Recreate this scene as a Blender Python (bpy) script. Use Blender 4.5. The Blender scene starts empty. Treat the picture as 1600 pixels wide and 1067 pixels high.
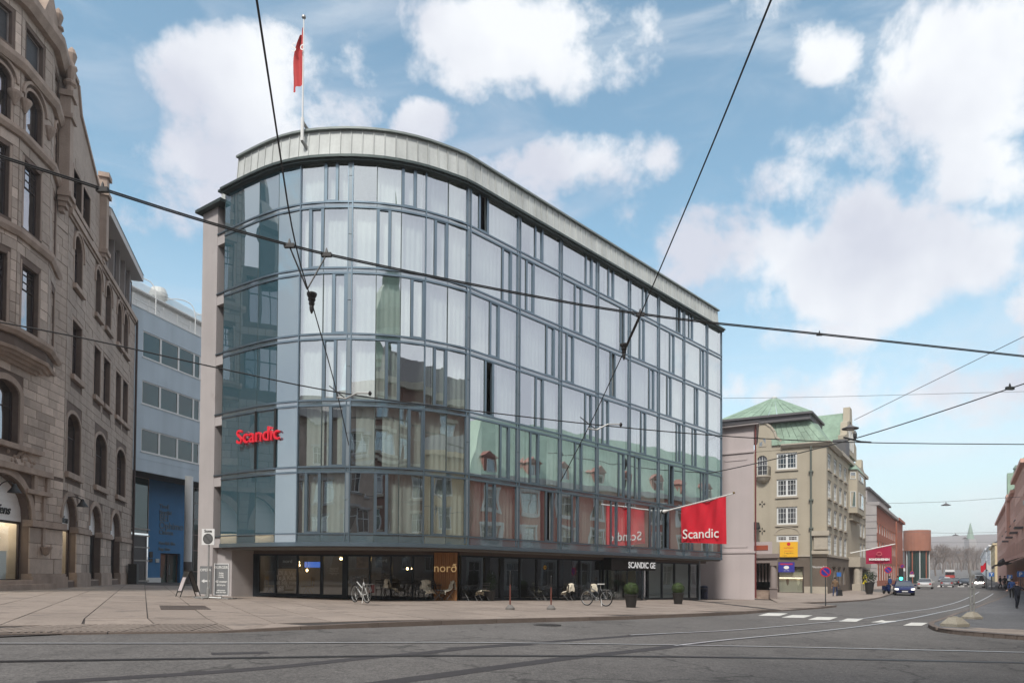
import bpy, math, random
from mathutils import Vector, Matrix
random.seed(7)
R = random.Random(11)
sc = bpy.context.scene
C = sc.collection
rad = math.radians

# ------------------------------------------------------------------ camera
FPX, PPU, PPV = 1066.7, 800.0, 875.7
PITCH, ROLL = rad(1.2), rad(0.38)
CAMM = Matrix.Rotation(rad(90) + PITCH, 4, 'X') @ Matrix.Rotation(ROLL, 4, 'Z')
cam = bpy.data.objects.new('camera', bpy.data.cameras.new('camera'))
C.objects.link(cam)
cam.matrix_world = CAMM
cam.data.lens = 24.0
cam.data.sensor_width = 36.0
cam.data.shift_y = (PPV - 533.5) / 1600.0
cam.data.clip_start = 0.1
cam.data.clip_end = 6000
sc.camera = cam

# ------------------------------------------------------------------ light and exposure
SUN_EL, SUN_AZ = rad(50), rad(197)          # azimuth clockwise from +Y: behind the camera, to its left
SKY_STRENGTH = 0.105
sun = bpy.data.objects.new('sun', bpy.data.lights.new('sun', 'SUN'))
C.objects.link(sun)
sun.data.energy = 2.1
sun.data.angle = rad(10)
sun.data.color = (1.0, 0.955, 0.89)
sdir = Vector((math.sin(SUN_AZ) * math.cos(SUN_EL), math.cos(SUN_AZ) * math.cos(SUN_EL), math.sin(SUN_EL)))
sun.rotation_euler = sdir.to_track_quat('Z', 'Y').to_euler()
vs = sc.view_settings
vs.view_transform = 'Standard'
vs.look = 'None'
vs.exposure = 0.82
vs.gamma = 1.0
vs.use_curve_mapping = False
sc.cycles.max_bounces = 8
sc.cycles.transparent_max_bounces = 12
sc.cycles.glossy_bounces = 4
sc.cycles.diffuse_bounces = 3
sc.cycles.caustics_reflective = False
sc.cycles.caustics_refractive = False

# ------------------------------------------------------------------ picture <-> place
R3 = CAMM.to_3x3()
R3I = R3.inverted()
def ray(u, v):
    return R3 @ Vector(((u - PPU) / FPX, -(v - PPV) / FPX, -1.0))
def P(u, v, Y):
    d = ray(u, v)
    return d * (Y / d.y)
def PZ(u, v, Z):
    d = ray(u, v)
    return d * (Z / d.z)
def proj(p):
    q = R3I @ Vector(p)
    return (PPU + FPX * q.x / -q.z, PPV - FPX * q.y / -q.z)
def lerp_tab(tab, x):
    if x <= tab[0][0]: return tab[0][1]
    for (a, p), (b, q) in zip(tab, tab[1:]):
        if x <= b: return p + (q - p) * (x - a) / (b - a)
    return tab[-1][1]
HM = [(0, 9.0), (36, 2.7), (50, 2.15), (65, 1.85), (85, 1.55), (113, 1.5), (150, 1.3), (250, 0.3), (400, -3.2), (700, -13), (1600, -38)]
def gz(x, y):
    h = 1.15 + 0.02 * x + 0.007 * y
    m = lerp_tab(HM, y)
    k = 0.5
    t = max(0.0, min(1.0, 0.5 + 0.5 * (m - h) / k))
    return -(m * (1 - t) + h * t - k * t * (1 - t))
def G(u, v, up=0.0):
    d = ray(u, v)
    a, b = 1.0, None
    t = 1.0
    while t < 900:
        p = d * t
        if p.z < gz(p.x, p.y) + up:
            b = t; break
        a = t; t *= 1.03
    if b is None: return d * 900
    for _ in range(40):
        m = 0.5 * (a + b); p = d * m
        if p.z < gz(p.x, p.y) + up: b = m
        else: a = m
    return d * b
def on_ground(x, y, up=0.0):
    return Vector((x, y, gz(x, y) + up))

# ------------------------------------------------------------------ materials
def new_mat(name):
    m = bpy.data.materials.new(name); m.use_nodes = True
    nt = m.node_tree; nt.nodes.clear()
    out = nt.nodes.new('ShaderNodeOutputMaterial')
    return m, nt, out
def N(nt, t, **kw):
    n = nt.nodes.new(t)
    for k, v in kw.items():
        if k in n.inputs.keys(): n.inputs[k].default_value = v
        else: setattr(n, k, v)
    return n
def L(nt, a, b): nt.links.new(a, b)
def mat(name, col, rough=0.7, metal=0.0, var=0.0, noise=(), bump=(), dirt=None, spec=0.5, emit=None, streak=None):
    """noise: list of (scale, amount); bump: (scale, strength, distance); var: per-object value change; dirt: (colour, scale, lo, hi)"""
    m, nt, out = new_mat(name)
    b = N(nt, 'ShaderNodeBsdfPrincipled')
    b.inputs['Roughness'].default_value = rough
    b.inputs['Metallic'].default_value = metal
    b.inputs['Specular IOR Level'].default_value = spec
    b.inputs['Base Color'].default_value = (*col, 1)
    L(nt, b.outputs[0], out.inputs[0])
    geo = N(nt, 'ShaderNodeNewGeometry')
    cur = None
    def rgb():
        n = N(nt, 'ShaderNodeRGB'); n.outputs[0].default_value = (*col, 1); return n.outputs[0]
    def value(src, fac):
        nonlocal cur
        h = N(nt, 'ShaderNodeHueSaturation')
        L(nt, fac, h.inputs['Value']); L(nt, src, h.inputs['Color'])
        return h.outputs[0]
    cur = rgb()
    for (sca, amt) in noise:
        t = N(nt, 'ShaderNodeTexNoise'); t.inputs['Scale'].default_value = sca; t.inputs['Detail'].default_value = 5
        L(nt, geo.outputs['Position'], t.inputs['Vector'])
        r = N(nt, 'ShaderNodeMapRange'); r.inputs['From Min'].default_value = 0.25; r.inputs['From Max'].default_value = 0.75
        r.inputs['To Min'].default_value = 1 - amt; r.inputs['To Max'].default_value = 1 + amt
        L(nt, t.outputs['Fac'], r.inputs['Value'])
        cur = value(cur, r.outputs[0])
    if streak:
        mp = N(nt, 'ShaderNodeMapping'); mp.inputs['Scale'].default_value = (streak[0], streak[0], streak[0] * 0.05)
        L(nt, geo.outputs['Position'], mp.inputs['Vector'])
        t = N(nt, 'ShaderNodeTexNoise'); t.inputs['Scale'].default_value = 1; t.inputs['Detail'].default_value = 6
        L(nt, mp.outputs[0], t.inputs['Vector'])
        r = N(nt, 'ShaderNodeMapRange'); r.inputs['From Min'].default_value = 0.3; r.inputs['From Max'].default_value = 0.7
        r.inputs['To Min'].default_value = 1 - streak[1]; r.inputs['To Max'].default_value = 1 + streak[1]
        L(nt, t.outputs['Fac'], r.inputs['Value'])
        cur = value(cur, r.outputs[0])
    if var:
        oi = N(nt, 'ShaderNodeObjectInfo')
        r = N(nt, 'ShaderNodeMapRange'); r.inputs['To Min'].default_value = 1 - var; r.inputs['To Max'].default_value = 1 + var
        L(nt, oi.outputs['Random'], r.inputs['Value'])
        cur = value(cur, r.outputs[0])
    if dirt:
        t = N(nt, 'ShaderNodeTexNoise'); t.inputs['Scale'].default_value = dirt[1]; t.inputs['Detail'].default_value = 8
        t.inputs['Roughness'].default_value = 0.65
        L(nt, geo.outputs['Position'], t.inputs['Vector'])
        r = N(nt, 'ShaderNodeMapRange'); r.inputs['From Min'].default_value = dirt[2]; r.inputs['From Max'].default_value = dirt[3]
        L(nt, t.outputs['Fac'], r.inputs['Value'])
        mx = N(nt, 'ShaderNodeMix'); mx.data_type = 'RGBA'
        L(nt, r.outputs[0], mx.inputs[0]); L(nt, cur, mx.inputs[6]); mx.inputs[7].default_value = (*dirt[0], 1)
        cur = mx.outputs[2]
    if noise or var or dirt or streak:
        L(nt, cur, b.inputs['Base Color'])
    if bump:
        t = N(nt, 'ShaderNodeTexNoise'); t.inputs['Scale'].default_value = bump[0]; t.inputs['Detail'].default_value = 6
        L(nt, geo.outputs['Position'], t.inputs['Vector'])
        bp = N(nt, 'ShaderNodeBump'); bp.inputs['Strength'].default_value = bump[1]; bp.inputs['Distance'].default_value = bump[2]
        L(nt, t.outputs['Fac'], bp.inputs['Height']); L(nt, bp.outputs[0], b.inputs['Normal'])
    if emit:
        b.inputs['Emission Color'].default_value = (*emit[0], 1); b.inputs['Emission Strength'].default_value = emit[1]
    return m
def glass_mat(name, tint, base=0.28, gain=1.2, rough=0.0, back=None, wave=(0.35, 0.02), gcol=(0.93, 0.97, 1.0)):
    """Reflective sheet glass: Fresnel-weighted mirror over clear tinted glass, or over a coloured backing."""
    m, nt, out = new_mat(name)
    geo = N(nt, 'ShaderNodeNewGeometry')
    t = N(nt, 'ShaderNodeTexNoise'); t.inputs['Scale'].default_value = wave[0]; t.inputs['Detail'].default_value = 1
    L(nt, geo.outputs['Position'], t.inputs['Vector'])
    bp = N(nt, 'ShaderNodeBump'); bp.inputs['Strength'].default_value = wave[1]; bp.inputs['Distance'].default_value = 1.0
    L(nt, t.outputs['Fac'], bp.inputs['Height'])
    fr = N(nt, 'ShaderNodeLayerWeight'); fr.inputs['Blend'].default_value = 0.5
    pw = N(nt, 'ShaderNodeMath', operation='POWER'); pw.inputs[1].default_value = 4.0; L(nt, fr.outputs['Facing'], pw.inputs[0])
    ma = N(nt, 'ShaderNodeMath', operation='MULTIPLY_ADD', use_clamp=True)
    ma.inputs[1].default_value = 0.8 * gain; ma.inputs[2].default_value = base + 0.04 * gain
    L(nt, pw.outputs[0], ma.inputs[0])
    gl = N(nt, 'ShaderNodeBsdfGlossy'); gl.inputs['Roughness'].default_value = rough; gl.inputs['Color'].default_value = (*gcol, 1)
    L(nt, bp.outputs[0], gl.inputs['Normal'])
    if back is None:
        tr = N(nt, 'ShaderNodeBsdfTransparent'); tr.inputs['Color'].default_value = (*tint, 1)
    else:
        tr = N(nt, 'ShaderNodeBsdfDiffuse'); tr.inputs['Color'].default_value = (*back, 1)
    mx = N(nt, 'ShaderNodeMixShader')
    L(nt, ma.outputs[0], mx.inputs[0]); L(nt, tr.outputs[0], mx.inputs[1]); L(nt, gl.outputs[0], mx.inputs[2])
    L(nt, mx.outputs[0], out.inputs[0])
    return m

# ------------------------------------------------------------------ mesh building
class F:
    """A vertical facade frame: origin (x, y), unit direction d along the wall (left to right seen from outside), n = outward normal."""
    def __init__(s, a, b):
        s.o = Vector((a[0], a[1], 0)); d = Vector((b[0] - a[0], b[1] - a[1], 0))
        s.len = d.length; s.d = d.normalized(); s.n = Vector((s.d.y, -s.d.x, 0))
    def pt(s, a, z, n=0.0):
        p = s.o + s.d * a + s.n * n; return Vector((p.x, p.y, z))
    def su(s, u, z=0.0):
        """distance along the wall where picture column u meets it at height z"""
        lo, hi = -s.len * 2, s.len * 3
        fl = lambda t: proj(s.pt(t, z))[0]
        r = ray(u, 600)
        # ray (x,y) through origin: solve in plan, refined for camera tilt
        t = 0.0
        for _ in range(30):
            p = s.pt(t, z)
            if p.y < 1: t += 1; continue
            e = u - proj(p)[0]
            q = s.pt(t + 0.05, z)
            de = (proj(q)[0] - proj(p)[0]) / 0.05
            if abs(de) < 1e-6: break
            step = max(-6, min(6, e / de)); t += step
            if abs(e) < 1e-3: break
        return t
    def zv(s, u, v):
        """height of picture point (u, v) on this wall"""
        z = 0.0
        for _ in range(4):
            t = s.su(u, z); p = s.pt(t, 0); z = P(u, v, p.y).z
        return z
    def ang(s): return math.atan2(s.d.y, s.d.x)
class MB:
    def __init__(s): s.v, s.f, s.sm = [], [], False
    def add(s, vs, fs):
        o = len(s.v); s.v += [tuple(p) for p in vs]; s.f += [tuple(i + o for i in q) for q in fs]; return s
    def poly(s, pts): return s.add(pts, [tuple(range(len(pts)))])
    def quad(s, a, b, c, d): return s.add([a, b, c, d], [(0, 1, 2, 3)])
    def hexa(s, p): return s.add(p, [(0, 3, 2, 1), (4, 5, 6, 7), (0, 1, 5, 4), (1, 2, 6, 5), (2, 3, 7, 6), (3, 0, 4, 7)])
    def box(s, x0, x1, y0, y1, z0, z1):
        return s.hexa([(x0, y0, z0), (x1, y0, z0), (x1, y1, z0), (x0, y1, z0), (x0, y0, z1), (x1, y0, z1), (x1, y1, z1), (x0, y1, z1)])
    def fbox(s, f, a, b, z0, z1, n0, n1):
        return s.hexa([f.pt(a, z0, n1), f.pt(b, z0, n1), f.pt(b, z0, n0), f.pt(a, z0, n0), f.pt(a, z1, n1), f.pt(b, z1, n1), f.pt(b, z1, n0), f.pt(a, z1, n0)])
    def prism(s, pts, z0, z1):
        """pts counter-clockwise in plan"""
        n = len(pts); zz = lambda z, p: z(p[0], p[1]) if callable(z) else z
        vs = [(p[0], p[1], zz(z0, p)) for p in pts] + [(p[0], p[1], zz(z1, p)) for p in pts]
        fs = [tuple(range(n - 1, -1, -1)), tuple(range(n, 2 * n))] + [(i, (i + 1) % n, n + (i + 1) % n, n + i) for i in range(n)]
        return s.add(vs, fs)
    def fprism(s, f, prof, n0, n1):
        """profile (a, z) in the facade plane, counter-clockwise from outside, extruded from depth n0 to n1"""
        n = len(prof)
        vs = [f.pt(a, z, n1) for a, z in prof] + [f.pt(a, z, n0) for a, z in prof]
        fs = [tuple(range(n)), tuple(range(2 * n - 1, n - 1, -1))] + [(i, n + i, n + (i + 1) % n, (i + 1) % n) for i in range(n)]
        return s.add(vs, fs)
    def sweep(s, path, prof, closed=False, up=Vector((0, 0, 1))):
        """profile (across to the right/outward, up) swept along a plan path of Vectors, mitred"""
        k = len(prof); n = len(path); rows = []
        for i, p in enumerate(path):
            p = Vector(p)
            a = Vector(path[i - 1]) if (i > 0 or closed) else None
            b = Vector(path[(i + 1) % n]) if (i < n - 1 or closed) else None
            d1 = (p - a).normalized() if a is not None else None
            d2 = (b - p).normalized() if b is not None else None
            if d1 is None: d1 = d2
            if d2 is None: d2 = d1
            n1 = Vector((d1.y, -d1.x, 0)).normalized(); n2 = Vector((d2.y, -d2.x, 0)).normalized()
            m = (n1 + n2); m = m.normalized() if m.length > 1e-6 else n1
            m /= max(0.3, m.dot(n1))
            rows.append([p + m * q[0] + up * q[1] for q in prof])
        vs = [q for r in rows for q in r]; fs = []
        for i in range(n if closed else n - 1):
            j = (i + 1) % n
            for t in range(k):
                t2 = (t + 1) % k
                fs.append((i * k + t, i * k + t2, j * k + t2, j * k + t))
        if not closed:
            fs.append(tuple(range(k - 1, -1, -1))); fs.append(tuple((n - 1) * k + t for t in range(k)))
        return s.add(vs, fs)
    def tube(s, path, r, k=6, cap=True):
        n = len(path); rows = []
        for i in range(n):
            p = Vector(path[i]); a = Vector(path[max(0, i - 1)]); b = Vector(path[min(n - 1, i + 1)])
            d = (b - a).normalized() if (b - a).length > 1e-9 else Vector((0, 0, 1))
            h = Vector((0, 0, 1)) if abs(d.z) < 0.95 else Vector((1, 0, 0))
            x = d.cross(h).normalized(); y = x.cross(d)
            rr = r[i] if isinstance(r, (list, tuple)) else r
            rows.append([p + (x * math.cos(t * 2 * math.pi / k) + y * math.sin(t * 2 * math.pi / k)) * rr for t in range(k)])
        vs = [q for w in rows for q in w]
        fs = [(i * k + t, i * k + (t + 1) % k, (i + 1) * k + (t + 1) % k, (i + 1) * k + t) for i in range(n - 1) for t in range(k)]
        if cap: fs += [tuple(range(k - 1, -1, -1)), tuple((n - 1) * k + t for t in range(k))]
        return s.add(vs, fs)
    def lathe(s, o, prof, k=16, ax=None):
        """prof (radius, height) about a vertical axis at o, or about the matrix ax"""
        o = Vector(o); vs = []
        for r, z in prof:
            for t in range(k):
                q = Vector((r * math.cos(2 * math.pi * t / k), r * math.sin(2 * math.pi * t / k), z))
                vs.append(o + (ax @ q if ax is not None else q))
        n = len(prof)
        fs = [(i * k + t, i * k + (t + 1) % k, (i + 1) * k + (t + 1) % k, (i + 1) * k + t) for i in range(n - 1) for t in range(k)]
        fs += [tuple(range(k - 1, -1, -1)), tuple((n - 1) * k + t for t in range(k))]
        return s.add(vs, fs)
    def wall(s, f, a0, a1, z0, z1, ops=(), depth=0.3, n=0.0):
        xs = sorted({a0, a1, *[q for o in ops for q in o[:2] if a0 < q < a1]}); zs = sorted({z0, z1, *[q for o in ops for q in o[2:4] if z0 < q < z1]})
        inside = lambda x, z: any(o[0] < x < o[1] and o[2] < z < o[3] for o in ops)
        for x, x2 in zip(xs, xs[1:]):
            run = None
            for z, z2 in zip(zs, zs[1:]):
                if inside((x + x2) / 2, (z + z2) / 2):
                    if run is not None: s.quad(f.pt(x, run, n), f.pt(x2, run, n), f.pt(x2, z, n), f.pt(x, z, n)); run = None
                elif run is None: run = z
            if run is not None: s.quad(f.pt(x, run, n), f.pt(x2, run, n), f.pt(x2, zs[-1], n), f.pt(x, zs[-1], n))
        for o in ops:
            a, b, c, d = o[:4]; m = n - depth
            s.quad(f.pt(a, c, n), f.pt(b, c, n), f.pt(b, c, m), f.pt(a, c, m)); s.quad(f.pt(a, d, m), f.pt(b, d, m), f.pt(b, d, n), f.pt(a, d, n))
            s.quad(f.pt(a, c, n), f.pt(a, c, m), f.pt(a, d, m), f.pt(a, d, n)); s.quad(f.pt(b, c, m), f.pt(b, c, n), f.pt(b, d, n), f.pt(b, d, m))
        return s
    def mesh(s, name, m, smooth=False):
        me = bpy.data.meshes.new(name); me.from_pydata(s.v, [], s.f)
        if m is not None: me.materials.append(m)
        if smooth:
            for p in me.polygons: p.use_smooth = True
        me.update(); return me
    def build(s, name, m, parent=None, world=True, smooth=False, label=None, kind=None):
        """one object; with world=True the vertices are world coordinates and the parent thing sits unrotated at its location"""
        off = root_loc(parent) if (parent is not None and world) else Vector((0, 0, 0))
        if off.length > 0: s.v = [(x - off.x, y - off.y, z - off.z) for x, y, z in s.v]
        o = bpy.data.objects.new(name, s.mesh(name, m, smooth)); C.objects.link(o)
        if parent is not None: o.parent = parent
        if label: o['label'] = label
        if kind: o['kind'] = kind
        return o
def root_loc(o):
    p = Vector((0, 0, 0))
    while o is not None:
        p += o.location; o = o.parent
    return p
def tag(o, label, cat, group=None, kind=None):
    o['label'] = label; o['category'] = cat
    if group: o['group'] = group
    if kind: o['kind'] = kind
    return o
def thing(name, label, cat, loc=(0, 0, 0), rot=0.0, group=None):
    o = bpy.data.objects.new(name, None); C.objects.link(o)
    o.location = loc; o.rotation_euler = (0, 0, rot); o.empty_display_size = 0.3
    return tag(o, label, cat, group)
def kids(o): return [c for c in list(bpy.data.objects) if c.parent is o]
def dup(o, loc, rot, label, kidmap=None):
    """copy a thing with its parts and sub-parts; meshes shared"""
    r = o.copy(); C.objects.link(r); r.location = loc; r.rotation_euler = (0, 0, rot); r['label'] = label
    for ch in o.children:
        c = ch.copy(); C.objects.link(c); c.parent = r
        for g in ch.children:
            d = g.copy(); C.objects.link(d); d.parent = c
    return r
UNIT = {}
def piece(name, m, parent, loc, size, rotz=0.0):
    """one small block sharing a unit box mesh per material; loc = world centre"""
    key = (name, m.name)
    if key not in UNIT: UNIT[key] = MB().box(-.5, .5, -.5, .5, -.5, .5).mesh(name, m)
    o = bpy.data.objects.new(name, UNIT[key]); C.objects.link(o)
    o.parent = parent; o.location = Vector(loc) - root_loc(parent); o.scale = size; o.rotation_euler = (0, 0, rotz)
    return o
def text_mesh(body, size, m, extrude=0.01, align='CENTER', spacing=1.0, width=1.0, shear=0.0, offset=0.0):
    cu = bpy.data.curves.new('lettering', 'FONT'); cu.body = body; cu.size = size; cu.extrude = extrude; cu.align_x = align; cu.align_y = 'BOTTOM_BASELINE'
    cu.space_character = spacing; cu.shear = shear; cu.resolution_u = 3; cu.offset = offset
    o = bpy.data.objects.new('lettering', cu); C.objects.link(o)
    dg = bpy.context.evaluated_depsgraph_get(); dg.update()
    me = bpy.data.meshes.new_from_object(o.evaluated_get(dg))
    C.objects.unlink(o); bpy.data.objects.remove(o)
    me.materials.clear(); me.materials.append(m)
    if width != 1.0:
        for q in me.vertices: q.co.x *= width
    return me
def lettering(name, body, size, m, parent, pos, d, extrude=0.01, tilt=None, world=True, **kw):
    """flat text facing the right-hand normal of direction d; pos = middle of the baseline"""
    me = text_mesh(body, size, m, extrude, **kw)
    o = bpy.data.objects.new(name, me); C.objects.link(o)
    d = Vector((d[0], d[1], d[2] if len(d) > 2 else 0)).normalized(); n = Vector((d.y, -d.x, 0)).normalized(); up = n.cross(d)
    if tilt is not None: up = (up * math.cos(tilt) - n * math.sin(tilt)); n = d.cross(up)
    M = Matrix((d, up, n)).transposed().to_4x4()
    off = root_loc(parent) if (parent is not None and world) else Vector((0, 0, 0))
    M.translation = Vector(pos) - off
    if parent is not None: o.parent = parent
    o.matrix_basis = M
    return o
# ------------------------------------------------------------------ sky (world): Nishita with cumulus cloud
def build_world():
    w = bpy.data.worlds.new('World'); sc.world = w; w.use_nodes = True
    nt = w.node_tree; nt.nodes.clear()
    out = N(nt, 'ShaderNodeOutputWorld'); bg = N(nt, 'ShaderNodeBackground'); bg.inputs['Strength'].default_value = SKY_STRENGTH
    sky = N(nt, 'ShaderNodeTexSky'); sky.sky_type = 'NISHITA'; sky.sun_disc = False
    sky.sun_elevation = SUN_EL; sky.sun_rotation = SUN_AZ; sky.air_density = 1.0; sky.dust_density = 1.6; sky.ozone_density = 1.3
    tc = N(nt, 'ShaderNodeTexCoord'); sep = N(nt, 'ShaderNodeSeparateXYZ'); L(nt, tc.outputs['Generated'], sep.inputs[0])
    def M(op, a, b=None, c=None, clamp=False):
        n = N(nt, 'ShaderNodeMath', operation=op, use_clamp=clamp)
        for i, q in enumerate((a, b, c)):
            if q is None: continue
            if isinstance(q, (int, float)): n.inputs[i].default_value = q
            else: L(nt, q, n.inputs[i])
        return n.outputs[0]
    x, y, z = sep.outputs
    yy = M('MAXIMUM', y, 0.12)
    tu, tv = M('DIVIDE', x, yy), M('DIVIDE', z, yy)
    # cumulus heaps: (azimuth tangent, elevation tangent, half width, half height)
    heaps = []
    for (u, v, rx, ry, a) in [(420, 150, 200, 130, 1), (300, 235, 130, 90, .8), (540, 120, 90, 100, .7), (830, 60, 240, 105, 1.05), (660, 195, 60, 45, .8),
                              (900, 265, 150, 55, .62), (1030, 240, 60, 40, .55), (1500, 125, 215, 150, 1.05), (1310, 95, 80, 70, .85), (1540, 270, 190, 95, .85), (1360, 215, 150, 60, .62),
                              (1150, 385, 130, 90, .95), (1330, 420, 250, 105, 1.05), (1520, 390, 150, 95, 1.0), (1250, 300, 130, 60, .62), (1290, 530, 120, 40, .6),
                              (240, 320, 190, 80, .8), (470, 260, 120, 80, .7), (1420, 620, 300, 80, .6), (1380, 330, 260, 60, .66), (1700, 480, 180, 130, .9), (-100, 250, 200, 120, .8), (700, 330, 300, 60, .5)]:
        d = ray(u, v); heaps.append((d.x / d.y, d.z / d.y, rx / FPX, ry / FPX, a))
    best = None
    for (a, b, rx, ry, s) in heaps:
        p = M('MULTIPLY', M('SUBTRACT', tu, a), 1 / rx); q = M('MULTIPLY', M('SUBTRACT', tv, b), 1 / ry)
        e = M('MULTIPLY_ADD', p, p, M('MULTIPLY', q, q))
        g = M('MULTIPLY_ADD', e, -0.62 * s, 0.66 * s)
        best = g if best is None else M('MAXIMUM', best, g)
    best = M('MAXIMUM', best, -0.30)
    infront = N(nt, 'ShaderNodeMapRange'); infront.inputs['From Min'].default_value = 0.3; infront.inputs['From Max'].default_value = 0.75
    L(nt, y, infront.inputs['Value'])
    # elsewhere the same kind of cloud goes on
    up = M('ADD', M('ABSOLUTE', z), 0.22)
    flat = N(nt, 'ShaderNodeCombineXYZ'); L(nt, M('DIVIDE', x, up), flat.inputs[0]); L(nt, M('DIVIDE', y, up), flat.inputs[1])
    n0 = N(nt, 'ShaderNodeTexNoise'); n0.inputs['Scale'].default_value = 1.1; n0.inputs['Detail'].default_value = 2; L(nt, flat.outputs[0], n0.inputs['Vector'])
    gen = M('MULTIPLY_ADD', n0.outputs['Fac'], 2.6, -0.36)
    mixb = N(nt, 'ShaderNodeMix'); mixb.data_type = 'FLOAT'
    L(nt, infront.outputs[0], mixb.inputs[0]); L(nt, gen, mixb.inputs[2]); L(nt, best, mixb.inputs[3])
    n1 = N(nt, 'ShaderNodeTexNoise'); n1.inputs['Scale'].default_value = 7.5; n1.inputs['Detail'].default_value = 12; n1.inputs['Roughness'].default_value = 0.62
    n1.inputs['Distortion'].default_value = 0.12
    L(nt, tc.outputs['Generated'], n1.inputs['Vector'])
    dens = M('ADD', M('MULTIPLY_ADD', n1.outputs['Fac'], 2.6, -1.33), mixb.outputs[0])
    edge = N(nt, 'ShaderNodeMapRange'); edge.interpolation_type = 'SMOOTHSTEP'; edge.inputs['From Min'].default_value = 0.02; edge.inputs['From Max'].default_value = 0.52
    L(nt, dens, edge.inputs['Value'])
    # self shading of the heaps: density a little higher up, seen from below
    mp = N(nt, 'ShaderNodeMapping'); mp.inputs['Location'].default_value = (0, 0, 0.05); L(nt, tc.outputs['Generated'], mp.inputs['Vector'])
    n2 = N(nt, 'ShaderNodeTexNoise'); n2.inputs['Scale'].default_value = 5.0; n2.inputs['Detail'].default_value = 5; L(nt, mp.outputs[0], n2.inputs['Vector'])
    sh = N(nt, 'ShaderNodeMapRange'); sh.inputs['From Min'].default_value = 0.36; sh.inputs['From Max'].default_value = 0.62; L(nt, n2.outputs['Fac'], sh.inputs['Value'])
    ccol = N(nt, 'ShaderNodeMix'); ccol.data_type = 'RGBA'; L(nt, sh.outputs[0], ccol.inputs[0])
    ccol.inputs[6].default_value = (5.6, 5.7, 5.85, 1); ccol.inputs[7].default_value = (3.9, 4.0, 4.5, 1)
    # sky colour: pull the Nishita blue towards the photograph's pale teal
    tint = N(nt, 'ShaderNodeMix'); tint.data_type = 'RGBA'; tint.blend_type = 'MULTIPLY'; tint.inputs[0].default_value = 1.0
    L(nt, sky.outputs[0], tint.inputs[6]); tint.inputs[7].default_value = SKY_TINT
    # thin milky veil, thicker toward the horizon
    veil = N(nt, 'ShaderNodeMapRange'); veil.inputs['From Min'].default_value = 0.0; veil.inputs['From Max'].default_value = 0.42; veil.inputs['To Min'].default_value = 0.82; veil.inputs['To Max'].default_value = 0.0
    L(nt, z, veil.inputs['Value'])
    vm = N(nt, 'ShaderNodeMix'); vm.data_type = 'RGBA'; L(nt, veil.outputs[0], vm.inputs[0]); L(nt, tint.outputs[2], vm.inputs[6]); vm.inputs[7].default_value = (4.2, 4.6, 5.0, 1)
    fin = N(nt, 'ShaderNodeMix'); fin.data_type = 'RGBA'
    ms = N(nt, 'ShaderNodeMapping'); ms.inputs['Scale'].default_value = (2.2, 2.2, 7.0); L(nt, tc.outputs['Generated'], ms.inputs['Vector'])
    n3 = N(nt, 'ShaderNodeTexNoise'); n3.inputs['Scale'].default_value = 1.6; n3.inputs['Detail'].default_value = 8; n3.inputs['Roughness'].default_value = 0.6; n3.inputs['Distortion'].default_value = 0.8; L(nt, ms.outputs[0], n3.inputs['Vector'])
    wisp = N(nt, 'ShaderNodeMapRange'); wisp.interpolation_type = 'SMOOTHSTEP'; wisp.inputs['From Min'].default_value = 0.44; wisp.inputs['From Max'].default_value = 0.80; wisp.inputs['To Max'].default_value = 0.5; L(nt, n3.outputs['Fac'], wisp.inputs['Value'])
    amt = M('MAXIMUM', M('MULTIPLY', edge.outputs[0], 0.94), wisp.outputs[0])
    L(nt, amt, fin.inputs[0]); L(nt, vm.outputs[2], fin.inputs[6]); L(nt, ccol.outputs[2], fin.inputs[7])
    L(nt, fin.outputs[2], bg.inputs['Color']); L(nt, bg.outputs[0], out.inputs[0])
SKY_TINT = (1.22, 1.42, 1.2, 1)
build_world()

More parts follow.
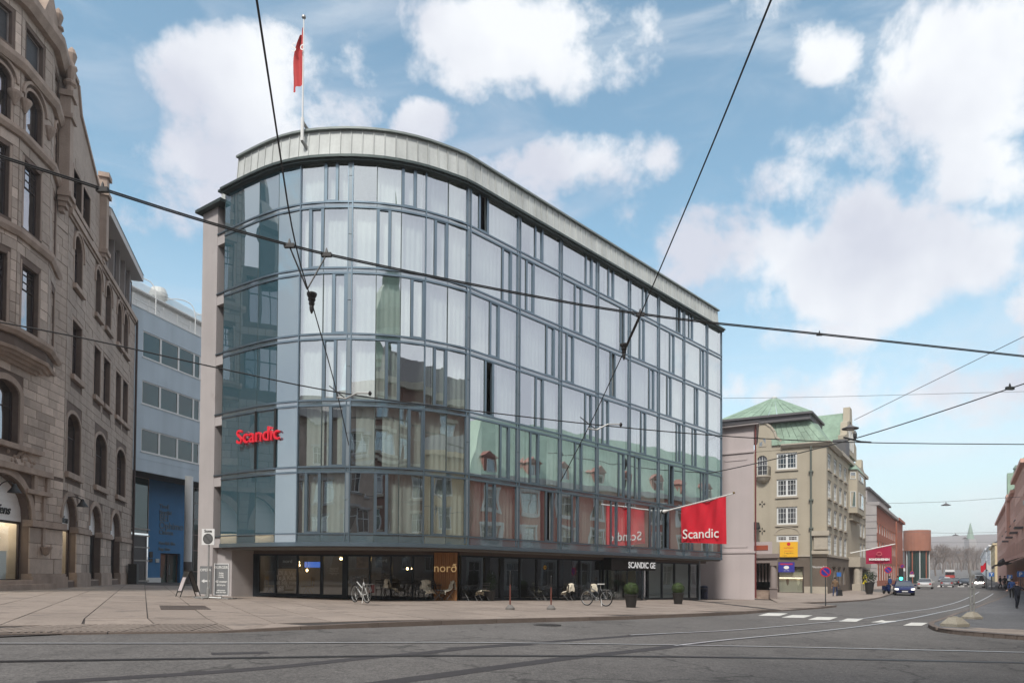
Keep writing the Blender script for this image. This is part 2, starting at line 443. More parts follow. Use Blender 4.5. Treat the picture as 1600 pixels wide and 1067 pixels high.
# ------------------------------------------------------------------ ground
def worn_asphalt(name, col):
    """asphalt with stone grain, mottling, darker oil and repair blotches and a net of fine cracks"""
    m, nt, out = new_mat(name); b = N(nt, 'ShaderNodeBsdfPrincipled'); b.inputs['Roughness'].default_value = .85; L(nt, b.outputs[0], out.inputs[0])
    geo = N(nt, 'ShaderNodeNewGeometry'); cur = N(nt, 'ShaderNodeRGB').outputs[0]; cur.default_value = (*col, 1)
    def mul(fac):
        nonlocal cur
        h = N(nt, 'ShaderNodeHueSaturation'); L(nt, fac, h.inputs['Value']); L(nt, cur, h.inputs['Color']); cur = h.outputs[0]
    def rng(src, a, c, lo, hi):
        r = N(nt, 'ShaderNodeMapRange'); r.inputs['From Min'].default_value = a; r.inputs['From Max'].default_value = c; r.inputs['To Min'].default_value = lo; r.inputs['To Max'].default_value = hi; L(nt, src, r.inputs['Value']); return r.outputs[0]
    for sca, amt, det in ((.12, .16, 3), (.9, .10, 6), (7, .16, 6), (28, .34, 4), (70, .4, 2)):
        t = N(nt, 'ShaderNodeTexNoise'); t.inputs['Scale'].default_value = sca; t.inputs['Detail'].default_value = det; L(nt, geo.outputs['Position'], t.inputs['Vector']); mul(rng(t.outputs['Fac'], .3, .7, 1 - amt, 1 + amt)); grain = t.outputs['Fac']
    t = N(nt, 'ShaderNodeTexNoise'); t.inputs['Scale'].default_value = .55; t.inputs['Detail'].default_value = 8; t.inputs['Roughness'].default_value = .7; L(nt, geo.outputs['Position'], t.inputs['Vector']); mul(rng(t.outputs['Fac'], .56, .70, 1.0, .62))
    wp = N(nt, 'ShaderNodeTexNoise'); wp.inputs['Scale'].default_value = 1.4; L(nt, geo.outputs['Position'], wp.inputs['Vector'])
    ad = N(nt, 'ShaderNodeVectorMath', operation='MULTIPLY_ADD'); ad.inputs[1].default_value = (1.6, 1.6, 0); L(nt, wp.outputs['Color'], ad.inputs[0]); L(nt, geo.outputs['Position'], ad.inputs[2])
    for sca, wd, amt in ((.20, .010, .45), (.6, .012, .75)):
        v = N(nt, 'ShaderNodeTexVoronoi'); v.feature = 'DISTANCE_TO_EDGE'; v.inputs['Scale'].default_value = sca; L(nt, ad.outputs[0], v.inputs['Vector']); mul(rng(v.outputs['Distance'], 0, wd, amt, 1.0))
    L(nt, cur, b.inputs['Base Color']); bp = N(nt, 'ShaderNodeBump'); bp.inputs['Strength'].default_value = .5; bp.inputs['Distance'].default_value = .02; L(nt, grain, bp.inputs['Height']); L(nt, bp.outputs[0], b.inputs['Normal'])
    return m
M_asphalt = worn_asphalt('asphalt', (.120, .112, .106))
M_tar = mat('tar_patch', (0.038, 0.033, 0.034), 0.7, noise=[(3, 0.15), (50, 0.2)], bump=(50, 0.3, 0.01))
M_path = worn_asphalt('path_asphalt', (.115, .115, .12))
M_slab = mat('granite_slab', (0.262, 0.215, 0.182), 0.8, var=0.09, noise=[(0.5, 0.08), (5, .08), (26, 0.2)], bump=(30, 0.3, 0.01), dirt=((0.13, 0.108, 0.095), 1.3, 0.54, 0.72))
M_joint = mat('slab_joint', (0.04, 0.033, 0.03), 0.95, noise=[(8, 0.2)])
M_kerb = mat('granite_kerb', (0.15, 0.118, 0.10), 0.85, var=0.12, noise=[(3, 0.15), (40, 0.15)], bump=(30, 0.3, 0.01))
M_rail = mat('rail_steel_sheen', (0.55, 0.55, 0.56), 0.4, metal=0.2, noise=[(2, 0.1)])  # pale, barely metallic base paints in the sky's reflection on the steel
M_railold = mat('rail_worn', (0.06, 0.055, 0.055), 0.5, metal=0.6)
M_white = mat('road_paint', (0.62, 0.61, 0.57), 0.8, noise=[(9, 0.12)], dirt=((0.2, 0.2, 0.19), 6, 0.55, 0.8))
M_iron = mat('cast_iron', (0.055, 0.05, 0.048), 0.6, metal=0.5, noise=[(12, 0.2)])

def ground_sheet():
    xs = [-900, -500, -300, -200, -140, -100] + [-80 + 4 * i for i in range(66)] + [190, 210, 240, 280, 330, 400, 500, 650, 900, 1400]
    ys = [-900, -400, -200, -120, -80, -50, -30, -20] + [-12 + 4 * i for i in range(70)] + [275, 290, 310, 340, 380, 430, 500, 580, 700, 850, 1050, 1400, 2000]
    m = MB(); m.v = [(x, y, gz(x, y)) for y in ys for x in xs]; n = len(xs)
    m.f = [(j * n + i, j * n + i + 1, (j + 1) * n + i + 1, (j + 1) * n + i) for j in range(len(ys) - 1) for i in range(n - 1)]
    return m.build('road', M_asphalt, kind='structure')
ground_sheet()
def ribbon(path, w, up, name=None, m=None, mb=None, step=1.0):
    """flat strip of width w along plan path, lying up metres above the ground"""
    pts = [Vector((p.x, p.y, 0)) for p in path]; fine = []
    for a, b in zip(pts, pts[1:]):
        k = max(1, int((b - a).length / step)); fine += [a.lerp(b, i / k) for i in range(k)]
    fine.append(pts[-1]); mb = mb or MB(); rows = []
    for i, p in enumerate(fine):
        d = (fine[min(i + 1, len(fine) - 1)] - fine[max(i - 1, 0)]).normalized(); q = Vector((d.y, -d.x, 0)) * w / 2
        rows += [on_ground(p.x - q.x, p.y - q.y, up), on_ground(p.x + q.x, p.y + q.y, up)]
    mb.add(rows, [(2 * i, 2 * i + 1, 2 * i + 3, 2 * i + 2) for i in range(len(fine) - 1)])
    return mb
def smooth_path(pts, it=3):
    for _ in range(it):
        q = [pts[0]]
        for a, b in zip(pts, pts[1:]): q += [a.lerp(b, .25), a.lerp(b, .75)]
        q.append(pts[-1]); pts = q
    return pts
def px_path(l): return smooth_path([G(u, v) for u, v in l])
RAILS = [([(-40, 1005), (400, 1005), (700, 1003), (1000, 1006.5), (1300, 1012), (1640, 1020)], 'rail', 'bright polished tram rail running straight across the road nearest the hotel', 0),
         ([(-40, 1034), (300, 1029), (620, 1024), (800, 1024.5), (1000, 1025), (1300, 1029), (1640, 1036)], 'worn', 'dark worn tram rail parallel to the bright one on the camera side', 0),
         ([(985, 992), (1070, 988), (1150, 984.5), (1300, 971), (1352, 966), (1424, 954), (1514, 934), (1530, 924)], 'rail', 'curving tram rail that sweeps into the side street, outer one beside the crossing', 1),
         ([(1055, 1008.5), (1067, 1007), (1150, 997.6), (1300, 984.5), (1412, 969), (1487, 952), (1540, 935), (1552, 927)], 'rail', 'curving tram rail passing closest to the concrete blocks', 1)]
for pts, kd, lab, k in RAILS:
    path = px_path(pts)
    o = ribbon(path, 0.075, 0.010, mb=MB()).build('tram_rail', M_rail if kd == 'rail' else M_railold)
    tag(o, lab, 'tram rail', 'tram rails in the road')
    g = ribbon(path, 0.20, 0.006).build('rail_groove', M_railold, o)
for pts, w in [([(60, 1067), (87, 1065), (400, 1046), (587, 1025.6), (640, 1022), (760, 1009), (850, 1003), (1000, 992), (1090, 986.5)], 0.26), ([(560, 1072), (599, 1067), (775, 1042.5), (902, 1025.6), (1000, 1016), (1100, 1003)], 0.30)]:
    ribbon(px_path(pts), w, 0.003).build('tar_strip', M_tar, kind='structure')
for pts in [[(330, 1021), (420, 1019)], [(700, 1013), (830, 1006)]]:
    ribbon(px_path(pts), 0.3, 0.002).build('tar_strip', M_tar, kind='structure')
# painted markings
def painted(poly, lab, cat='road marking', group=None, up=0.008):
    ps = [G(u, v) for u, v in poly]; n = len(ps)
    o = MB().poly([on_ground(p.x, p.y, up) for p in ps]).build('crossing_bar', M_white); return tag(o, lab, cat, group)
for i, q in enumerate([[(1184, 961.5), (1200, 957.4), (1231, 958), (1218, 962)], [(1221, 964.5), (1238, 960.5), (1270, 961), (1256, 965)], [(1262, 968), (1277, 963.5), (1309, 964), (1296, 968.4)], [(1311, 970.6), (1324, 966), (1349, 966.4), (1338, 971)], [(1411, 977), (1424, 972.4), (1450, 972.8), (1440, 977.4)]]):
    painted(q, ['white crossing bar closest to the hotel kerb', 'white crossing bar second from the hotel kerb', 'white crossing bar in the middle of the row', 'white crossing bar lying under the outer curved rail', 'white crossing bar beside the concrete block island'][i], group='zebra crossing bars by the hotel corner')
painted([(1360, 972), (1370, 970.4), (1378, 968.4), (1384, 970), (1400, 969.4), (1400, 971), (1386, 971.6), (1384, 973), (1376, 972.2)], 'worn white cycle symbol painted in the junction')
ORD = ['first', 'second', 'third', 'fourth', 'fifth', 'sixth', 'seventh', 'eighth']
for i in range(8):
    u = 1448 + i * 16
    o = painted([(u, 916.5), (u + 2, 914.2), (u + 11, 914.4), (u + 10, 916.7)], ORD[i] + ' far white zebra bar across the street, counted from the white saloon', group='far zebra crossing bars')
# manhole and gratings
def cover(u, v, lab):
    p = G(u, v); t = thing('manhole_cover', lab, 'manhole cover', on_ground(p.x, p.y, 0.004))
    MB().lathe((0, 0, 0), [(0.36, 0), (0.36, 0.012), (0.30, 0.012), (0.29, 0.004)], 24).build('ring', M_iron, t, world=False)
    m = MB()
    for i in range(-4, 5):
        w = math.sqrt(max(0, 0.28 ** 2 - (i * .06) ** 2)); m.box(-w, w, i * .06 - .018, i * .06 + .018, 0.003, 0.014)
    m.build('grate', M_iron, t, world=False)
cover(855, 976.5, 'round cast iron manhole cover in the road below the kerb')
cover(655, 952, 'round iron cover set in the hotel pavement')

# ------------------------------------------------------------------ hotel pavement: kerb line, slabs, ribbed strip
KERB = [G(u, v) for u, v in [(-500, 1030), (-200, 1006), (0, 992), (365, 988.5), (470, 983.5), (560, 981), (740, 974.5), (974, 968), (1155, 959.8), (1200, 956), (1285, 950.5), (1307, 948)]]
KERB.sort(key=lambda p: p.x)
def kerb_y(x): return lerp_tab([(p.x, p.y) for p in KERB], x)
def back_y(x): return lerp_tab([(-60, 80), (-11, 80), (-10.9, 36), (-2, 36), (14, 53), (21, 60), (24, 58.5)], x) if x < 24 else kerb_y(x) + 0.2
def kerb_up(x): return lerp_tab([(KERB[3].x - .4, 0.03), (KERB[3].x + 2.5, 0.11), (KERB[-3].x, 0.11), (KERB[-3].x + 1, .04), (KERB[-1].x - 2, 0.10)], x)
pave = MB(); xs = [-60 + i * 1.5 for i in range(60)]
xs = [x for x in xs if x < KERB[-1].x] + [KERB[-1].x]
for x0, x1 in zip(xs, xs[1:]):
    for k in range(6):
        def q(x, t): y = kerb_y(x) + 0.12 + (max(back_y(x), kerb_y(x) + .3) - kerb_y(x)) * t; return on_ground(x, y, kerb_up(x) - 0.012)
        pave.quad(q(x0, k / 6), q(x1, k / 6), q(x1, (k + 1) / 6), q(x0, (k + 1) / 6))
PAVE = pave.build('pavement', M_joint, kind='structure')
kl = []
acc = [KERB[0]]
for a, b in zip(KERB, KERB[1:]):
    k = max(1, int((b - a).length / 0.25)); acc += [a.lerp(b, (i + 1) / k) for i in range(k)]
i = 0
while i < len(acc) - 1:                                             # kerb stones about 1.6 m long
    j = i; ln = 0
    while j < len(acc) - 1 and ln < 1.6: ln += (acc[j + 1] - acc[j]).length; j += 1
    a, b = acc[i], acc[j]; i = j
    if a.x < -16: continue
    d = (b - a); d.z = 0; d.normalize(); n = Vector((-d.y, d.x, 0)); a2, b2 = a + d * 0.008, b - d * 0.008
    top = lambda p, q: on_ground(p.x + n.x * q, p.y + n.y * q, kerb_up(p.x) + 0.004)
    bot = lambda p, q: on_ground(p.x + n.x * q, p.y + n.y * q, -0.1)
    MB().hexa([bot(a2, 0), bot(b2, 0), bot(b2, .16), bot(a2, .16), top(a2, .012), top(b2, .012), top(b2, .16), top(a2, .16)]).build('kerb_stone', M_kerb, PAVE)
E2 = Vector((-0.475, 0.88, 0)).normalized(); E1 = Vector((E2.y, -E2.x, 0)); ORG = Vector((-14, 13, 0))
def strip_y(x): return kerb_y(x) + (2.35 if x < KERB[3].x - .2 else 0.19)
def slab_ok(c):
    if c.x < -34 or c.x > KERB[-1].x - .6: return False
    if c.y < strip_y(c.x) + 0.05 or c.y > back_y(c.x) - .2: return False
    u, v = proj(on_ground(c.x, c.y)) if c.y > 2 else (-999, 0)
    return -60 < u < 1660
NSL = [0]
for j in range(-30, 60):
    for i in range(-60, 90):
        s, t = i * 1.25, j * 2.2
        c = ORG + E1 * (s + .62) + E2 * (t + 1.1)
        if not slab_ok(c): continue
        if c.y > 52: continue
        cs = [ORG + E1 * (s + a) + E2 * (t + b) for a, b in ((.014, .02), (1.236, .02), (1.236, 2.18), (.014, 2.18))]
        for p in cs: p.y = max(p.y, strip_y(p.x) + 0.012)
        dz = R.uniform(-.002, .003)
        tp = [on_ground(p.x, p.y, kerb_up(p.x) + dz) for p in cs]; bt = [on_ground(p.x, p.y, kerb_up(p.x) - .05) for p in cs]
        MB().hexa(bt + tp).build('paving_slab', M_slab, PAVE); NSL[0] += 1
# ribbed crossing strip at the dropped kerb
x = -18.0
while x < KERB[3].x - .3:
    x2 = x + 1.0; m = MB()
    for k in range(10):
        a = x + 0.02 + k * .0975; b = a + .06
        for q, q2 in ((.26, 1.24), (1.28, 2.26)):
            y0 = lambda t: kerb_y(t) + q; y1 = lambda t: kerb_y(t) + q2
            sk = -0.16 if True else 0
            p = [(a + sk * q, kerb_y(a) + q), (b + sk * q, kerb_y(b) + q), (b + sk * q2, kerb_y(b) + q2), (a + sk * q2, kerb_y(a) + q2)]
            m.hexa([on_ground(*t, kerb_up(t[0]) - .03) for t in p] + [on_ground(*t, kerb_up(t[0]) + .004) for t in p])
    m.build('ribbed_plate', M_slab, PAVE); x = x2
# floor grating
gp = G(288, 950.5); t = thing('floor_grate', 'flat dark rectangular grating let into the pavement before the zone sign', 'grating', on_ground(gp.x, gp.y, kerb_up(gp.x) + .006))
fr = MB(); w, h = .66, 1.2
def gl(a, b, up=0.0):
    p = E1 * a + E2 * b; q = on_ground(gp.x + p.x, gp.y + p.y, kerb_up(gp.x) + .006 + up); return q - t.location
M_grate = mat('rusty_grate', (0.075, 0.058, 0.05), 0.8, noise=[(6, .2)])
for a, b, c, d in [(-w, w, -h, -h + .06), (-w, w, h - .06, h), (-w, -w + .06, -h, h), (w - .06, w, -h, h)]:
    fr.hexa([gl(a, c, -.03), gl(b, c, -.03), gl(b, d, -.03), gl(a, d, -.03), gl(a, c, .006), gl(b, c, .006), gl(b, d, .006), gl(a, d, .006)])
fr.build('frame', M_grate, t, world=False)
br = MB().quad(gl(-w, -h, -.004), gl(w, -h, -.004), gl(w, h, -.004), gl(-w, h, -.004))
k = -w + .1
while k < w - .06:
    br.hexa([gl(k, -h, -.03), gl(k + .03, -h, -.03), gl(k + .03, h, -.03), gl(k, h, -.03), gl(k, -h, .004), gl(k + .03, -h, .004), gl(k + .03, h, .004), gl(k, h, .004)]); k += .075
br.build('bars', M_grate, t, world=False)

# ------------------------------------------------------------------ island at the right with its own kerb and footpath
ISL = [G(u, v) for u, v in [(1450, 979.5), (1456, 984), (1469, 987.5), (1499, 991.5), (1560, 996.5), (1640, 1003), (1760, 1012)]]
ISR = [G(u, v) for u, v in [(1452, 976), (1470, 970), (1498, 958.6), (1530, 947), (1563, 935.5), (1580, 926)]]
ISLE = smooth_path(list(reversed(ISR)), 1) + smooth_path(ISL, 2)
far = [on_ground(ISL[-1].x + 30, ISL[-1].y + 6), on_ground(110, 85), on_ground(ISR[-1].x + 8, ISR[-1].y + 8)]
top = [on_ground(p.x, p.y, .1) for p in ISLE] + [on_ground(p.x, p.y, .1) for p in far]
cen = on_ground(40, 40, .1)
fan = MB().add([cen] + top, [(0, i + 1, (i + 1) % len(top) + 1) for i in range(len(top))])
FOOT = fan.build('footpath', M_path, kind='structure')
for i, (a, b) in enumerate(zip(ISLE, ISLE[1:])):
    d = (b - a); ln = d.length; d.z = 0
    if ln < .05: continue
    d.normalize(); n = Vector((-d.y, d.x, 0)); w = .16
    hx = lambda p, q, up: on_ground(p.x + n.x * q, p.y + n.y * q, up)
    a2, b2 = a + d * .006, b - d * .006
    MB().hexa([hx(a2, 0, -.1), hx(b2, 0, -.1), hx(b2, w, -.1), hx(a2, w, -.1), hx(a2, .01, .11), hx(b2, .01, .11), hx(b2, w, .11), hx(a2, w, .11)]).build('kerb_stone', M_kerb, FOOT)
# beige paving behind the island kerb
base = ISL[0]; dd = (ISL[-1] - ISL[2]); dd.z = 0; dd.normalize(); nn = Vector((-dd.y, dd.x, 0))
for j in range(6):
    for i in range(18):
        s, t = (i + .5 * (j % 2)) * 1.0 - .3, j * .62 + .22
        cs = [ISL[2] + dd * (s + a) + nn * (t + b) for a, b in ((.008, .008), (.992, .008), (.992, .612), (.008, .612))]
        c = (cs[0] + cs[2]) / 2
        if s < -1 + j * .2: continue
        MB().hexa([on_ground(p.x, p.y, .06) for p in cs] + [on_ground(p.x, p.y, .105 + R.uniform(0, .004)) for p in cs]).build('paving_slab', M_slab, FOOT)
# ------------------------------------------------------------------ hotel with the curved glass front
M_pinkwall = mat('pink_plaster', (0.41, 0.38, 0.375), 0.9, noise=[(0.7, 0.07), (25, 0.05)], bump=(20, 0.15, 0.01), streak=(1.2, 0.08), dirt=((0.21, 0.17, 0.165), 0.8, 0.60, 0.9))
M_alu = mat('blue_grey_aluminium', (0.17, 0.225, 0.27), 0.32, metal=0.7, spec=0.5, noise=[(1.5, 0.1)])
M_alulight = mat('pale_grey_aluminium', (0.20, 0.24, 0.27), 0.4, metal=0.3)
M_dark = mat('dark_recess', (0.012, 0.013, 0.014), 0.6)
M_zinc = mat('weathered_zinc', (0.50, 0.52, 0.505), 0.65, metal=0.05, spec=0.3, var=0.05, noise=[(1.2, 0.09), (9, .05)], streak=(2.5, 0.1))
M_zincdark = mat('dark_green_zinc', (0.06, 0.08, 0.078), 0.5, metal=0.4, noise=[(2, .1)])
M_curtain = mat('sheer_curtain', (0.90, 0.905, 0.885), 0.95, noise=[(1.5, .05)])
M_room = mat('room_wall', (0.20, 0.19, 0.18), 0.9)
M_soffit = mat('brown_soffit', (0.115, 0.085, 0.072), 0.7, noise=[(1, .1)])
M_glass = glass_mat('facade_glass', (0.90, 0.985, 0.945), base=0.50, gain=1.0, wave=(0.5, 0.012))
M_panelglass = glass_mat('panel_glass', None, base=0.30, gain=1.0, back=(0.045, 0.105, 0.135), rough=0.012, wave=(0.5, 0.008))
M_spandrel = glass_mat('spandrel_glass', None, base=0.34, gain=1.0, back=(0.08, 0.125, 0.145), rough=0.06, wave=(0.7, 0.01))
M_shopglass = glass_mat('shop_glass', (0.86, 0.92, 0.90), base=0.08, gain=1.3, wave=(0.4, 0.01))
M_oak = None

TOP, LIP = 17.9, 17.5
_c = [(352.6, 299.5), (403.6, 272.4), (435.5, 259.7), (469, 248.5), (551.8, 246.3), (590, 249.5), (628.3, 255), (666.5, 263.5), (700, 275), (733.5, 289)]
_pts = [PZ(u, v, 17.73) for u, v in _c]
_e = PZ(1127.5, 516.5, 17.73)
CUR = [Vector((p.x, p.y, 0)) for p in _pts] + [Vector((_e.x, _e.y, 0))]
# even the measured curve out, keep its ends
for _ in range(2):
    CUR = [CUR[0]] + [CUR[i] * .6 + (CUR[i - 1] + CUR[i + 1]) * .2 if i < len(CUR) - 2 else CUR[i] for i in range(1, len(CUR) - 1)] + [CUR[-1]]
FINE = []
def _cat(p0, p1, p2, p3, t):
    return 0.5 * ((2 * p1) + (p2 - p0) * t + (2 * p0 - 5 * p1 + 4 * p2 - p3) * t * t + (3 * p1 - p0 - 3 * p2 + p3) * t ** 3)
for i in range(len(CUR) - 2):
    p0 = CUR[max(0, i - 1)]; p3 = CUR[i + 2]
    if i + 2 == len(CUR) - 1: p3 = CUR[i + 1] + (CUR[-1] - CUR[i + 1]).normalized() * 2
    FINE += [_cat(p0, CUR[i], CUR[i + 1], p3, k / 12) for k in range(12)]
n_str = 120
FINE += [CUR[-2].lerp(CUR[-1], k / n_str) for k in range(n_str + 1)]
SL = [0.0]
for a, b in zip(FINE, FINE[1:]): SL.append(SL[-1] + (b - a).length)
HLEN = SL[-1]
def hpt(s):
    s = max(0, min(HLEN, s)); lo, hi = 0, len(SL) - 1
    while hi - lo > 1:
        m = (lo + hi) // 2
        if SL[m] <= s: lo = m
        else: hi = m
    t = (s - SL[lo]) / max(1e-9, SL[hi] - SL[lo]); return FINE[lo].lerp(FINE[hi], t)
def hn(s):
    d = hpt(min(HLEN, s + .4)) - hpt(max(0, s - .4)); d.normalize(); return Vector((d.y, -d.x, 0))
def hp(s, z, n=0.0):
    p = hpt(s) + hn(s) * n; return Vector((p.x, p.y, z))
def hs(u, z):
    best, bs = 1e9, 0
    lo, hi = 0.0, HLEN
    # u grows with s all along this facade
    for _ in range(50):
        m = .5 * (lo + hi)
        if proj(hp(m, z))[0] < u: lo = m
        else: hi = m
    return .5 * (lo + hi)
def hpath(s0, s1, z, n=0.0, step=.5):
    k = max(1, int((s1 - s0) / step)); return [hp(s0 + (s1 - s0) * i / k, z, n) for i in range(k + 1)]

hb = hp(HLEN * .4, 0)
HOTEL = thing('hotel_building', 'long glass fronted hotel with a rounded corner and white curtains behind every window', 'hotel', (hb.x, hb.y + 4, gz(hb.x, hb.y)))
ROWZ = [1.73 + 2.835 * i for i in range(6)]
GLH = 2.58
S_BAY = hs(467, 9)
zt = lambda r: min(ROWZ[r] + GLH, TOP)
GRID_U = [467, 503.5, 548.5, 586.5, 625, 663.5, 698.5, 733.5]                 # at mid height
MOD_U = [467, 548.5, 663.5, 733.5, 811.5, 877, 934.5, 984.5, 1030, 1069.6, 1105.7, 1127.2]
GRID_S = [hs(u, 9) for u in GRID_U]; MOD_S = [hs(u, 9) for u in MOD_U]; MOD_S[-1] = HLEN - .02
VENTS = [  # per storey from the lowest: (u0, u1, open)
 [(475.6, 500, 0), (581.6, 606, 0), (673.4, 696, 0), (759, 774.6, 0), (852, 864.5, 1), (892.7, 904.5, 0), (954, 965, 0), (1014.7, 1023.7, 0), (1036, 1045.5, 1), (1076, 1083, 0)],
 [(514, 539.4, 0), (637, 660, 0), (780.6, 796.5, 0), (827.5, 842.5, 0), (897.8, 910, 0), (966, 976, 0), (991.5, 1001, 0), (1045, 1052.8, 1), (1094.4, 1101, 0)],
 [(502.8, 525.7, 0), (601.6, 625.6, 0), (676.8, 699.3, 0), (757, 771.6, 1), (836, 849.4, 0), (913.7, 925, 0), (941, 951.6, 0), (1001, 1009.7, 0), (1056.5, 1063.5, 0), (1081.5, 1088.4, 0)],
 [(519, 542, 0), (641.6, 664, 0), (764.7, 780.6, 0), (852.8, 866.8, 0), (884.6, 896.8, 0), (953.5, 962, 1), (1013.8, 1022.4, 0), (1042, 1049.4, 0), (1085, 1091, 0)],
 [(483, 505.6, 0), (588.7, 611, 0), (678.5, 700.6, 0), (784, 799.7, 0), (821.5, 835, 0), (897.4, 910, 0), (969, 976, 1), (999, 1007.4, 0), (1046, 1054, 0), (1094, 1100.6, 0)],
 [(506, 529, 0), (628, 651, 0), (748, 763.7, 1), (835.5, 849, 0), (914.6, 926, 0), (950, 959.6, 0), (1003.7, 1012, 0), (1057, 1063.5, 1), (1076, 1083, 0)]]
HF = lambda s0, s1: F(hpt(s0), hpt(s1))
def bar(mb, s, w, z0, z1, n0, n1):
    """upright bar centred at s"""
    c = hpt(s); nn = hn(s); d = Vector((-nn.y, nn.x, 0)); f = F(c - d * w / 2, c + d * w / 2)
    return mb.fbox(f, 0, w, z0, z1, n0, n1)
def hband(s0, s1, z0, z1, n0, n1, mb=None, step=.6):
    mb = mb or MB(); return mb.sweep(hpath(s0, s1, 0, 0, step), [(n0, z0), (n1, z0), (n1, z1), (n0, z1)])
def curtain(win, f, a, b, z0, z1, n, seed):
    rr = random.Random(seed); k = max(6, int((b - a) / .045)); m = MB(); vs = []; ph = rr.random() * 6; fq = rr.uniform(20, 30)
    for i in range(k + 1):
        t = a + (b - a) * i / k
        d = n + .02 * math.sin(t * fq + ph) + .015 * math.sin(t * fq * .43 + ph * 2); d2 = n + .03 * math.sin(t * fq + ph) + .02 * math.sin(t * fq * .37 + ph)
        vs += [f.pt(t, z0, d2), f.pt(t, z1, d)]
    m.add(vs, [(2 * i, 2 * i + 2, 2 * i + 3, 2 * i + 1) for i in range(k)])
    return m.build('curtain', M_curtain, win, smooth=True)
wseed = 0
for r in range(6):
    z0, z1 = ROWZ[r], zt(r); zm = (z0 + z1) / 2
    cuts = {round(s, 3): 'm' for s in MOD_S}
    for s in GRID_S: cuts.setdefault(round(s, 3), 'g')
    vents = []
    for (u0, u1, op) in VENTS[r]:
        a, b = hs(u0, zm), hs(u1, zm)
        for q in MOD_S + GRID_S:                                    # vents sit against a joint where the photograph shows it
            if abs(a - q) < .16: a = q
            if abs(b - q) < .16: b = q
        vents.append((a, b, op)); cuts.setdefault(round(a, 3), 'v'); cuts.setdefault(round(b, 3), 'v')
    ss = sorted(cuts); clean = [ss[0]]
    for q in ss[1:]:
        if q - clean[-1] > .07: clean.append(q)
    for a, b in zip(clean, clean[1:]):
        mid = (a + b) / 2; v = next((x for x in vents if x[0] - .05 < mid < x[1] + .05), None)
        f = HF(a, b); w = f.len; wseed += 1; rr = random.Random(wseed * 13 + 5)
        fm = MB()
        e = .018
        if v:                                                       # vent: heavy frame round a narrow leaf
            fw = min(.125, w * .26)
            fm.fbox(f, 0, fw, z0, z1, -.10, .015); fm.fbox(f, w - fw, w, z0, z1, -.10, .015); fm.fbox(f, fw, w - fw, z0, z0 + .07, -.10, .013); fm.fbox(f, fw, w - fw, z1 - .07, z1, -.10, .013)
            if v[2]: fm.fbox(f, fw, w - fw, z0 + .07, z1 - .07, -.42, -.40)
        else:
            fm.fbox(f, 0, e, z0, z1, -.07, .004); fm.fbox(f, w - e, w, z0, z1, -.07, .004); fm.fbox(f, e, w - e, z0, z0 + .02, -.07, .003); fm.fbox(f, e, w - e, z1 - .02, z1, -.07, .003)
        win = fm.build('window', M_alu if v else M_zincdark, HOTEL)
        j = [rr.uniform(-.0035, .0035) for _ in range(4)]
        if v:
            a0, b0 = fw, w - fw
            if v[2]:                                                # leaf swung inward, black sheet beside it stands in for the unlit room
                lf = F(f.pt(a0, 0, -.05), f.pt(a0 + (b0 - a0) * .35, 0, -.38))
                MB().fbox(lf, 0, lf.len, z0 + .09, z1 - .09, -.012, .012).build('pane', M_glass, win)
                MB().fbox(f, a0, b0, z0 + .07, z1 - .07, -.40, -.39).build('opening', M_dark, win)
            else:
                MB().quad(f.pt(a0, z0 + .07, -.055), f.pt(b0, z0 + .07, -.055 + j[1]), f.pt(b0, z1 - .07, -.055 + j[2]), f.pt(a0, z1 - .07, -.055)).build('pane', M_glass, win)
        else:
            MB().quad(f.pt(e, z0 + .02, -.02 + j[0]), f.pt(w - e, z0 + .02, -.02 + j[1]), f.pt(w - e, z1 - .02, -.02 + j[2]), f.pt(e, z1 - .02, -.02 + j[3])).build('pane', M_glass, win)
        if not (v and v[2]) and rr.random() < (.95 if w < 1.2 else .97):
            c0, c1 = .01, w - .01
            q = rr.random()
            um = proj(hp(mid, zm))[0]
            if r == 1 and 735 < um < 782: c1 = w * .56
            elif r == 1 and 845 < um < 878: c0 = w * .55
            elif r == 2 and 811 < um < 836: c1 = w * .4
            elif r == 5 and 811 < um < 836: c0, c1 = 0, 0
            elif r <= 1 and um < 620 and q < .5: c0 = w * rr.uniform(.1, .4)
            elif w > 1.2 and q < .06: c0 = w * rr.uniform(.2, .5)
            if c1 > c0: curtain(win, f, c0, c1, z0 - .1, z1 + (.1 if r < 5 else 0), -.30, wseed)
# opaque blue-grey glass panels to the left of the windows
PANEL_U = [353.3, 374, 402, 432.5, 467]
PANEL_S = [hs(u, 9) for u in PANEL_U]; PANEL_S[0] = 0.0; PANEL_S[-1] = S_BAY
for r in range(6):
    z0, z1 = ROWZ[r], zt(r)
    for a, b in zip(PANEL_S, PANEL_S[1:]):
        f = HF(a, b); rr = random.Random(int(a * 100) + r); j = rr.uniform(-.004, .004)
        MB().hexa([f.pt(.008, z0, 0), f.pt(f.len - .008, z0, j), f.pt(f.len - .008, z0, -.08), f.pt(.008, z0, -.08), f.pt(.008, z1, -j), f.pt(f.len - .008, z1, 0), f.pt(f.len - .008, z1, -.08), f.pt(.008, z1, -.08)]).build('wall_panel', M_panelglass, HOTEL)
ALLS = sorted(set([round(x, 3) for x in PANEL_S + GRID_S + MOD_S]))
ALLS = [q for i, q in enumerate(ALLS) if i == 0 or q - ALLS[i - 1] > .05]
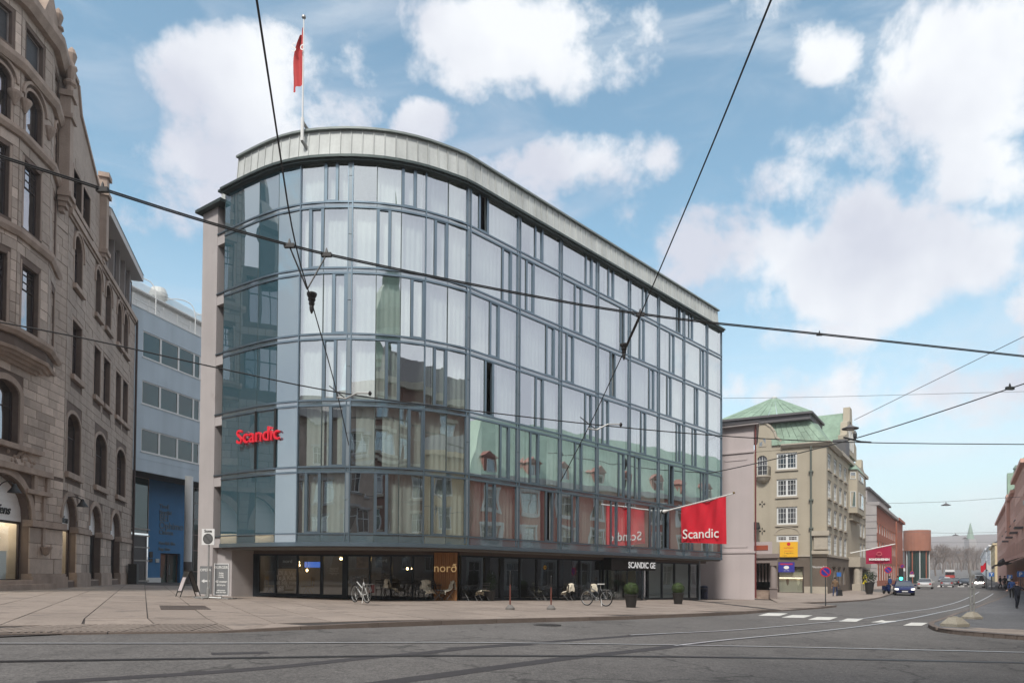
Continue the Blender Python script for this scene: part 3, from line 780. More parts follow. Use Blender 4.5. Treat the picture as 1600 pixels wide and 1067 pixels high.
for r in range(6):                                                  # storey bands: two rails and a strip of glass
    za = ROWZ[r] - .255
    if r == 0:
        za = 1.345
        hband(0, HLEN, ROWZ[0] - .055, ROWZ[0], -.06, .03).build('transom', M_alu, HOTEL)
    else:
        hband(0, HLEN, za - .03, za + .045, -.06, .035).build('transom', M_alu, HOTEL); hband(0, HLEN, ROWZ[r] - .06, ROWZ[r] + .012, -.06, .035).build('transom', M_alu, HOTEL)
    for a, b in zip(ALLS, ALLS[1:]):
        f = HF(a, b)
        MB().quad(f.pt(.012, za, 0), f.pt(f.len - .012, za, R.uniform(-.003, .003)), f.pt(f.len - .012, ROWZ[r] - .05, R.uniform(-.003, .003)), f.pt(.012, ROWZ[r] - .05, 0)).build('spandrel_glass', M_spandrel, HOTEL)
jm = MB()
for s in ALLS: bar(jm, s, .024, 1.345, TOP, -.03, .004)
jm.build('joint_strips', M_zincdark, HOTEL)
for i, s in enumerate(MOD_S):                                       # full height mullions, light channel beside most of them
    m = MB(); bar(m, s, .05, 1.345, TOP, -.05, .05); mu = m.build('mullion', M_alu, HOTEL)
    if i in (1, 3, 4, 5, 6, 7, 8, 9, 10):
        for r in range(6):
            z0, z1 = ROWZ[r] + .02, zt(r) - .03; zj = z0 + (z1 - z0) * .55
            m = MB(); bar(m, s - .10, .13, z0, zj - .012, .006, .022); bar(m, s - .10, .13, zj + .012, z1, .006, .022); m.build('channel', M_alulight, mu)
        m = MB(); bar(m, s - .185, .035, 1.4, TOP, -.05, .03); m.build('rail', M_alu, mu)
# floors, back walls, solid ends
for z in [1.17] + [q - .13 for q in ROWZ[1:]] + [TOP - .02]:
    m = MB(); st = hpath(0, HLEN, 0, -.09, .8)
    for (a, b) in zip(st, st[1:]):
        pass
    ss = [HLEN * i / 50 for i in range(51)]
    for a, b in zip(ss, ss[1:]):
        m.hexa([hp(a, z - .08, -.09), hp(b, z - .08, -.09), hp(b, z - .08, -3.0), hp(a, z - .08, -3.0), hp(a, z + .06, -.09), hp(b, z + .06, -.09), hp(b, z + .06, -3.0), hp(a, z + .06, -3.0)])
    m.build('floor', M_room, HOTEL)
hband(0, HLEN, 1.2, TOP, -3.0, -2.9, step=.8).build('inner_wall', M_room, HOTEL)
for s in MOD_S[1:-1]:                                               # room partitions
    m = MB(); bar(m, s, .12, 1.2, TOP, -2.9, -.12); m.build('partition', M_room, HOTEL)
# lower skirt: fascia and soffit
hband(-.0, HLEN, 1.17, 1.345, -.15, .06).build('fascia', M_alu, HOTEL)
PARTY = thing  # (placeholder name freed below)
# gutter, parapet panels, cap
hband(0, HLEN, LIP + .17, LIP + .28, -.05, .30).build('gutter', M_zincdark, HOTEL)
hband(0, HLEN, LIP + .08, LIP + .17, -.05, .20).build('eaves', M_zincdark, HOTEL)
ps = hs(371, 18.4); k = int((HLEN - .45 - ps) / .47); st = (HLEN - .45 - ps) / k
for i in range(k):
    a, b = ps + i * st, ps + (i + 1) * st; f = HF(a, b); tilt = .10
    m = MB(); z0, z1 = LIP + .28, 19.02
    m.hexa([f.pt(0, z0, .02), f.pt(f.len - .012, z0, .02), f.pt(f.len - .012, z0, -.1), f.pt(0, z0, -.1), f.pt(0, z1, .02 - tilt), f.pt(f.len - .012, z1, .02 - tilt), f.pt(f.len - .012, z1, -.2), f.pt(0, z1, -.2)])
    m.hexa([f.pt(0, z0, .06), f.pt(.03, z0, .06), f.pt(.03, z0, .0), f.pt(0, z0, .0), f.pt(0, z1, .06 - tilt), f.pt(.03, z1, .06 - tilt), f.pt(.03, z1, -tilt), f.pt(0, z1, -tilt)])
    m.build('parapet_panel', M_zinc, HOTEL)
hband(ps - .05, HLEN - .4, 19.02, 19.11, -.5, .06).build('parapet_cap', mat('mid_grey_zinc', (.20, .23, .22), .5, metal=.2), HOTEL)
# left return: side wall with recessed windows and the plaster pier
c0 = hp(0, 0); c1 = PZ(318, 335, 17.2); SIDE = F((c1.x, c1.y), (c0.x, c0.y)); w = SIDE.len
uS = lambda u, z=9: SIDE.su(u, z)
pier = uS(336.5)
pm = MB(); pm.fbox(SIDE, -.02, pier, -2.0, 17.2, -7, 0.0); pm.build('pier', M_pinkwall, HOTEL)
MB().fbox(SIDE, -.25, w + .02, 17.2, 17.34, -7, .28).build('roof_edge', M_zincdark, HOTEL)
lm = MB(); lm.fbox(SIDE, pier - .3, w - .1, 17.34, 18.15, -1.0, -.35); lm.build('side_parapet', M_zinc, HOTEL)
MB().fbox(SIDE, pier - .45, w, 18.15, 18.25, -1.1, -.25).build('side_parapet_cap', M_zincdark, HOTEL)
MB().fbox(SIDE, pier, w - .02, 1.2, 17.2, -1.4, -1.2).build('side_inner_wall', M_room, HOTEL)
for r in range(6):
    z0, z1 = ROWZ[r] - .05, min(ROWZ[r] + 2.3, 17.1)
    wf = MB(); a, b = pier + .02, w - .06
    for q in (a, a + (b - a) * .42, b - .07): wf.fbox(SIDE, q, q + .07, z0, z1, -.5, -.38)
    wf.fbox(SIDE, a, b, z0, z0 + .08, -.5, -.39); wf.fbox(SIDE, a, b, z1 - .08, z1, -.5, -.39)
    win = wf.build('window', M_alu, HOTEL)
    MB().quad(SIDE.pt(a, z0 + .08, -.45), SIDE.pt(b, z0 + .08, -.45), SIDE.pt(b, z1 - .08, -.45), SIDE.pt(a, z1 - .08, -.45)).build('pane', M_glass, win)
    MB().fbox(SIDE, pier, w - .02, z0 - .5, z0, -.6, -.02).build('ledge', M_pinkwall, HOTEL)
    MB().fbox(SIDE, pier, w - .02, z0 - .02, z0 + .03, -.55, .04).build('ledge_flashing', M_alu, HOTEL)
# plaster corner at ground floor
gA = P(362, 900, 31.6); gB = P(396.5, 900, 32.6); gC = P(308, 900, c1.y)
base = MB(); LB = F((c1.x, c1.y), (gA.x, gA.y)); RB = F((gA.x, gA.y), (gB.x, gB.y))
base.prism([(c1.x, c1.y), (gA.x, gA.y), (gB.x, gB.y), (gB.x + .5, gB.y + 3), (c1.x + 2, c1.y + 5)], -2.2, 1.168)
base.build('plinth_wall', M_pinkwall, HOTEL)
# roof and hidden bulk
rb = [hp(HLEN * i / 40, 0, -.3) for i in range(41)]
bk = [Vector((rb[-1].x - 7, rb[-1].y + 6.5, 0)), Vector((rb[0].x + 6, rb[0].y + 11, 0))]
m = MB(); m.prism([(p.x, p.y) for p in rb + bk], TOP, TOP + .25); m.build('roof', M_zincdark, HOTEL)
m = MB(); ring = [hp(HLEN, 0, -3.05), bk[0], bk[1], Vector((c1.x + 1, c1.y + 6.5, 0)), hp(0.2, 0, -3.05)]
m.prism([(p.x, p.y) for p in ring], -2, TOP - .1); m.build('rear_wing', M_pinkwall, HOTEL)
RE = F(hpt(HLEN), hpt(HLEN) + Vector((-3.2, 2.95, 0)))              # closed right end above the pavement
MB().fbox(RE, 0, RE.len, 1.17, TOP, -.05, 0).build('end_wall', M_alu, HOTEL)
# soffit over the pavement
SHOP_A = Vector((gB.x, gB.y, 0)); nrm = hn(HLEN * .8); 
OB1 = hpt(HLEN) - nrm * 1.25; OB0 = hpt(hs(700, 1)) - nrm * 1.25
OBD = (OB1 - OB0).normalized()
SB = OB1 + OBD * 0.0
kk = (32.3 - OB1.y) / OBD.y; OB0 = OB1 + OBD * kk                   # bend where the front turns
SH1, SH2 = F(SHOP_A, OB0), F(OB0, OB1)
m = MB(); ss = [HLEN * i / 60 for i in range(61)]
for a, b in zip(ss, ss[1:]):
    m.quad(hp(a, 1.165, .05), hp(a, 1.165, -4.6), hp(b, 1.165, -4.6), hp(b, 1.165, .05))
m.build('soffit', M_soffit, HOTEL)
# ------------------------------------------------------------------ shopfront
M_frame = mat('shopfront_frame', (0.018, 0.026, 0.034), 0.4, metal=0.3)
ST = 0.93
sm = MB(); sm.fbox(SH1, 0, SH1.len, ST, 1.16, -.15, .05); sm.build('bulkhead', M_soffit, HOTEL)
sm = MB(); sm.fbox(SH2, 0, SH2.len, ST, 1.16, -.15, .05); sm.build('bulkhead', M_soffit, HOTEL)
def gbase(f, a): p = f.pt(a, 0); return gz(p.x, p.y) + .10
def shop_bay(f, a, b, door=False, label=None):
    za, zb = gbase(f, a), gbase(f, b); z0 = min(za, zb) - .02
    fr = MB(); fw = .09 if door else .045
    fr.fbox(f, a, a + fw, z0, ST, -.08, .06); fr.fbox(f, b - fw, b, z0, ST, -.08, .06); fr.fbox(f, a + fw, b - fw, ST - .09, ST, -.08, .055); fr.fbox(f, a + fw, b - fw, z0, max(za, zb) + .12, -.08, .055)
    o = fr.build('door' if door else 'shop_window', M_frame, HOTEL)
    MB().quad(f.pt(a + fw, z0, 0), f.pt(b - fw, z0, 0), f.pt(b - fw, ST - .09, 0), f.pt(a + fw, ST - .09, 0)).build('pane', M_shopglass, o)
    if door:
        c = a + .2 if door == 'l' else b - .2
        MB().tube([f.pt(c, za + .95, .05), f.pt(c, za + .95, .13), f.pt(c, za + 1.4, .13), f.pt(c, za + 1.4, .05)], .016).build('handle', M_alulight, o)
    return o
sU = lambda u: SH1.su(u, -.3); tU = lambda u: SH2.su(u, -.4)
for a, b, d in [(397, 404, 0), (404, 431, 0), (431, 465, 0), (465, 502, 0), (502, 538, 'l'), (542, 578, 0), (578, 611, 0), (611, 645, 0), (645, 677, 0)]:
    shop_bay(SH1, sU(a), sU(b), d)
endu = 677
for a, b, d in [(719, 757, 0), (762, 782, 'l'), (785, 812, 0), (812, 838, 0), (838, 872, 0), (872, 905, 0), (905, 938, 0), (1012, 1034, 0), (1034, 1053.5, 0), (1053.5, 1077, 0), (1077, 1090, 0)]:
    shop_bay(SH2, tU(a), tU(b), d)
for f, us in ((SH1, [sU(399.5), sU(540)]), (SH2, [tU(783.5), tU(759.5)])):
    for q in us: MB().fbox(f, q - .10, q + .10, -2.2, ST, -.1, .075).build('post', M_frame, HOTEL)
lastp = SH2.su(1091.5, -.4); MB().fbox(SH2, lastp - .05, lastp + .12, -2.4, 1.16, -.1, .08).build('post', M_alulight, HOTEL)
# floor and back wall of the restaurant
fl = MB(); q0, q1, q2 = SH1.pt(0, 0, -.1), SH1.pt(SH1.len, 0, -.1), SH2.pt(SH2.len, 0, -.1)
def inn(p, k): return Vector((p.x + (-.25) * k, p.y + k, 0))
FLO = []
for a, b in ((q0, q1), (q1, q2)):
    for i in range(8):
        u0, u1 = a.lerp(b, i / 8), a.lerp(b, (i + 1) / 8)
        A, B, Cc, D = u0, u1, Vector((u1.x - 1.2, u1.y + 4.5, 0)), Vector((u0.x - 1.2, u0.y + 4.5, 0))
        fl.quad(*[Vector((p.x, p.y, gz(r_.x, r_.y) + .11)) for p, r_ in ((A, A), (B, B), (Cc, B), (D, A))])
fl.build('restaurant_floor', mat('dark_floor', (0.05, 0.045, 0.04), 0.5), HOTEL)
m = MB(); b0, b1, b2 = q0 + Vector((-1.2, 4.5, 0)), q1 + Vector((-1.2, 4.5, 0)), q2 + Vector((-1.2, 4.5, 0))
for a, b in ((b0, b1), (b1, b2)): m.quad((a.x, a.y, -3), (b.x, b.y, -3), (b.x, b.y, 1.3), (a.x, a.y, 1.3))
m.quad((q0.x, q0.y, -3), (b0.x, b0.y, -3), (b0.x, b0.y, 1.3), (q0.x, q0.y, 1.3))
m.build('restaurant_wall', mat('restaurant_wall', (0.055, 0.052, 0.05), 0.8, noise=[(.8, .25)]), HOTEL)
# pale blinds behind the last bays
bl = MB(); a, b = tU(1012), tU(1089); bl.fbox(SH2, a, b, -2.2, ST, -.5, -.45); bl.build('blind', mat('grey_blind', (0.30, 0.31, 0.30), 0.8), HOTEL)
# ------------------------------------------------------------------ generic facade pieces
def arch_fill(mb, f, a, b, zs, zc, n0, n1, seg=12):
    """stone left over between a rectangular opening head and its arch (spring zs, crown zc)"""
    c, hw, h = (a + b) / 2, (b - a) / 2, zc - zs
    for sgn in (-1, 1):
        prof = [(c + sgn * hw, zc)]
        for i in range(seg // 2 + 1):
            t = math.pi / 2 * i / (seg // 2); prof.append((c + sgn * hw * math.cos(t), zs + h * math.sin(t)))
        if sgn < 0: prof = prof[::-1]
        prof = prof if sgn < 0 else prof
        ar = sum(p[0] * q[1] - q[0] * p[1] for p, q in zip(prof, prof[1:] + prof[:1]))
        if ar < 0: prof = prof[::-1]
        for i in range(1, len(prof) - 1):
            pass
        k = prof.index((c + sgn * hw, zc)); prof = prof[k:] + prof[:k]
        for i in range(1, len(prof) - 1): mb.fprism(f, [prof[0], prof[i], prof[i + 1]], n0, n1)
class Trim:
    """every moulding its own part"""
    def fbox(s, *a): MB().fbox(*a).build('moulding', M_trim, STONE)
    def sweep(s, *a): MB().sweep(*a).build('string_course', M_trim, STONE)
def arch_ring(mb, f, a, b, zs, zc, w, n0, n1, seg=14, legs=None):
    if isinstance(mb, Trim): m = MB(); arch_ring(m, f, a, b, zs, zc, w, n0, n1, seg, legs); m.build('arch_surround', M_trim, STONE); return
    c, hw, h = (a + b) / 2, (b - a) / 2, zc - zs
    pts = []
    if legs is not None: pts.append((c + hw, legs, c + hw + w, legs))
    for i in range(seg + 1):
        t = math.pi * i / seg; x, y = math.cos(t), math.sin(t); pts.append((c + hw * x, zs + h * y, c + (hw + w) * x, zs + (h + w) * y))
    if legs is not None: pts.append((c - hw, legs, c - hw - w, legs))
    for p, q in zip(pts, pts[1:]): mb.fprism(f, [(p[0], p[1]), (p[2], p[3]), (q[2], q[3]), (q[0], q[1])], n0, n1)
def window(parent, f, a, b, z0, z1, n, mf, mg, cols=(), rows=(), fw=.07, bw=.05, panes=True, name='window', glass_n=-.05, lights=None, label=None):
    """frame with bars; cols / rows are fractions; lights=(row_lo, ncols, nrows) adds small glazing bars above the last rail"""
    fr = MB(); W, H = b - a, z1 - z0
    fr.fbox(f, a, a + fw, z0, z1, n - .08, n); fr.fbox(f, b - fw, b, z0, z1, n - .08, n); fr.fbox(f, a + fw, b - fw, z0, z0 + fw, n - .08, n - .002); fr.fbox(f, a + fw, b - fw, z1 - fw, z1, n - .08, n - .002)
    for c in cols: x = a + W * c; fr.fbox(f, x - bw / 2, x + bw / 2, z0 + fw, z1 - fw, n - .07, n - .004)
    for r in rows: y = z0 + H * r; fr.fbox(f, a + fw, b - fw, y - bw / 2, y + bw / 2, n - .07, n - .007)
    if lights:
        y0 = z0 + H * lights[0]
        for i in range(1, lights[1]): x = a + W * i / lights[1]; fr.fbox(f, x - .018, x + .018, y0, z1 - fw, n - .065, n - .012)
        for i in range(1, lights[2]): y = y0 + (z1 - y0) * i / lights[2]; fr.fbox(f, a + fw, b - fw, y - .018, y + .018, n - .065, n - .015)
    o = fr.build(name, mf, parent)
    if label: o['label'] = label
    cs = [0] + list(cols) + [1]; rs = [0] + list(rows) + [1]
    cells = [(c0, c1, r0, r1) for c0, c1 in zip(cs, cs[1:]) for r0, r1 in zip(rs, rs[1:])] if panes else [(0, 1, 0, 1)]
    for c0, c1, r0, r1 in cells:
        x0, x1, y0, y1 = a + W * c0, a + W * c1, z0 + H * r0, z0 + H * r1; g = n + glass_n; j = R.uniform(-.004, .004); j2 = R.uniform(-.004, .004)
        MB().quad(f.pt(x0, y0, g + j), f.pt(x1, y0, g - j2), f.pt(x1, y1, g - j), f.pt(x0, y1, g + j2)).build('pane', mg, o)
    return o
BLOCKS = {}
def stones(key, f, a0, a1, z0, z1, ops, ch=.46, bl=(.7, 1.15), n=.0, proud=.035, gap=.024):
    lst = BLOCKS.setdefault(key, []); k = max(1, round((z1 - z0) / ch)); ch = (z1 - z0) / k; rr = random.Random(int(a0 * 10 + z0 * 7))
    for i in range(k):
        za, zb = z0 + i * ch, z0 + (i + 1) * ch; runs = [(a0, a1)]
        for o in ops:
            if o[2] < zb - .03 and o[3] > za + .03:
                nr = []
                for (p, q) in runs:
                    if o[1] <= p or o[0] >= q: nr.append((p, q)); continue
                    if o[0] > p: nr.append((p, o[0]))
                    if o[1] < q: nr.append((o[1], q))
                runs = nr
        for (p, q) in runs:
            if q - p < .08: continue
            x = p; first = True
            while x < q - .05:
                l = rr.uniform(*bl) * (.55 if first and i % 2 else 1); first = False
                if q - (x + l) < .35: l = q - x
                lst.append((f, x + gap / 2, min(q, x + l) - gap / 2, za + gap / 2, zb - gap / 2, n, proud * rr.uniform(.6, 1.3))); x += l
def build_blocks(key, parent, m, most=300):
    lst = BLOCKS[key]
    def size(b):
        f, a, c, z0, z1, n, p = b; q = f.pt((a + c) / 2, (z0 + z1) / 2)
        if q.y < 1: return 0
        u0, v0 = proj(f.pt(a, z0)); u1, v1 = proj(f.pt(c, z1))
        if u1 < -20 or u0 > 1620 or v0 < -20: return 0
        return abs(u1 - u0) * abs(v1 - v0)
    lst.sort(key=size, reverse=True); mb = MB()
    for i, (f, a, c, z0, z1, n, p) in enumerate(lst):
        if i < most: piece('stone_block', m, parent, f.pt((a + c) / 2, (z0 + z1) / 2, n + p / 2 - .02), (c - a, p + .04, z1 - z0), f.ang())
        else: mb.fbox(f, a, c, z0, z1, n - .04, n + p)
    if mb.v: mb.build('stone_blocks', m, parent, kind='stuff')

# ------------------------------------------------------------------ old stone building on the left
M_stone = mat('grey_brown_granite', (0.47, 0.385, 0.325), 0.9, var=0.24, noise=[(.35, .16), (3, .1), (30, .12)], bump=(12, .4, .02), streak=(1.0, .10), dirt=((.14, .105, .085), .7, .60, .85))
M_stonejoint = mat('stone_joint', (0.15, 0.11, 0.09), 0.95, noise=[(2, .15)])
M_trim = mat('dressed_stone', (0.36, 0.28, 0.23), 0.9, noise=[(1.2, .15), (14, .1)], bump=(14, .3, .015), streak=(1.5, .18))
M_wood = mat('dark_brown_window_wood', (0.035, 0.02, 0.018), 0.6)
M_oldglass = glass_mat('old_glass', None, base=0.32, gain=1.0, back=(0.02, 0.022, 0.022), wave=(.8, .03), rough=.01, gcol=(.92, .93, 1))
M_slate = mat('slate_roof', (0.05, 0.052, 0.058), 0.6, noise=[(2, .2), (14, .2)], bump=(8, .3, .03))
M_whitetile = mat('white_glazed_tile', (0.84, 0.84, 0.84), 0.4, var=.03)
M_black = mat('black_paint', (0.012, 0.012, 0.012), 0.5)
Apt = P(95, 900, 38.0); Bpt = P(203.5, 900, 55.0)
D0 = Vector((-0.10, 0.995, 0)).normalized()
A0 = Vector((Apt.x, Apt.y, 0)) - D0 * 13
W0 = F((A0.x, A0.y), (Apt.x, Apt.y)); W1 = F((Apt.x, Apt.y), (Bpt.x, Bpt.y))
STONE = thing('stone_building', 'tall old grey brown stone building with an oriel tower and arched shop windows', 'building', (Apt.x - 4, Apt.y, gz(Apt.x, Apt.y)))
w0u = lambda u, z: W0.su(u, z); w1u = lambda u, z: W1.su(u, z)
EAVE = 23.7
ops1 = []
def o1(u0, u1, z0, z1, kind): ops1.append((w1u(u0, (z0 + z1) / 2), w1u(u1, (z0 + z1) / 2), z0, z1, kind))
for u0, u1 in [(96.5, 118), (139, 156.5), (172.5, 186.5)]: o1(u0, u1, -.55, 4.35, 'shop')
for u0, u1 in [(103.5, 124.5), (147.5, 165.5), (181, 195)]: o1(u0, u1, 5.7, 9.2, 'seg')
for u0, u1 in [(112, 126.5), (146, 156), (161, 171), (180, 188), (191, 199)]: o1(u0, u1, 11.4, 14.6, 'rect')
for u0, u1 in [(115.5, 128), (148.5, 157.5), (164, 173), (182, 189.5), (192.5, 199.5)]: o1(u0, u1, 16.7, 19.75, 'arch')
for u0, u1 in [(114, 127), (129, 140)]: o1(u0, u1, 21.0, 23.2, 'rect4')
dz0 = w1u(160, 22)
mb = MB(); mb.wall(W1, 0, W1.len, -3, 20.6, [o[:4] for o in ops1], .42); mb.wall(W1, 0, dz0, 20.6, EAVE + .3, [o[:4] for o in ops1 if o[4] == 'rect4'], .42)
for o in ops1:
    a, b, z0, z1, kd = o
    if kd in ('arch', 'shop', 'seg'):
        zs = z1 - (b - a) / 2 if kd != 'seg' else z1 - (b - a) * .28
        if kd == 'shop': zs = max(2.55, z1 - (b - a) / 2)
        arch_fill(mb, W1, a, b, zs, z1, -.40, -.002)
mb.build('wall', M_stonejoint, STONE)
trim = Trim()
for o in ops1:
    a, b, z0, z1, kd = o; w = b - a
    if kd == 'shop':
        zs = max(2.55, z1 - w / 2); arch_ring(trim, W1, a, b, zs, z1, .30, -.02, .07)
        t = MB(); t.fbox(W1, a, b, 2.5, z1, -.42, -.36); sg = t.build('arch_panel', M_whitetile, STONE)
        k = 0
        while 2.5 + k * .16 < z1: MB().fbox(W1, a, b, 2.505 + k * .16, 2.65 + k * .16, -.37, -.345).build('tile', M_whitetile, sg); k += 1
    elif kd == 'arch':
        arch_ring(trim, W1, a, b, z1 - w / 2, z1, .16, -.02, .05, legs=z0); arch_ring(trim, W1, a - .16, b + .16, z1 - w / 2, z1 + .16, .13, -.02, .12, legs=z1 - w / 2 - .35)
        trim.fbox(W1, (a + b) / 2 - .16, (a + b) / 2 + .16, z1 + .42, z1 + .95, -.02, .13)
        window(STONE, W1, a, b, z0, z1, -.26, M_wood, M_oldglass, cols=(.5,), rows=(.62,), lights=(.62, 3, 3))
        trim.fbox(W1, a - .2, b + .2, z0 - .28, z0 - .02, -.02, .22)
    elif kd == 'seg':
        arch_ring(trim, W1, a, b, z1 - w * .28, z1, .2, -.02, .06, legs=z0)
        window(STONE, W1, a, b, z0, z1, -.26, M_wood, M_oldglass, cols=(), rows=(.62,))
        trim.fbox(W1, a - .25, b + .25, z0 - .34, z0 - .02, -.02, .22)
    else:
        for q in (a - .17, b + .01): trim.fbox(W1, q, q + .16, z0, z1 + .1, -.02, .045)
        trim.fbox(W1, a - .17, b + .17, z1 + .0, z1 + .2, -.02, .05)
        window(STONE, W1, a, b, z0, z1, -.26, M_wood, M_oldglass, cols=(.5,) if w > 1 else (), rows=(.66,), lights=(.66, 3, 2) if kd == 'rect' else None)
        trim.fbox(W1, a - .22, b + .22, z0 - .3, z0 - .02, -.02, .22)
for z, h, n in [(4.9, .0, 0), (20.2, .34, .22)]:
    if h: trim.fbox(W1, 0, W1.len, z, z + h, -.05, n); trim.fbox(W1, 0, W1.len, z - .16, z, -.05, n * .5)
mg = .16
sops = [(o[0] - mg, o[1] + mg, o[2] - (.3 if o[4] != 'shop' else 0), o[3] + mg) for o in ops1]
stones('st', W1, .02, W1.len - .02, 4.6, 20.0, sops); stones('st', W1, .02, dz0, 20.55, EAVE + .2, sops)
# piers between the shop arches: bigger dressed blocks, plinth and impost mouldings
xs = [0.0] + [q for o in ops1 if o[4] == 'shop' for q in (o[0], o[1])] + [W1.len]
for a, b in zip(xs[0::2], xs[1::2]):
    if b - a < .15: continue
    stones('st', W1, a, b, -.1, 2.3, [], ch=.6, bl=(.8, 1.4), proud=.05); trim.fbox(W1, a - .06, b + .06, 2.32, 2.58, -.3, .16); trim.fbox(W1, a - .03, b + .03, 2.58, 2.68, -.3, .1)
    trim.fbox(W1, a - .05, b + .05, -3, -.12, -.3, .13); trim.fbox(W1, a - .05, b + .05, -.12, -.02, -.3, .09)
for o in ops1:
    if o[4] == 'shop': trim.fbox(W1, o[0], o[1], -3, -.55, -.4, -.12); trim.fbox(W1, o[0], o[1], -.57, -.47, -.4, -.04)
stones('st', W1, .02, W1.len - .02, 2.72, 4.58, [(o[0] - .31, o[1] + .31, 0, 4.6) for o in ops1 if o[4] == 'shop'])
# timber attic storey with its eaves (far half)
M_attic = mat('grey_brown_timber', (0.27, 0.24, 0.225), 0.8, noise=[(2, .1)])
MB().fbox(W1, dz0, W1.len, 20.56, EAVE, -.6, -.5).build('attic_wall', M_attic, STONE)
n = 6; ws = (W1.len - dz0) / n
for i in range(n):
    if i % 2 == 0 or i == 5: window(STONE, W1, dz0 + i * ws + .08, dz0 + (i + 1) * ws - .04, 20.9, EAVE - .2, -.25, M_attic, M_oldglass, cols=(.5,))
    MB().fbox(W1, dz0 + i * ws - .08, dz0 + i * ws + .08, 20.56, EAVE, -.5, -.05).build('post', M_attic, STONE)
MB().fbox(W1, dz0 - .3, W1.len + .1, EAVE, EAVE + .5, -3, .55).build('eaves', mat('pale_eaves', (.55, .52, .50), .7), STONE)
m = MB(); m.add([W1.pt(dz0 - .3, EAVE + .5, .6), W1.pt(W1.len + .1, EAVE + .5, .6), W1.pt(W1.len + .1, EAVE + 3.5, -4), W1.pt(dz0 - .3, EAVE + 3.5, -4)], [(0, 1, 2, 3)]); m.build('roof', M_slate, STONE)
# gable with stepped shoulders and finials on the near half
gm = MB(); g0, g1 = w1u(103, 25), w1u(158, 24); gc = w1u(117, 27)
prof = [(g0, EAVE), (g1, EAVE), (g1 - .3, EAVE + .9), (g1 - 1.6, EAVE + 1.5), (gc + 1.0, EAVE + 3.2), (gc + .35, EAVE + 4.6), (gc - .35, EAVE + 4.6), (gc - .9, EAVE + 3.2), (g0 + .3, EAVE + 1.4)]
gm.fprism(W1, prof, -.6, .02); gm.build('gable', M_stone, STONE)
cp = MB()
for p, q in zip(prof[1:], prof[2:]):
    d = Vector((q[0] - p[0], q[1] - p[1])); d.normalize(); nx = (d.y * .22, -d.x * .22)
    cp.fprism(W1, [p, (p[0] + nx[0], p[1] + nx[1]), (q[0] + nx[0], q[1] + nx[1]), q], -.65, .12)
cp.build('gable_coping', M_trim, STONE)
def finial(mb, p, s=1.0):
    mb.lathe(p, [(.16 * s, -.3), (.16 * s, .2 * s), (.26 * s, .28 * s), (.26 * s, .38 * s), (.12 * s, .5 * s), (.2 * s, .8 * s), (.24 * s, 1.0 * s), (.14 * s, 1.25 * s), (.02, 1.4 * s)], 8)
fm = MB(); finial(fm, W1.pt(gc, EAVE + 4.9, -.2), 1.15); finial(fm, W1.pt(g1 - .15, EAVE + .9, 0), 1.2); finial(fm, W1.pt(w1u(99, 26), EAVE + 2.6, .3), 1.3); fm.build('finial', M_trim, STONE, kind='stuff')
cb = MB()
for q, z in [(g1 - .1, 20.3), (w1u(98, 23), 19.8)]:                 # corbelled pilasters carrying the finials
    for i in range(4): cb.fbox(W1, q - .18 - i * .09, q + .18 + i * .09, z - .2 + i * .26, z + .06 + i * .26, -.1, .15 + i * .13)
    cb.fbox(W1, q - .3, q + .3, z + .84, EAVE + 2.2, -.1, .42); cb.fbox(W1, q - .42, q + .42, EAVE + 1.0, EAVE + 1.25, -.1, .55); cb.fbox(W1, q - .42, q + .42, EAVE + 2.2, EAVE + 2.5, -.1, .55)
cb.build('corbel', M_trim, STONE, kind='stuff')
# front wall W0 and the shop beneath the oriel
L0 = W0.len
s_arch1 = w0u(44, 1); a_w = 4.6
ops0 = [(s_arch1 - a_w, s_arch1, -.6, 4.75, 'shop'), (w0u(28.5, 7.5) - 2.0, w0u(28.5, 7.5), 6.35, 9.3, 'seg'), (.7, s_arch1 - 6.0, -.6, 4.75, 'shop'), (2.4, 4.0, 6.35, 9.3, 'seg')]
for z in (11.4, 15.6): ops0 += [(.8, 2.0, z, z + 2.8, 'rect'), (3.4, 4.6, z, z + 2.8, 'rect')]
mb = MB(); mb.wall(W0, 0, L0, -3, 19.0, [o[:4] for o in ops0], .5); mb.wall(W0, L0 - 7.6, L0, 19.0, EAVE + 5, [], .5)
MB().lathe(W0.pt(2.2, 19, -1.2), [(1.7, -1), (1.7, 2.2), (1.95, 2.4), (1.9, 2.9), (1.2, 4.2), (.8, 4.6), (.75, 5.6), (.2, 7.4), (.03, 8.4)], 12).build('corner_turret', M_slate, STONE)
for o in ops0:
    a, b, z0, z1, kd = o
    if kd == 'shop': arch_fill(mb, W0, a, b, 2.7, z1, -.48, -.002); arch_ring(trim, W0, a, b, 2.7, z1, .42, -.02, .10); arch_ring(trim, W0, a, b, 2.7, z1, .16, -.02, .16)
    elif kd == 'seg': arch_fill(mb, W0, a, b, z1 - .55, z1, -.4, -.002); arch_ring(trim, W0, a, b, z1 - .55, z1, .3, -.02, .08, legs=z0); window(STONE, W0, a, b, z0, z1, -.3, M_wood, M_oldglass, cols=(.5,), rows=(.6,))
    else: window(STONE, W0, a, b, z0, z1, -.3, M_wood, M_oldglass, cols=(.5,), rows=(.66,))
mb.build('wall', M_stonejoint, STONE)
sops0 = [(o[0] - .3, o[1] + .3, o[2] - .3, o[3] + .3) for o in ops0]
stones('st', W0, 0, L0 - .02, 5.2, 18.9, sops0); stones('st', W0, L0 - 7.6, L0 - .02, 18.95, EAVE + 4.6, [])
stones('st', W0, 0, L0 - .02, 2.72, 5.0, [(o[0] - .43, o[1] + .43, 0, 5.2) for o in ops0 if o[4] == 'shop'])
stones('st', W0, s_arch1, L0 - .02, -.1, 2.3, [], ch=.8, bl=(.9, 1.5), proud=.06)
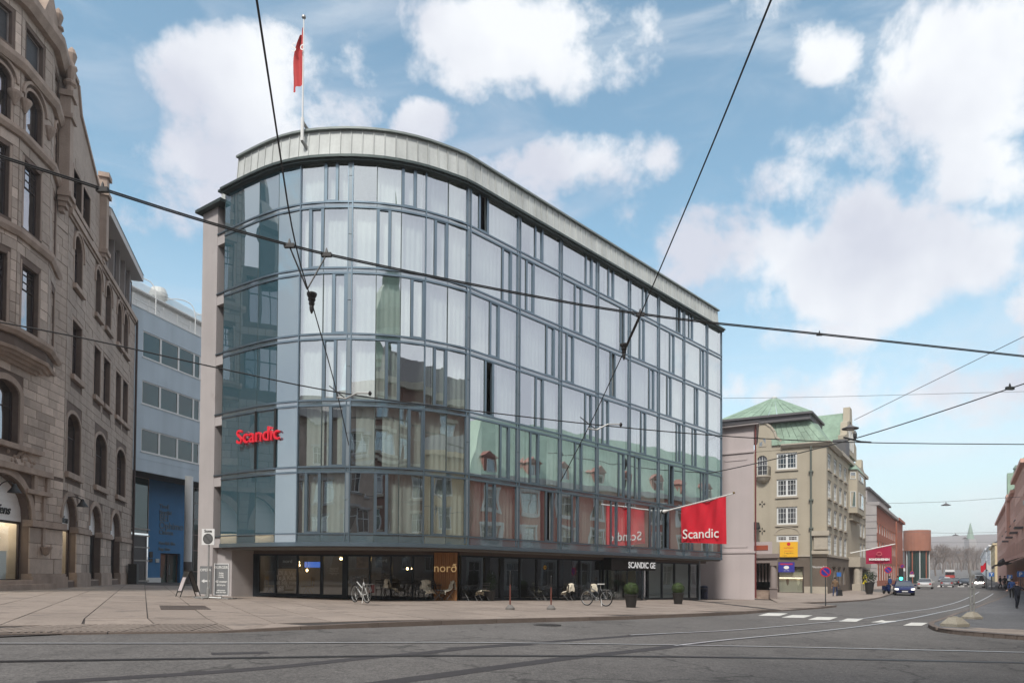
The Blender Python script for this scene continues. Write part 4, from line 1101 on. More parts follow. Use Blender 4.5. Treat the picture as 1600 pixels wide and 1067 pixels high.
trim.fbox(W0, s_arch1 - .02, L0 + .16, 2.34, 2.68, -.3, .2); trim.fbox(W0, s_arch1 - .05, L0 + .2, -3, -.25, -.3, .28); trim.fbox(W0, s_arch1 - .05, L0 + .15, -.25, -.1, -.3, .2)
trim.fbox(W0, 0, L0 - 1.4, 5.0, 5.3, -.05, .28); trim.fbox(W0, L0 - 3.6, L0 - 1.4, 4.0, 4.22, -.05, .26); trim.fbox(W0, 0, L0 - 2.2, 6.05, 6.3, -.05, .25)
for q in (L0 - 2.9, L0 - 1.75): trim.fbox(W0, q, q + .28, 4.22, 5.0, -.05, .16)
# relief panel between the cornices
rl = MB(); rr = random.Random(3)
for i in range(26):
    q = L0 - 4.9 + rr.random() * 2.2; z = 5.36 + rr.random() * .62; rl.lathe(W0.pt(q, z, .03), [(.10, -.04), (.12, .0), (.05, .06)], 7, ax=Matrix((W0.d, Vector((0, 0, 1)), W0.n)).transposed())
rl.build('carved_panel', M_trim, STONE)
MB().lathe(W0.pt(L0 - 1.9, 1.15, .22), [(.03, -.3), (.16, -.2), (.26, .05), (.3, .12), (.3, .2)], 10).build('corbel', M_trim, STONE)
MB().fbox(W0, L0 - 2.0, L0 - 1.8, 1.4, 4.0, .02, .14).build('shaft', M_trim, STONE)
# oriel tower
TB1 = P(22, 560, 32.4); TB2 = P(72, 560, 35.0); TC = P(87, 560, 37.4)
b1, b2, tc = Vector((TB1.x, TB1.y, 0)), Vector((TB2.x, TB2.y, 0)), Vector((TC.x, TC.y, 0))
dB = (b2 - b1).normalized(); nB = Vector((dB.y, -dB.x, 0)); vC = tc - b2
a1 = b1 - dB * vC.dot(dB) + nB * vC.dot(nB) - dB * .0
FA, FB, FC = F(a1, b1), F(b1, b2), F(b2, tc)
oz = 10.6
om = MB(); oop = {}
for key, f in (('A', FA), ('B', FB), ('C', FC)):
    w = f.len; lst = []
    if key == 'B': a, b = f.su(32.5, 13), f.su(59, 13)
    elif key == 'A': b = f.su(9.5, 13); a = b - 1.05
    else: a, b = w * .32, w * .68
    lst = [(a, b, 11.75, 15.0, 'rect'), (a, b, 16.75, 20.1, 'rect'), (a, b, 21.35, 23.75, 'arch'), (a, b, 25.0, 26.6, 'grille')]
    om.wall(f, 0, w, oz, 27.6, [o[:4] for o in lst], .35)
    for o in lst:
        a_, b_, z0, z1, kd = o
        if kd == 'arch':
            arch_fill(om, f, a_, b_, z1 - (b_ - a_) * .42, z1, -.33, -.002); arch_ring(trim, f, a_, b_, z1 - (b_ - a_) * .42, z1, .12, -.02, .06, legs=z0); arch_ring(trim, f, a_ - .22, b_ + .22, z1 - (b_ - a_) * .42, z1 + .3, .13, -.02, .14)
            window(STONE, f, a_, b_, z0, z1, -.2, M_wood, M_oldglass)
        elif kd == 'rect':
            window(STONE, f, a_, b_, z0, z1, -.2, M_wood, M_oldglass, rows=(.66,), lights=(.66, 3, 3) if key != 'C' else None)
            for q in (a_ - .14, b_ + .01): trim.fbox(f, q, q + .13, z0, z1 + .12, -.02, .04)
        else:
            window(STONE, f, a_, b_, z0, z1, -.2, M_attic, M_slate, panes=False)
    stones('st', f, .01, w - .01, oz + .75, 27.3, [(o[0] - .15, o[1] + .15, o[2] - .02, o[3] + .14) for o in lst], ch=.5, bl=(.55, 1.0))
om.build('oriel_wall', M_stonejoint, STONE)
op = [a1, b1, b2, tc]
tm2 = Trim()
for z, h, n in [(11.3, .35, .30), (16.05, .42, .26), (20.85, .38, .28), (24.1, .5, .36), (27.2, .7, .55)]:
    tm2.sweep(op, [(-.1, z), (n * .6, z), (n, z + h * .5), (n, z + h), (-.1, z + h)])
inw = [a1 - nB * 1.0, tc - nB * 1.0]
for i in range(5):                                                  # corbelled underside
    z = oz - .15 * i; k = i * .19; tm2.sweep([p - nB * k * .9 for p in op], [(-.6, z), (.06 - k * .1, z), (.12 - k * .1, z + .15), (-.6, z + .15)])
m = MB()
cen = (a1 + b1 + b2 + tc) / 4 - nB * .3
vs = [Vector((p.x, p.y, oz + .02)) for p in op] + [Vector((cen.x, cen.y, oz - 1.0)) - nB * .7]
m.add(vs, [(0, 4, 1), (1, 4, 2), (2, 4, 3)]); m.build('oriel_underside', M_trim, STONE)
m = MB(); top = [p + nB * .15 for p in op]; apx = cen - nB * 1.2
mid = [Vector((p.x, p.y, 27.9)) for p in top]; up = [Vector((p.x, p.y, 31.0)) - nB * .5 + (apx - p) * .22 for p in top]
for i in range(3): m.quad(mid[i], mid[i + 1], up[i + 1], up[i]); m.add([up[i], up[i + 1], Vector((apx.x, apx.y, 33))], [(0, 1, 2)])
bk = [Vector((tc.x, tc.y, 27.9)) - nB * 4, Vector((a1.x, a1.y, 27.9)) - nB * 4]
m.add([mid[3], bk[0], up[3], Vector((bk[0].x, bk[0].y, 31))], [(0, 1, 3, 2)]); m.build('tower_roof', M_slate, STONE)
gb = MB()
for f in (FA, FB):                                                  # little gables over the cornice
    c = f.len * (.72 if f is FB else .5); gb.fprism(f, [(c - .75, 27.9), (c + .75, 27.9), (c + .1, 29.4), (c - .1, 29.4)], -.2, .35)
finial(gb, FB.pt(0, 28.2, .2), 1.1); finial(gb, FB.pt(FB.len, 28.0, .25), 1.0); finial(gb, FC.pt(FC.len * .9, 26.2, .35), .9)
gb.build('roof_gable', M_trim, STONE)
fs = MB()                                                           # scrolled corbel brackets between the arched windows
for f, q in ((FB, .25), (FB, FB.len - .3), (FA, FA.len - .35)):
    fs.lathe(f.pt(q, 22.7, .1), [(.05, -.5), (.16, -.25), (.28, 0), (.3, .12), (.1, .16)], 10)
fs.build('bracket', M_trim, STONE, kind='stuff')
build_blocks('st', STONE, M_stone)
# hidden body
m = MB(); m.prism([(p.x, p.y) for p in (W0.pt(0, 0, -2.1), W0.pt(L0 - .6, 0, -2.1), W1.pt(1.6, 0, -2.1), W1.pt(W1.len, 0, -2.1), W1.pt(W1.len, 0, -12), W0.pt(0, 0, -16))], -3, 18.9); m.build('inner_body', M_stonejoint, STONE)
# downpipe at the far end
MB().tube([W1.pt(W1.len - .2, -1, .2), W1.pt(W1.len - .2, 20.4, .2)], .09, 8).build('downpipe', M_wood, STONE)
# shop fronts in the arches
M_shopin = mat('warm_shop_interior', (0.48, 0.41, 0.34), 0.9, noise=[(1.2, .15)])
M_lit = mat('warm_lit_ceiling', (0.8, .7, .5), .8, emit=((1.0, .86, .68), 3.2))
def shop_unit(f, a, b, z0, z1, n, dark=False):
    o = MB(); fw = .12
    o.fbox(f, a, a + fw, z0, z1, n - .1, n); o.fbox(f, b - fw, b, z0, z1, n - .1, n); o.fbox(f, a + fw, b - fw, z0, z0 + .14, n - .1, n - .003); o.fbox(f, a + fw, b - fw, z1 - .12, z1, n - .1, n - .003)
    w = o.build('shop_window', M_wood, STONE)
    MB().quad(f.pt(a + fw, z0 + .14, n - .05), f.pt(b - fw, z0 + .14, n - .05), f.pt(b - fw, z1 - .12, n - .05), f.pt(a + fw, z1 - .12, n - .05)).build('pane', M_black if dark else M_shopglass, w)
    if not dark:
        q = MB(); d = 1.3
        q.quad(f.pt(a, z0, n - d), f.pt(b, z0, n - d), f.pt(b, z1, n - d), f.pt(a, z1, n - d)); q.quad(f.pt(a, z0, n - .1), f.pt(b, z0, n - .1), f.pt(b, z0, n - d), f.pt(a, z0, n - d))
        q.quad(f.pt(a, z0, n - .1), f.pt(a, z0, n - d), f.pt(a, z1, n - d), f.pt(a, z1, n - .1)); q.quad(f.pt(b, z0, n - .1), f.pt(b, z0, n - d), f.pt(b, z1, n - d), f.pt(b, z1, n - .1))
        q.build('display_recess', M_shopin, w)
        MB().quad(f.pt(a, z1 - .02, n - .12), f.pt(b, z1 - .02, n - .12), f.pt(b, z1 - .02, n - d), f.pt(a, z1 - .02, n - d)).build('lit_ceiling', M_lit, w)
    return w
sh = [o for o in ops1 if o[4] == 'shop']
shop_unit(W1, sh[0][0], sh[0][1], -.5, 2.5, -.36); shop_unit(W1, sh[1][0], sh[1][1], -.5, 2.5, -.36, True); shop_unit(W1, sh[2][0], sh[2][1], -.5, 2.5, -.36, True)
for o in ops0:
    if o[4] != 'shop': continue
    a, b = o[0], o[1]; shop_unit(W0, a, b, -.5, 2.55, -.42)
    t = MB(); t.fbox(W0, a, b, 2.55, 4.75, -.5, -.40); sg = t.build('arch_panel', M_whitetile, STONE)
    k = 0
    while 2.55 + k * .17 < 4.7: MB().fbox(W0, a, b, 2.555 + k * .17, 2.71 + k * .17, -.41, -.385).build('tile', M_whitetile, sg); k += 1
# display plinths and a lamp-like vase in the big window
for q, h, l in [(s_arch1 - 1.25, 1.35, 'tall white display block in the left shop window with a glass vase on it'), (s_arch1 - 2.45, .8, 'low white display block in the left shop window')]:
    p = W0.pt(q, -.36, -1.0); t = thing('display_block', l, 'display block', p, W0.ang(), 'display blocks in the shop window')
    MB().box(-.5, .5, -.4, .4, 0, h).build('body', mat('white_block', (.7, .72, .72), .6), t, world=False)
    MB().box(-.52, .52, -.42, .42, h, h + .04).build('top', M_whitetile, t, world=False)
p = W0.pt(s_arch1 - 1.25, 1.03, -1.0); t = thing('glass_bowl', 'white footed glass bowl on the tall display block', 'bowl', p)
MB().lathe((0, 0, 0), [(.2, 0), (.2, .03), (.05, .06), (.05, .3), (.22, .36), (.34, .6), (.36, .66), (.3, .62)], 16).build('bowl', M_whitetile, t, world=False)
MB().lathe((0, 0, .66), [(.36, 0), (.36, .02), (.1, .05)], 16).build('rim', M_whitetile, t, world=False)
def shop_sign(f, c, z, n, body, size, lab, off=.0):
    t = thing('shop_sign', lab, 'sign', f.pt(c, z, n)); lettering('letters', body, size, M_black, t, f.pt(c, z, n), f.d, extrude=.015, shear=.35, offset=.012); return t
shop_sign(W0, s_arch1 - 1.45, 2.86, -.36, 'fens', .62, 'black slanted lettering cut by the picture edge on the big white arch')
shop_sign(W1, (sh[0][0] + sh[0][1]) / 2, 2.85, -.3, 'Rolfens', .55, 'small black slanted lettering on the narrow white arch')
def goose_lamp(f, a, z, n, lab, out=.75):
    p = f.pt(a, z, n); t = thing('shop_lamp', lab, 'wall lamp', p, group='gooseneck lamps over the shop arches')
    pts = [p, p + f.n * out * .35 + Vector((0, 0, .28)), p + f.n * out * .75 + Vector((0, 0, .3)), p + f.n * out + Vector((0, 0, .08))]
    MB().tube(smooth_path(pts, 2), .025).build('arm', M_black, t); MB().lathe(p - f.n * .02, [(.09, -.1), (.09, .1)], 8).build('wall_plate', M_black, t)
    ax = Matrix.Rotation(.3, 3, 'X'); MB().lathe(pts[-1], [(.05, .1), (.09, .04), (.12, -.08), (.28, -.3), (.30, -.34), (.1, -.3)], 14).build('shade', M_black, t)
goose_lamp(W0, s_arch1 - 1.9, 4.1, -.36, 'black gooseneck lamp over the large shop arch')
goose_lamp(W1, sh[0][0] + .7, 4.0, -.3, 'black gooseneck lamp over the narrow first arch', 1.1)
# entrance steps
st = thing('stone_steps', 'two broad worn stone steps under the big shop window', 'steps', W0.pt(s_arch1 - 2, -.9, .5))
gq = gz(*W0.pt(s_arch1, 0, .5)[:2]) + .1
MB().fbox(W0, s_arch1 - 8, s_arch1 + .9, gq - .3, gq + .2, -.1, .95).build('step', M_trim, st); MB().fbox(W0, s_arch1 - 8, s_arch1 + .45, gq + .2, gq + .40, -.1, .55).build('step', M_trim, st)

# ------------------------------------------------------------------ blue office building in the lane
M_blue = mat('pale_blue_render', (0.40, 0.475, 0.53), 0.85, noise=[(.5, .06), (20, .04)], streak=(.8, .08), bump=(18, .1, .01))
M_whiteframe = mat('white_window_frame', (.62, .63, .62), .5)
M_greenglass = glass_mat('green_tinted_glass', None, base=.06, gain=.7, back=(.02, .05, .046), wave=(.5, .01), rough=.02)
M_deepblue = mat('deep_blue_panel', (0.012, 0.13, 0.30), .6, noise=[(1, .08)])
ba = P(204, 900, 57.5); bb = P(322, 900, 66.5); BF = F((ba.x, ba.y), (bb.x, bb.y))
BLUE = thing('blue_building', 'pale blue rendered office block with white ribbon windows in the lane', 'building', (ba.x - 3, ba.y + 6, gz(ba.x, ba.y)))
bz0 = BF.zv(206, 733); bz1 = BF.zv(212, 478); s0 = BF.su(203, 12)
rows = [(BF.zv(222, 556.5), BF.zv(222, 515)), (BF.zv(222, 630), BF.zv(222, 593)), (BF.zv(222, 705), BF.zv(222, 668.5))]
bs = [BF.su(u, 14) for u in (221.5, 250.5, 278.5, 302.5, 312)] + [BF.len + 1, BF.len + 4]
ops = [(bs[0], bs[-1], z0, z1) for z0, z1 in rows]
mb = MB(); mb.wall(BF, -4, BF.len + 5, bz0, bz1, ops, .25); mb.build('wall', M_blue, BLUE)
for z0, z1 in rows:
    k = 0
    for a, b in zip(bs, bs[1:]):
        window(BLUE, BF, a, b, z0, z1, -.06, M_whiteframe, M_greenglass, fw=.10); k += 1
    MB().fbox(BF, bs[0] - .08, bs[-1], z0 - .07, z0, -.2, .06).build('sill', M_whiteframe, BLUE)
MB().fbox(BF, -4, BF.len + 5, bz0 + 1.05, bz0 + 1.11, -.05, .02).build('groove_strip', M_blue, BLUE)
# lit ceiling strip seen through the middle row
z0, z1 = rows[1]; MB().fbox(BF, bs[1] + .4, bs[1] + 1.7, z1 - .9, z1 - .86, -.115, -.113).build('ceiling_light', mat('fluorescent', (1, .9, .7), .5, emit=((1, .85, .55), 1.6)), BLUE)
MB().prism([(p.x, p.y) for p in (BF.pt(-4, 0, -.3), BF.pt(BF.len + 5, 0, -.3), BF.pt(BF.len + 5, 0, -9), BF.pt(-4, 0, -9))], bz0, bz0 + .25).build('underside', mat('grey_soffit', (.12, .115, .11), .8), BLUE)
MB().prism([(p.x, p.y) for p in (BF.pt(-4, 0, -.28), BF.pt(BF.len + 5, 0, -.28), BF.pt(BF.len + 5, 0, -9), BF.pt(-4, 0, -9))], bz1 - .5, bz1 - .02).build('terrace', M_room, BLUE)
MB().fbox(BF, -4, BF.len + 5, bz1, bz1 + .06, -.3, .05).build('parapet_cap', M_whiteframe, BLUE)
# set back top storey, railing, mesh screen, vent
MB().fbox(BF, -4, BF.len + 5, bz1, bz1 + 2.4, -2.4, -2.2).build('top_storey_wall', M_whiteframe, BLUE)
for q0, q1 in ((1.0, 5.2), (7.4, 9.8)): window(BLUE, BF, q0, q1, bz1 + .4, bz1 + 1.7, -2.17, M_whiteframe, M_greenglass, cols=(.33, .66))
MB().fbox(BF, -4, BF.len + 5, bz1 + 2.4, bz1 + 2.5, -2.6, -1.7).build('top_eaves', M_whiteframe, BLUE)
rl = MB()
for i in range(5): rl.tube([BF.pt(-4, bz1 + .2 + i * .2, -.1), BF.pt(BF.len + 5, bz1 + .2 + i * .2, -.1)], .02, 4)
for i in range(12): rl.tube([BF.pt(-3.5 + i * 1.7, bz1, -.1), BF.pt(-3.5 + i * 1.7, bz1 + 1.1, -.1)], .03, 4)
rl.build('railing', M_whiteframe, BLUE)
ms = MB(); zt2 = BF.zv(212, 418)
for i in range(110): q = -2 + i * .13; ms.tube([BF.pt(q, bz1 + 2.3, -2.0), BF.pt(q, zt2 + .1, -2.0)], .02, 3, cap=False)
for i in range(7): z = bz1 + 2.4 + (zt2 - bz1 - 2.4) * i / 6; ms.tube([BF.pt(-2, z, -1.98), BF.pt(13, z, -1.98)], .025, 3)
ms.build('mesh_screen', M_whiteframe, BLUE)
br = MB()
for q in (2.6, 7.6, 11.5): br.tube(smooth_path([BF.pt(q, bz1 + .1, -.3), BF.pt(q, bz1 + 2.9, -.3), BF.pt(q - .8, bz1 + 3.4, -1.2), BF.pt(q - 1.9, bz1 + 3.0, -1.9)], 2), .045, 5)
br.build('roof_bracket', M_whiteframe, BLUE, kind='stuff')
pv = BF.pt(BF.su(287, 26), BF.zv(287, 470), -2.8)
vp = thing('roof_vent', 'fat grey ventilation cowl on the roof of the blue building', 'vent', pv)
MB().lathe((0, 0, 0), [(.5, -.5), (.5, .2), (.8, .5), (.8, .9), (.62, 1.35), (.6, 1.4)], 16).build('cowl', M_zinc, vp, world=False); MB().lathe((0, 0, -.9), [(.55, -.6), (.55, .5)], 12).build('pipe', M_zinc, vp, world=False)
# recessed ground floor: blue entrance wall, gate, column, glazing
n0 = -3.0
e0, e1 = BF.su(233, 4), BF.su(292, 4)
GB = F(BF.pt(0, 0, n0), BF.pt(BF.len, 0, n0)); g0, g1 = GB.su(231.5, 3), GB.su(295, 3); gd = -1.05
d0, d1 = GB.su(250.5, 1), GB.su(281.5, 1); dz1 = GB.zv(262, 864)
mb = MB(); mb.wall(GB, g0, g1, -3, bz0, [(d0, d1, -3, dz1)], .5); mb.build('entrance_wall', M_deepblue, BLUE)
do = MB(); do.fbox(GB, d0, d0 + .12, -2, dz1, -.4, -.3); do.fbox(GB, d1 - .12, d1, -2, dz1, -.4, -.3); do.fbox(GB, (d0 + d1) / 2 - .08, (d0 + d1) / 2 + .08, -2, dz1, -.4, -.3); do.fbox(GB, d0, d1, dz1 - .14, dz1, -.4, -.301)
dor = do.build('door', M_wood, BLUE); MB().fbox(GB, d0, d1, -2, dz1, -.5, -.42).build('pane', M_greenglass, dor); MB().fbox(GB, (d0 + d1) / 2 + .15, (d0 + d1) / 2 + .2, -.2, .8, -.3, -.25).build('handle', M_alulight, dor)
sg = thing('wall_lettering', 'grey company names in a column on the deep blue entrance wall', 'lettering', GB.pt(g0 + 2, 3, .05)); M_ltr = mat('dull_grey_letters', (.085, .12, .15), .6)
for body, v, size in [('TivoE', 793, .55), ('Nordlid', 802, .5), ('BEI', 813, .95), ('Ophimo', 825, .95), ('Cinema', 834, .6), ('Nordisk film', 850, .42), ('Saga kino', 859, .4)]:
    lettering('letters', body, size, M_ltr, sg, GB.pt(GB.su(248, 4), GB.zv(248, v), .03), GB.d, align='LEFT', offset=.012)
for i, (u, v, w, h) in enumerate([(235, 866, .35, .55), (235, 875, .3, .35), (245, 875.5, .4, .35)]):
    q = GB.su(u, 1); z = GB.zv(u, v); b_ = MB().fbox(GB, q - w / 2, q + w / 2, z - h / 2, z + h / 2, 0, .1).build('intercom_box', M_zinc if i == 2 else M_black); tag(b_, ['dark upper intercom box on the blue entrance wall', 'dark lower intercom box on the blue entrance wall', 'small silver box beside the blue entrance door'][i], 'intercom', 'boxes on the blue wall')
MB().fbox(GB, g0, d0, gz(ba.x, ba.y) - .2, gz(ba.x, ba.y) + .45, 0, .1).build('skirting', M_whiteframe, BLUE)
cp_ = P(293, 900, 61.5)
MB().lathe((cp_.x, cp_.y, 0), [(.34, 1.0), (.34, bz0)], 20).build('column', M_whiteframe, BLUE); MB().lathe((cp_.x, cp_.y, 0), [(.36, -2.0), (.36, 1.0)], 20).build('column_base', mat('column_granite', (.09, .08, .075), .6, noise=[(20, .2)]), BLUE)
for q0, q1 in ((g1 + .1, g1 + 3.2),):
    window(BLUE, GB, q0, q1, -2, bz0, -.3, M_attic, M_greenglass, cols=(.3, .65), rows=(.2, .4, .55, .7, .85))
# glazed screen and gate at the left of the recess
GS = F(BF.pt(-1.2, 0, -2.2), BF.pt(g0, 0, n0)); 
window(BLUE, GS, 0, GS.len, 3.6, bz0, 0, M_attic, M_greenglass, cols=(.33, .66), panes=True)
gt = thing('lane_gate', 'grey framed panel gate between the stone building and the blue wall', 'gate', GS.pt(1, -1, 0))
M_gate = mat('gate_grey', (.30, .28, .26), .6); M_gpan = mat('gate_panel', (.06, .055, .055), .6)
q = MB(); zb = gz(ba.x, ba.y) + .05
for a in (0, GS.len * .33, GS.len * .62, GS.len * .92): q.fbox(GS, a, a + .13, zb, 3.4, .05, .17)
for z in (zb + .05, zb + 1.9, zb + 3.1, 3.3, 3.9): q.fbox(GS, 0, GS.len, z, z + .12, .05, .165)
q.build('frame', M_gate, gt)
for a, b in ((.02, .33), (.35, .62), (.64, .92)): MB().fbox(GS, GS.len * a, GS.len * b, zb, 3.3, .06, .11).build('panel', M_gpan, gt)
tag(MB().fbox(W1, W1.len - 1.9, W1.len - 1.1, gz(Bpt.x, Bpt.y), gz(Bpt.x, Bpt.y) + 1.6, .2, .8).build('waste_bin', M_black), 'tall black waste bin against the far pier of the stone building', 'bin')
# ------------------------------------------------------------------ pink plaster annex beside the hotel
M_pinklight = mat('pale_pink_plaster', (0.50, 0.44, 0.435), 0.9, noise=[(.5, .05), (20, .04)], streak=(1.2, .06), bump=(14, .12, .01))
M_copper = mat('green_copper_roof', (0.21, 0.30, 0.225), 0.65, var=.08, noise=[(.8, .12), (6, .1)], streak=(2, .12), dirt=((.20, .22, .16), .5, .6, .85))
M_copperdark = mat('dark_copper_trim', (0.15, 0.20, 0.165), .7, noise=[(2, .1)])  # a darker copper green for the trim
M_beige = mat('beige_render', (0.38, 0.335, 0.26), 0.9, noise=[(.4, .06), (18, .05)], streak=(1, .07), bump=(14, .12, .01))
M_beigestone = mat('beige_stone_trim', (0.40, 0.355, 0.29), .85, noise=[(2, .1)])
M_greyeave = mat('grey_eaves', (.105, .10, .105), .7)
M_bwall = mat('brown_rough_brick', (0.135, 0.108, 0.085), .9, noise=[(1, .12), (25, .2)], bump=(22, .35, .02))
M_dimglass = glass_mat('dim_window_glass', None, base=.22, gain=1.0, back=(.045, .05, .052), wave=(.6, .02), rough=.02)
M_pipe = mat('green_drainpipe', (.10, .115, .10), .6)
M_stucco = mat('grey_rusticated_stone', (.36, .335, .325), .9, noise=[(1, .08)])
def fr_px(u0, Y0, u1, Y1): a, b = P(u0, 900, Y0), P(u1, 900, Y1); return F((a.x, a.y), (b.x, b.y))
PK = fr_px(1098, 54.2, 1178, 52.0)
def skew(f, u):
    """side walls of this building run back along the line of sight of column u, as the row behind hides them"""
    d = ray(u, 800); f.n = -Vector((d.x, d.y, 0)).normalized(); return f
skew(PK, 1170)
PINK = thing('pink_annex', 'narrow pale pink plaster building squeezed between the glass hotel and the beige house', 'building', PK.pt(PK.len * .6, gz(17, 54), -2))
ptop = PK.zv(1176, 664.5); pmid = PK.zv(1176, 863)
mb = MB(); mb.fbox(PK, -6, PK.len, pmid, ptop, -8, 0); mb.build('wall', M_pinklight, PINK)
mb = MB(); mb.fbox(PK, -6, PK.len + .05, -3, pmid - .04, -8, .07); mb.build('plinth_wall', M_pinklight, PINK)
mb = MB(); mb.fbox(PK, -6, PK.len + .12, pmid - .04, pmid + .12, -8, .14); mb.build('string_course', M_pinklight, PINK)
z2 = PK.zv(1160, 717)
pn = MB()
for a, b in ((PK.su(1131, 10), PK.su(1168, 10)),):
    for (p, q, c, d) in ((a, b, z2 - .1, z2), (a, a + .07, pmid + .4, z2), (b - .07, b, pmid + .4, z2), (a, b, pmid + .4, pmid + .5)): pn.fbox(PK, p, q, c, d, 0, .035)
pn.fbox(PK, -6, PK.len + .08, z2 + .45, z2 + .6, 0, .09); pn.build('raised_panel', M_pinklight, PINK)
mb = MB(); mb.fbox(PK, -6, PK.len + .35, ptop, ptop + .14, -8.3, .4); mb.build('cornice', M_pinkwall, PINK)
MB().fbox(PK, -6, PK.len + .4, ptop + .14, ptop + .24, -8.3, .46).build('roof_edge', M_greyeave, PINK)
MB().add([PK.pt(-6, ptop + .24, .4), PK.pt(PK.len + .3, ptop + .24, .4), PK.pt(PK.len + .3, ptop + 1.2, -8), PK.pt(-6, ptop + 1.2, -8)], [(0, 1, 2, 3)]).build('roof', M_greyeave, PINK)
MB().tube([PK.pt(PK.len + .12, -1.6, .05), PK.pt(PK.len + .12, ptop, .05)], .06, 6).build('downpipe', mat('dull_red_pipe', (.16, .035, .035), .6), PINK)

# ------------------------------------------------------------------ stepped portico between the annex and the beige house
PO = skew(fr_px(1178.5, 54.5, 1214, 53.0), 1209); pg = gz(*PO.pt(PO.len / 2, 0)[:2])
M_po = mat('pinkish_sandstone', (.28, .235, .22), .9, noise=[(1, .1), (20, .08)], bump=(16, .2, .01))
POR = thing('stone_portico', 'low pinkish stone portico with dark stairs and a stout column', 'portico', PO.pt(PO.len / 2, pg))
zt0, zt1 = PO.zv(1195, 879), PO.zv(1195, 866)
MB().fbox(PO, -.2, PO.len + .05, zt0, zt0 + .38, -3.4, .02).build('beam', M_po, POR); MB().fbox(PO, -.2, PO.len + .2, zt0 + .38, zt1 + .05, -3.4, .18).build('cornice', M_po, POR)
cx = PO.pt(PO.len - .28, 0, -.25)
MB().lathe((cx.x, cx.y, 0), [(.25, pg + 1.0), (.26, pg + 1.05), (.23, zt0 - .28), (.23, zt0 - .22)], 18).build('column', M_po, POR, smooth=False)
q = MB(); q.fbox(PO, PO.len - .58, PO.len + .02, zt0 - .22, zt0, -.55, .05); q.build('capital', M_po, POR)
q = MB(); q.fbox(PO, PO.len - .6, PO.len + .04, pg - .3, pg + .92, -.58, .06); q.fbox(PO, PO.len - .66, PO.len + .1, pg + .92, pg + 1.0, -.64, .12); q.build('pedestal', M_po, POR)
for i in range(5): MB().fbox(PO, 0, PO.len - .62, pg - .3, pg + .1 + .17 * i, -3.3, -.3 - i * .33).build('step', M_trim, POR)
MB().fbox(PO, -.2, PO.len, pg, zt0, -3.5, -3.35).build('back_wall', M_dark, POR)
for i in range(5): MB().fbox(PO, .08 + i * .29, .22 + i * .29, zt0 - 1.5, zt0, -1.4, -1.15).build('slat', M_po, POR)
ub = MB(); zu = PO.zv(1190, 846); ub.fbox(PO, -.2, PO.len - .4, zt1 + .05, zu, -3.4, -.2); ub.build('upper_wall', M_pinklight, POR)
MB().fbox(PO, 0, PO.len - .75, PO.zv(1190, 859), PO.zv(1190, 851.5), -.2, -.16).build('red_panel', mat('brick_red_panel', (.36, .085, .045), .7), POR)

# ------------------------------------------------------------------ beige corner house with copper roofs
BL = fr_px(1150, 74.3, 1292, 70.0); BR = fr_px(1292, 70.0, 1353, 96.0)
bg = gz(*BL.pt(BL.len, 0)[:2])
BEI = thing('beige_corner_house', 'beige rendered corner house with green copper roofs and white lattice windows', 'building', BL.pt(BL.len, bg, -3))
zc = BL.zv(1262, 698); z1s = BL.zv(1262, 869)
opsL = []; su = lambda u: BL.su(u, 8)
for v0, v1 in ((732.6, 707), (775, 748), (819, 791.6)): opsL.append((su(1213.5), su(1245.5), BL.zv(1230, v0), BL.zv(1230, v1)))
opsL.append((su(1213), su(1247.5), BL.zv(1230, 846), BL.zv(1230, 835.5)))
shopL = (su(1215.5), su(1255.5), BL.zv(1236, 926), BL.zv(1236, 885))
arcL = (su(1183), su(1199), BL.zv(1190, 742), BL.zv(1190, 711.5))
mb = MB(); mb.wall(BL, 0, BL.len, z1s, zc, opsL + [arcL], .22); arch_fill(mb, BL, arcL[0], arcL[1], arcL[3] - .55, arcL[3], -.2, -.002); mb.build('wall', M_beige, BEI)
mb = MB(); mb.wall(BL, 0, BL.len + .03, -4, z1s, [shopL], .3, n=.05); mb.build('ground_floor_wall', M_bwall, BEI)
MB().fbox(BL, 0, BL.len + .05, bg - .5, bg + .85, .04, .10).build('plinth', M_beigestone, BEI) if False else None
for a, b in ((0, shopL[0] - .05), (shopL[1] + .05, BL.len + .06)): MB().fbox(BL, a, b, bg - 1, bg + .8, .04, .12).build('plinth', M_beigestone, BEI)
for o in opsL[:3]:
    window(BEI, BL, *o, -.10, M_whiteframe, M_dimglass, cols=(.5,), rows=(), fw=.16, bw=.2, lights=(0, 6, 3)); MB().fbox(BL, o[0] - .12, o[1] + .12, o[2] - .2, o[2] - .02, 0, .14).build('sill', M_beigestone, BEI)
o = opsL[3]; window(BEI, BL, *o, -.08, M_whiteframe, M_wood, cols=(.5,), fw=.2, bw=.3, lights=(0, 6, 2))
ar = MB(); arch_ring(ar, BL, o[0] - .1, o[1] + .1, o[3] + .05, o[3] + .75, .1, -.02, .06); ar.build('relieving_arch', M_beigestone, BEI)
window(BEI, BL, *arcL, -.12, M_whiteframe, M_oldglass, cols=(.5,), lights=(0, 4, 4))
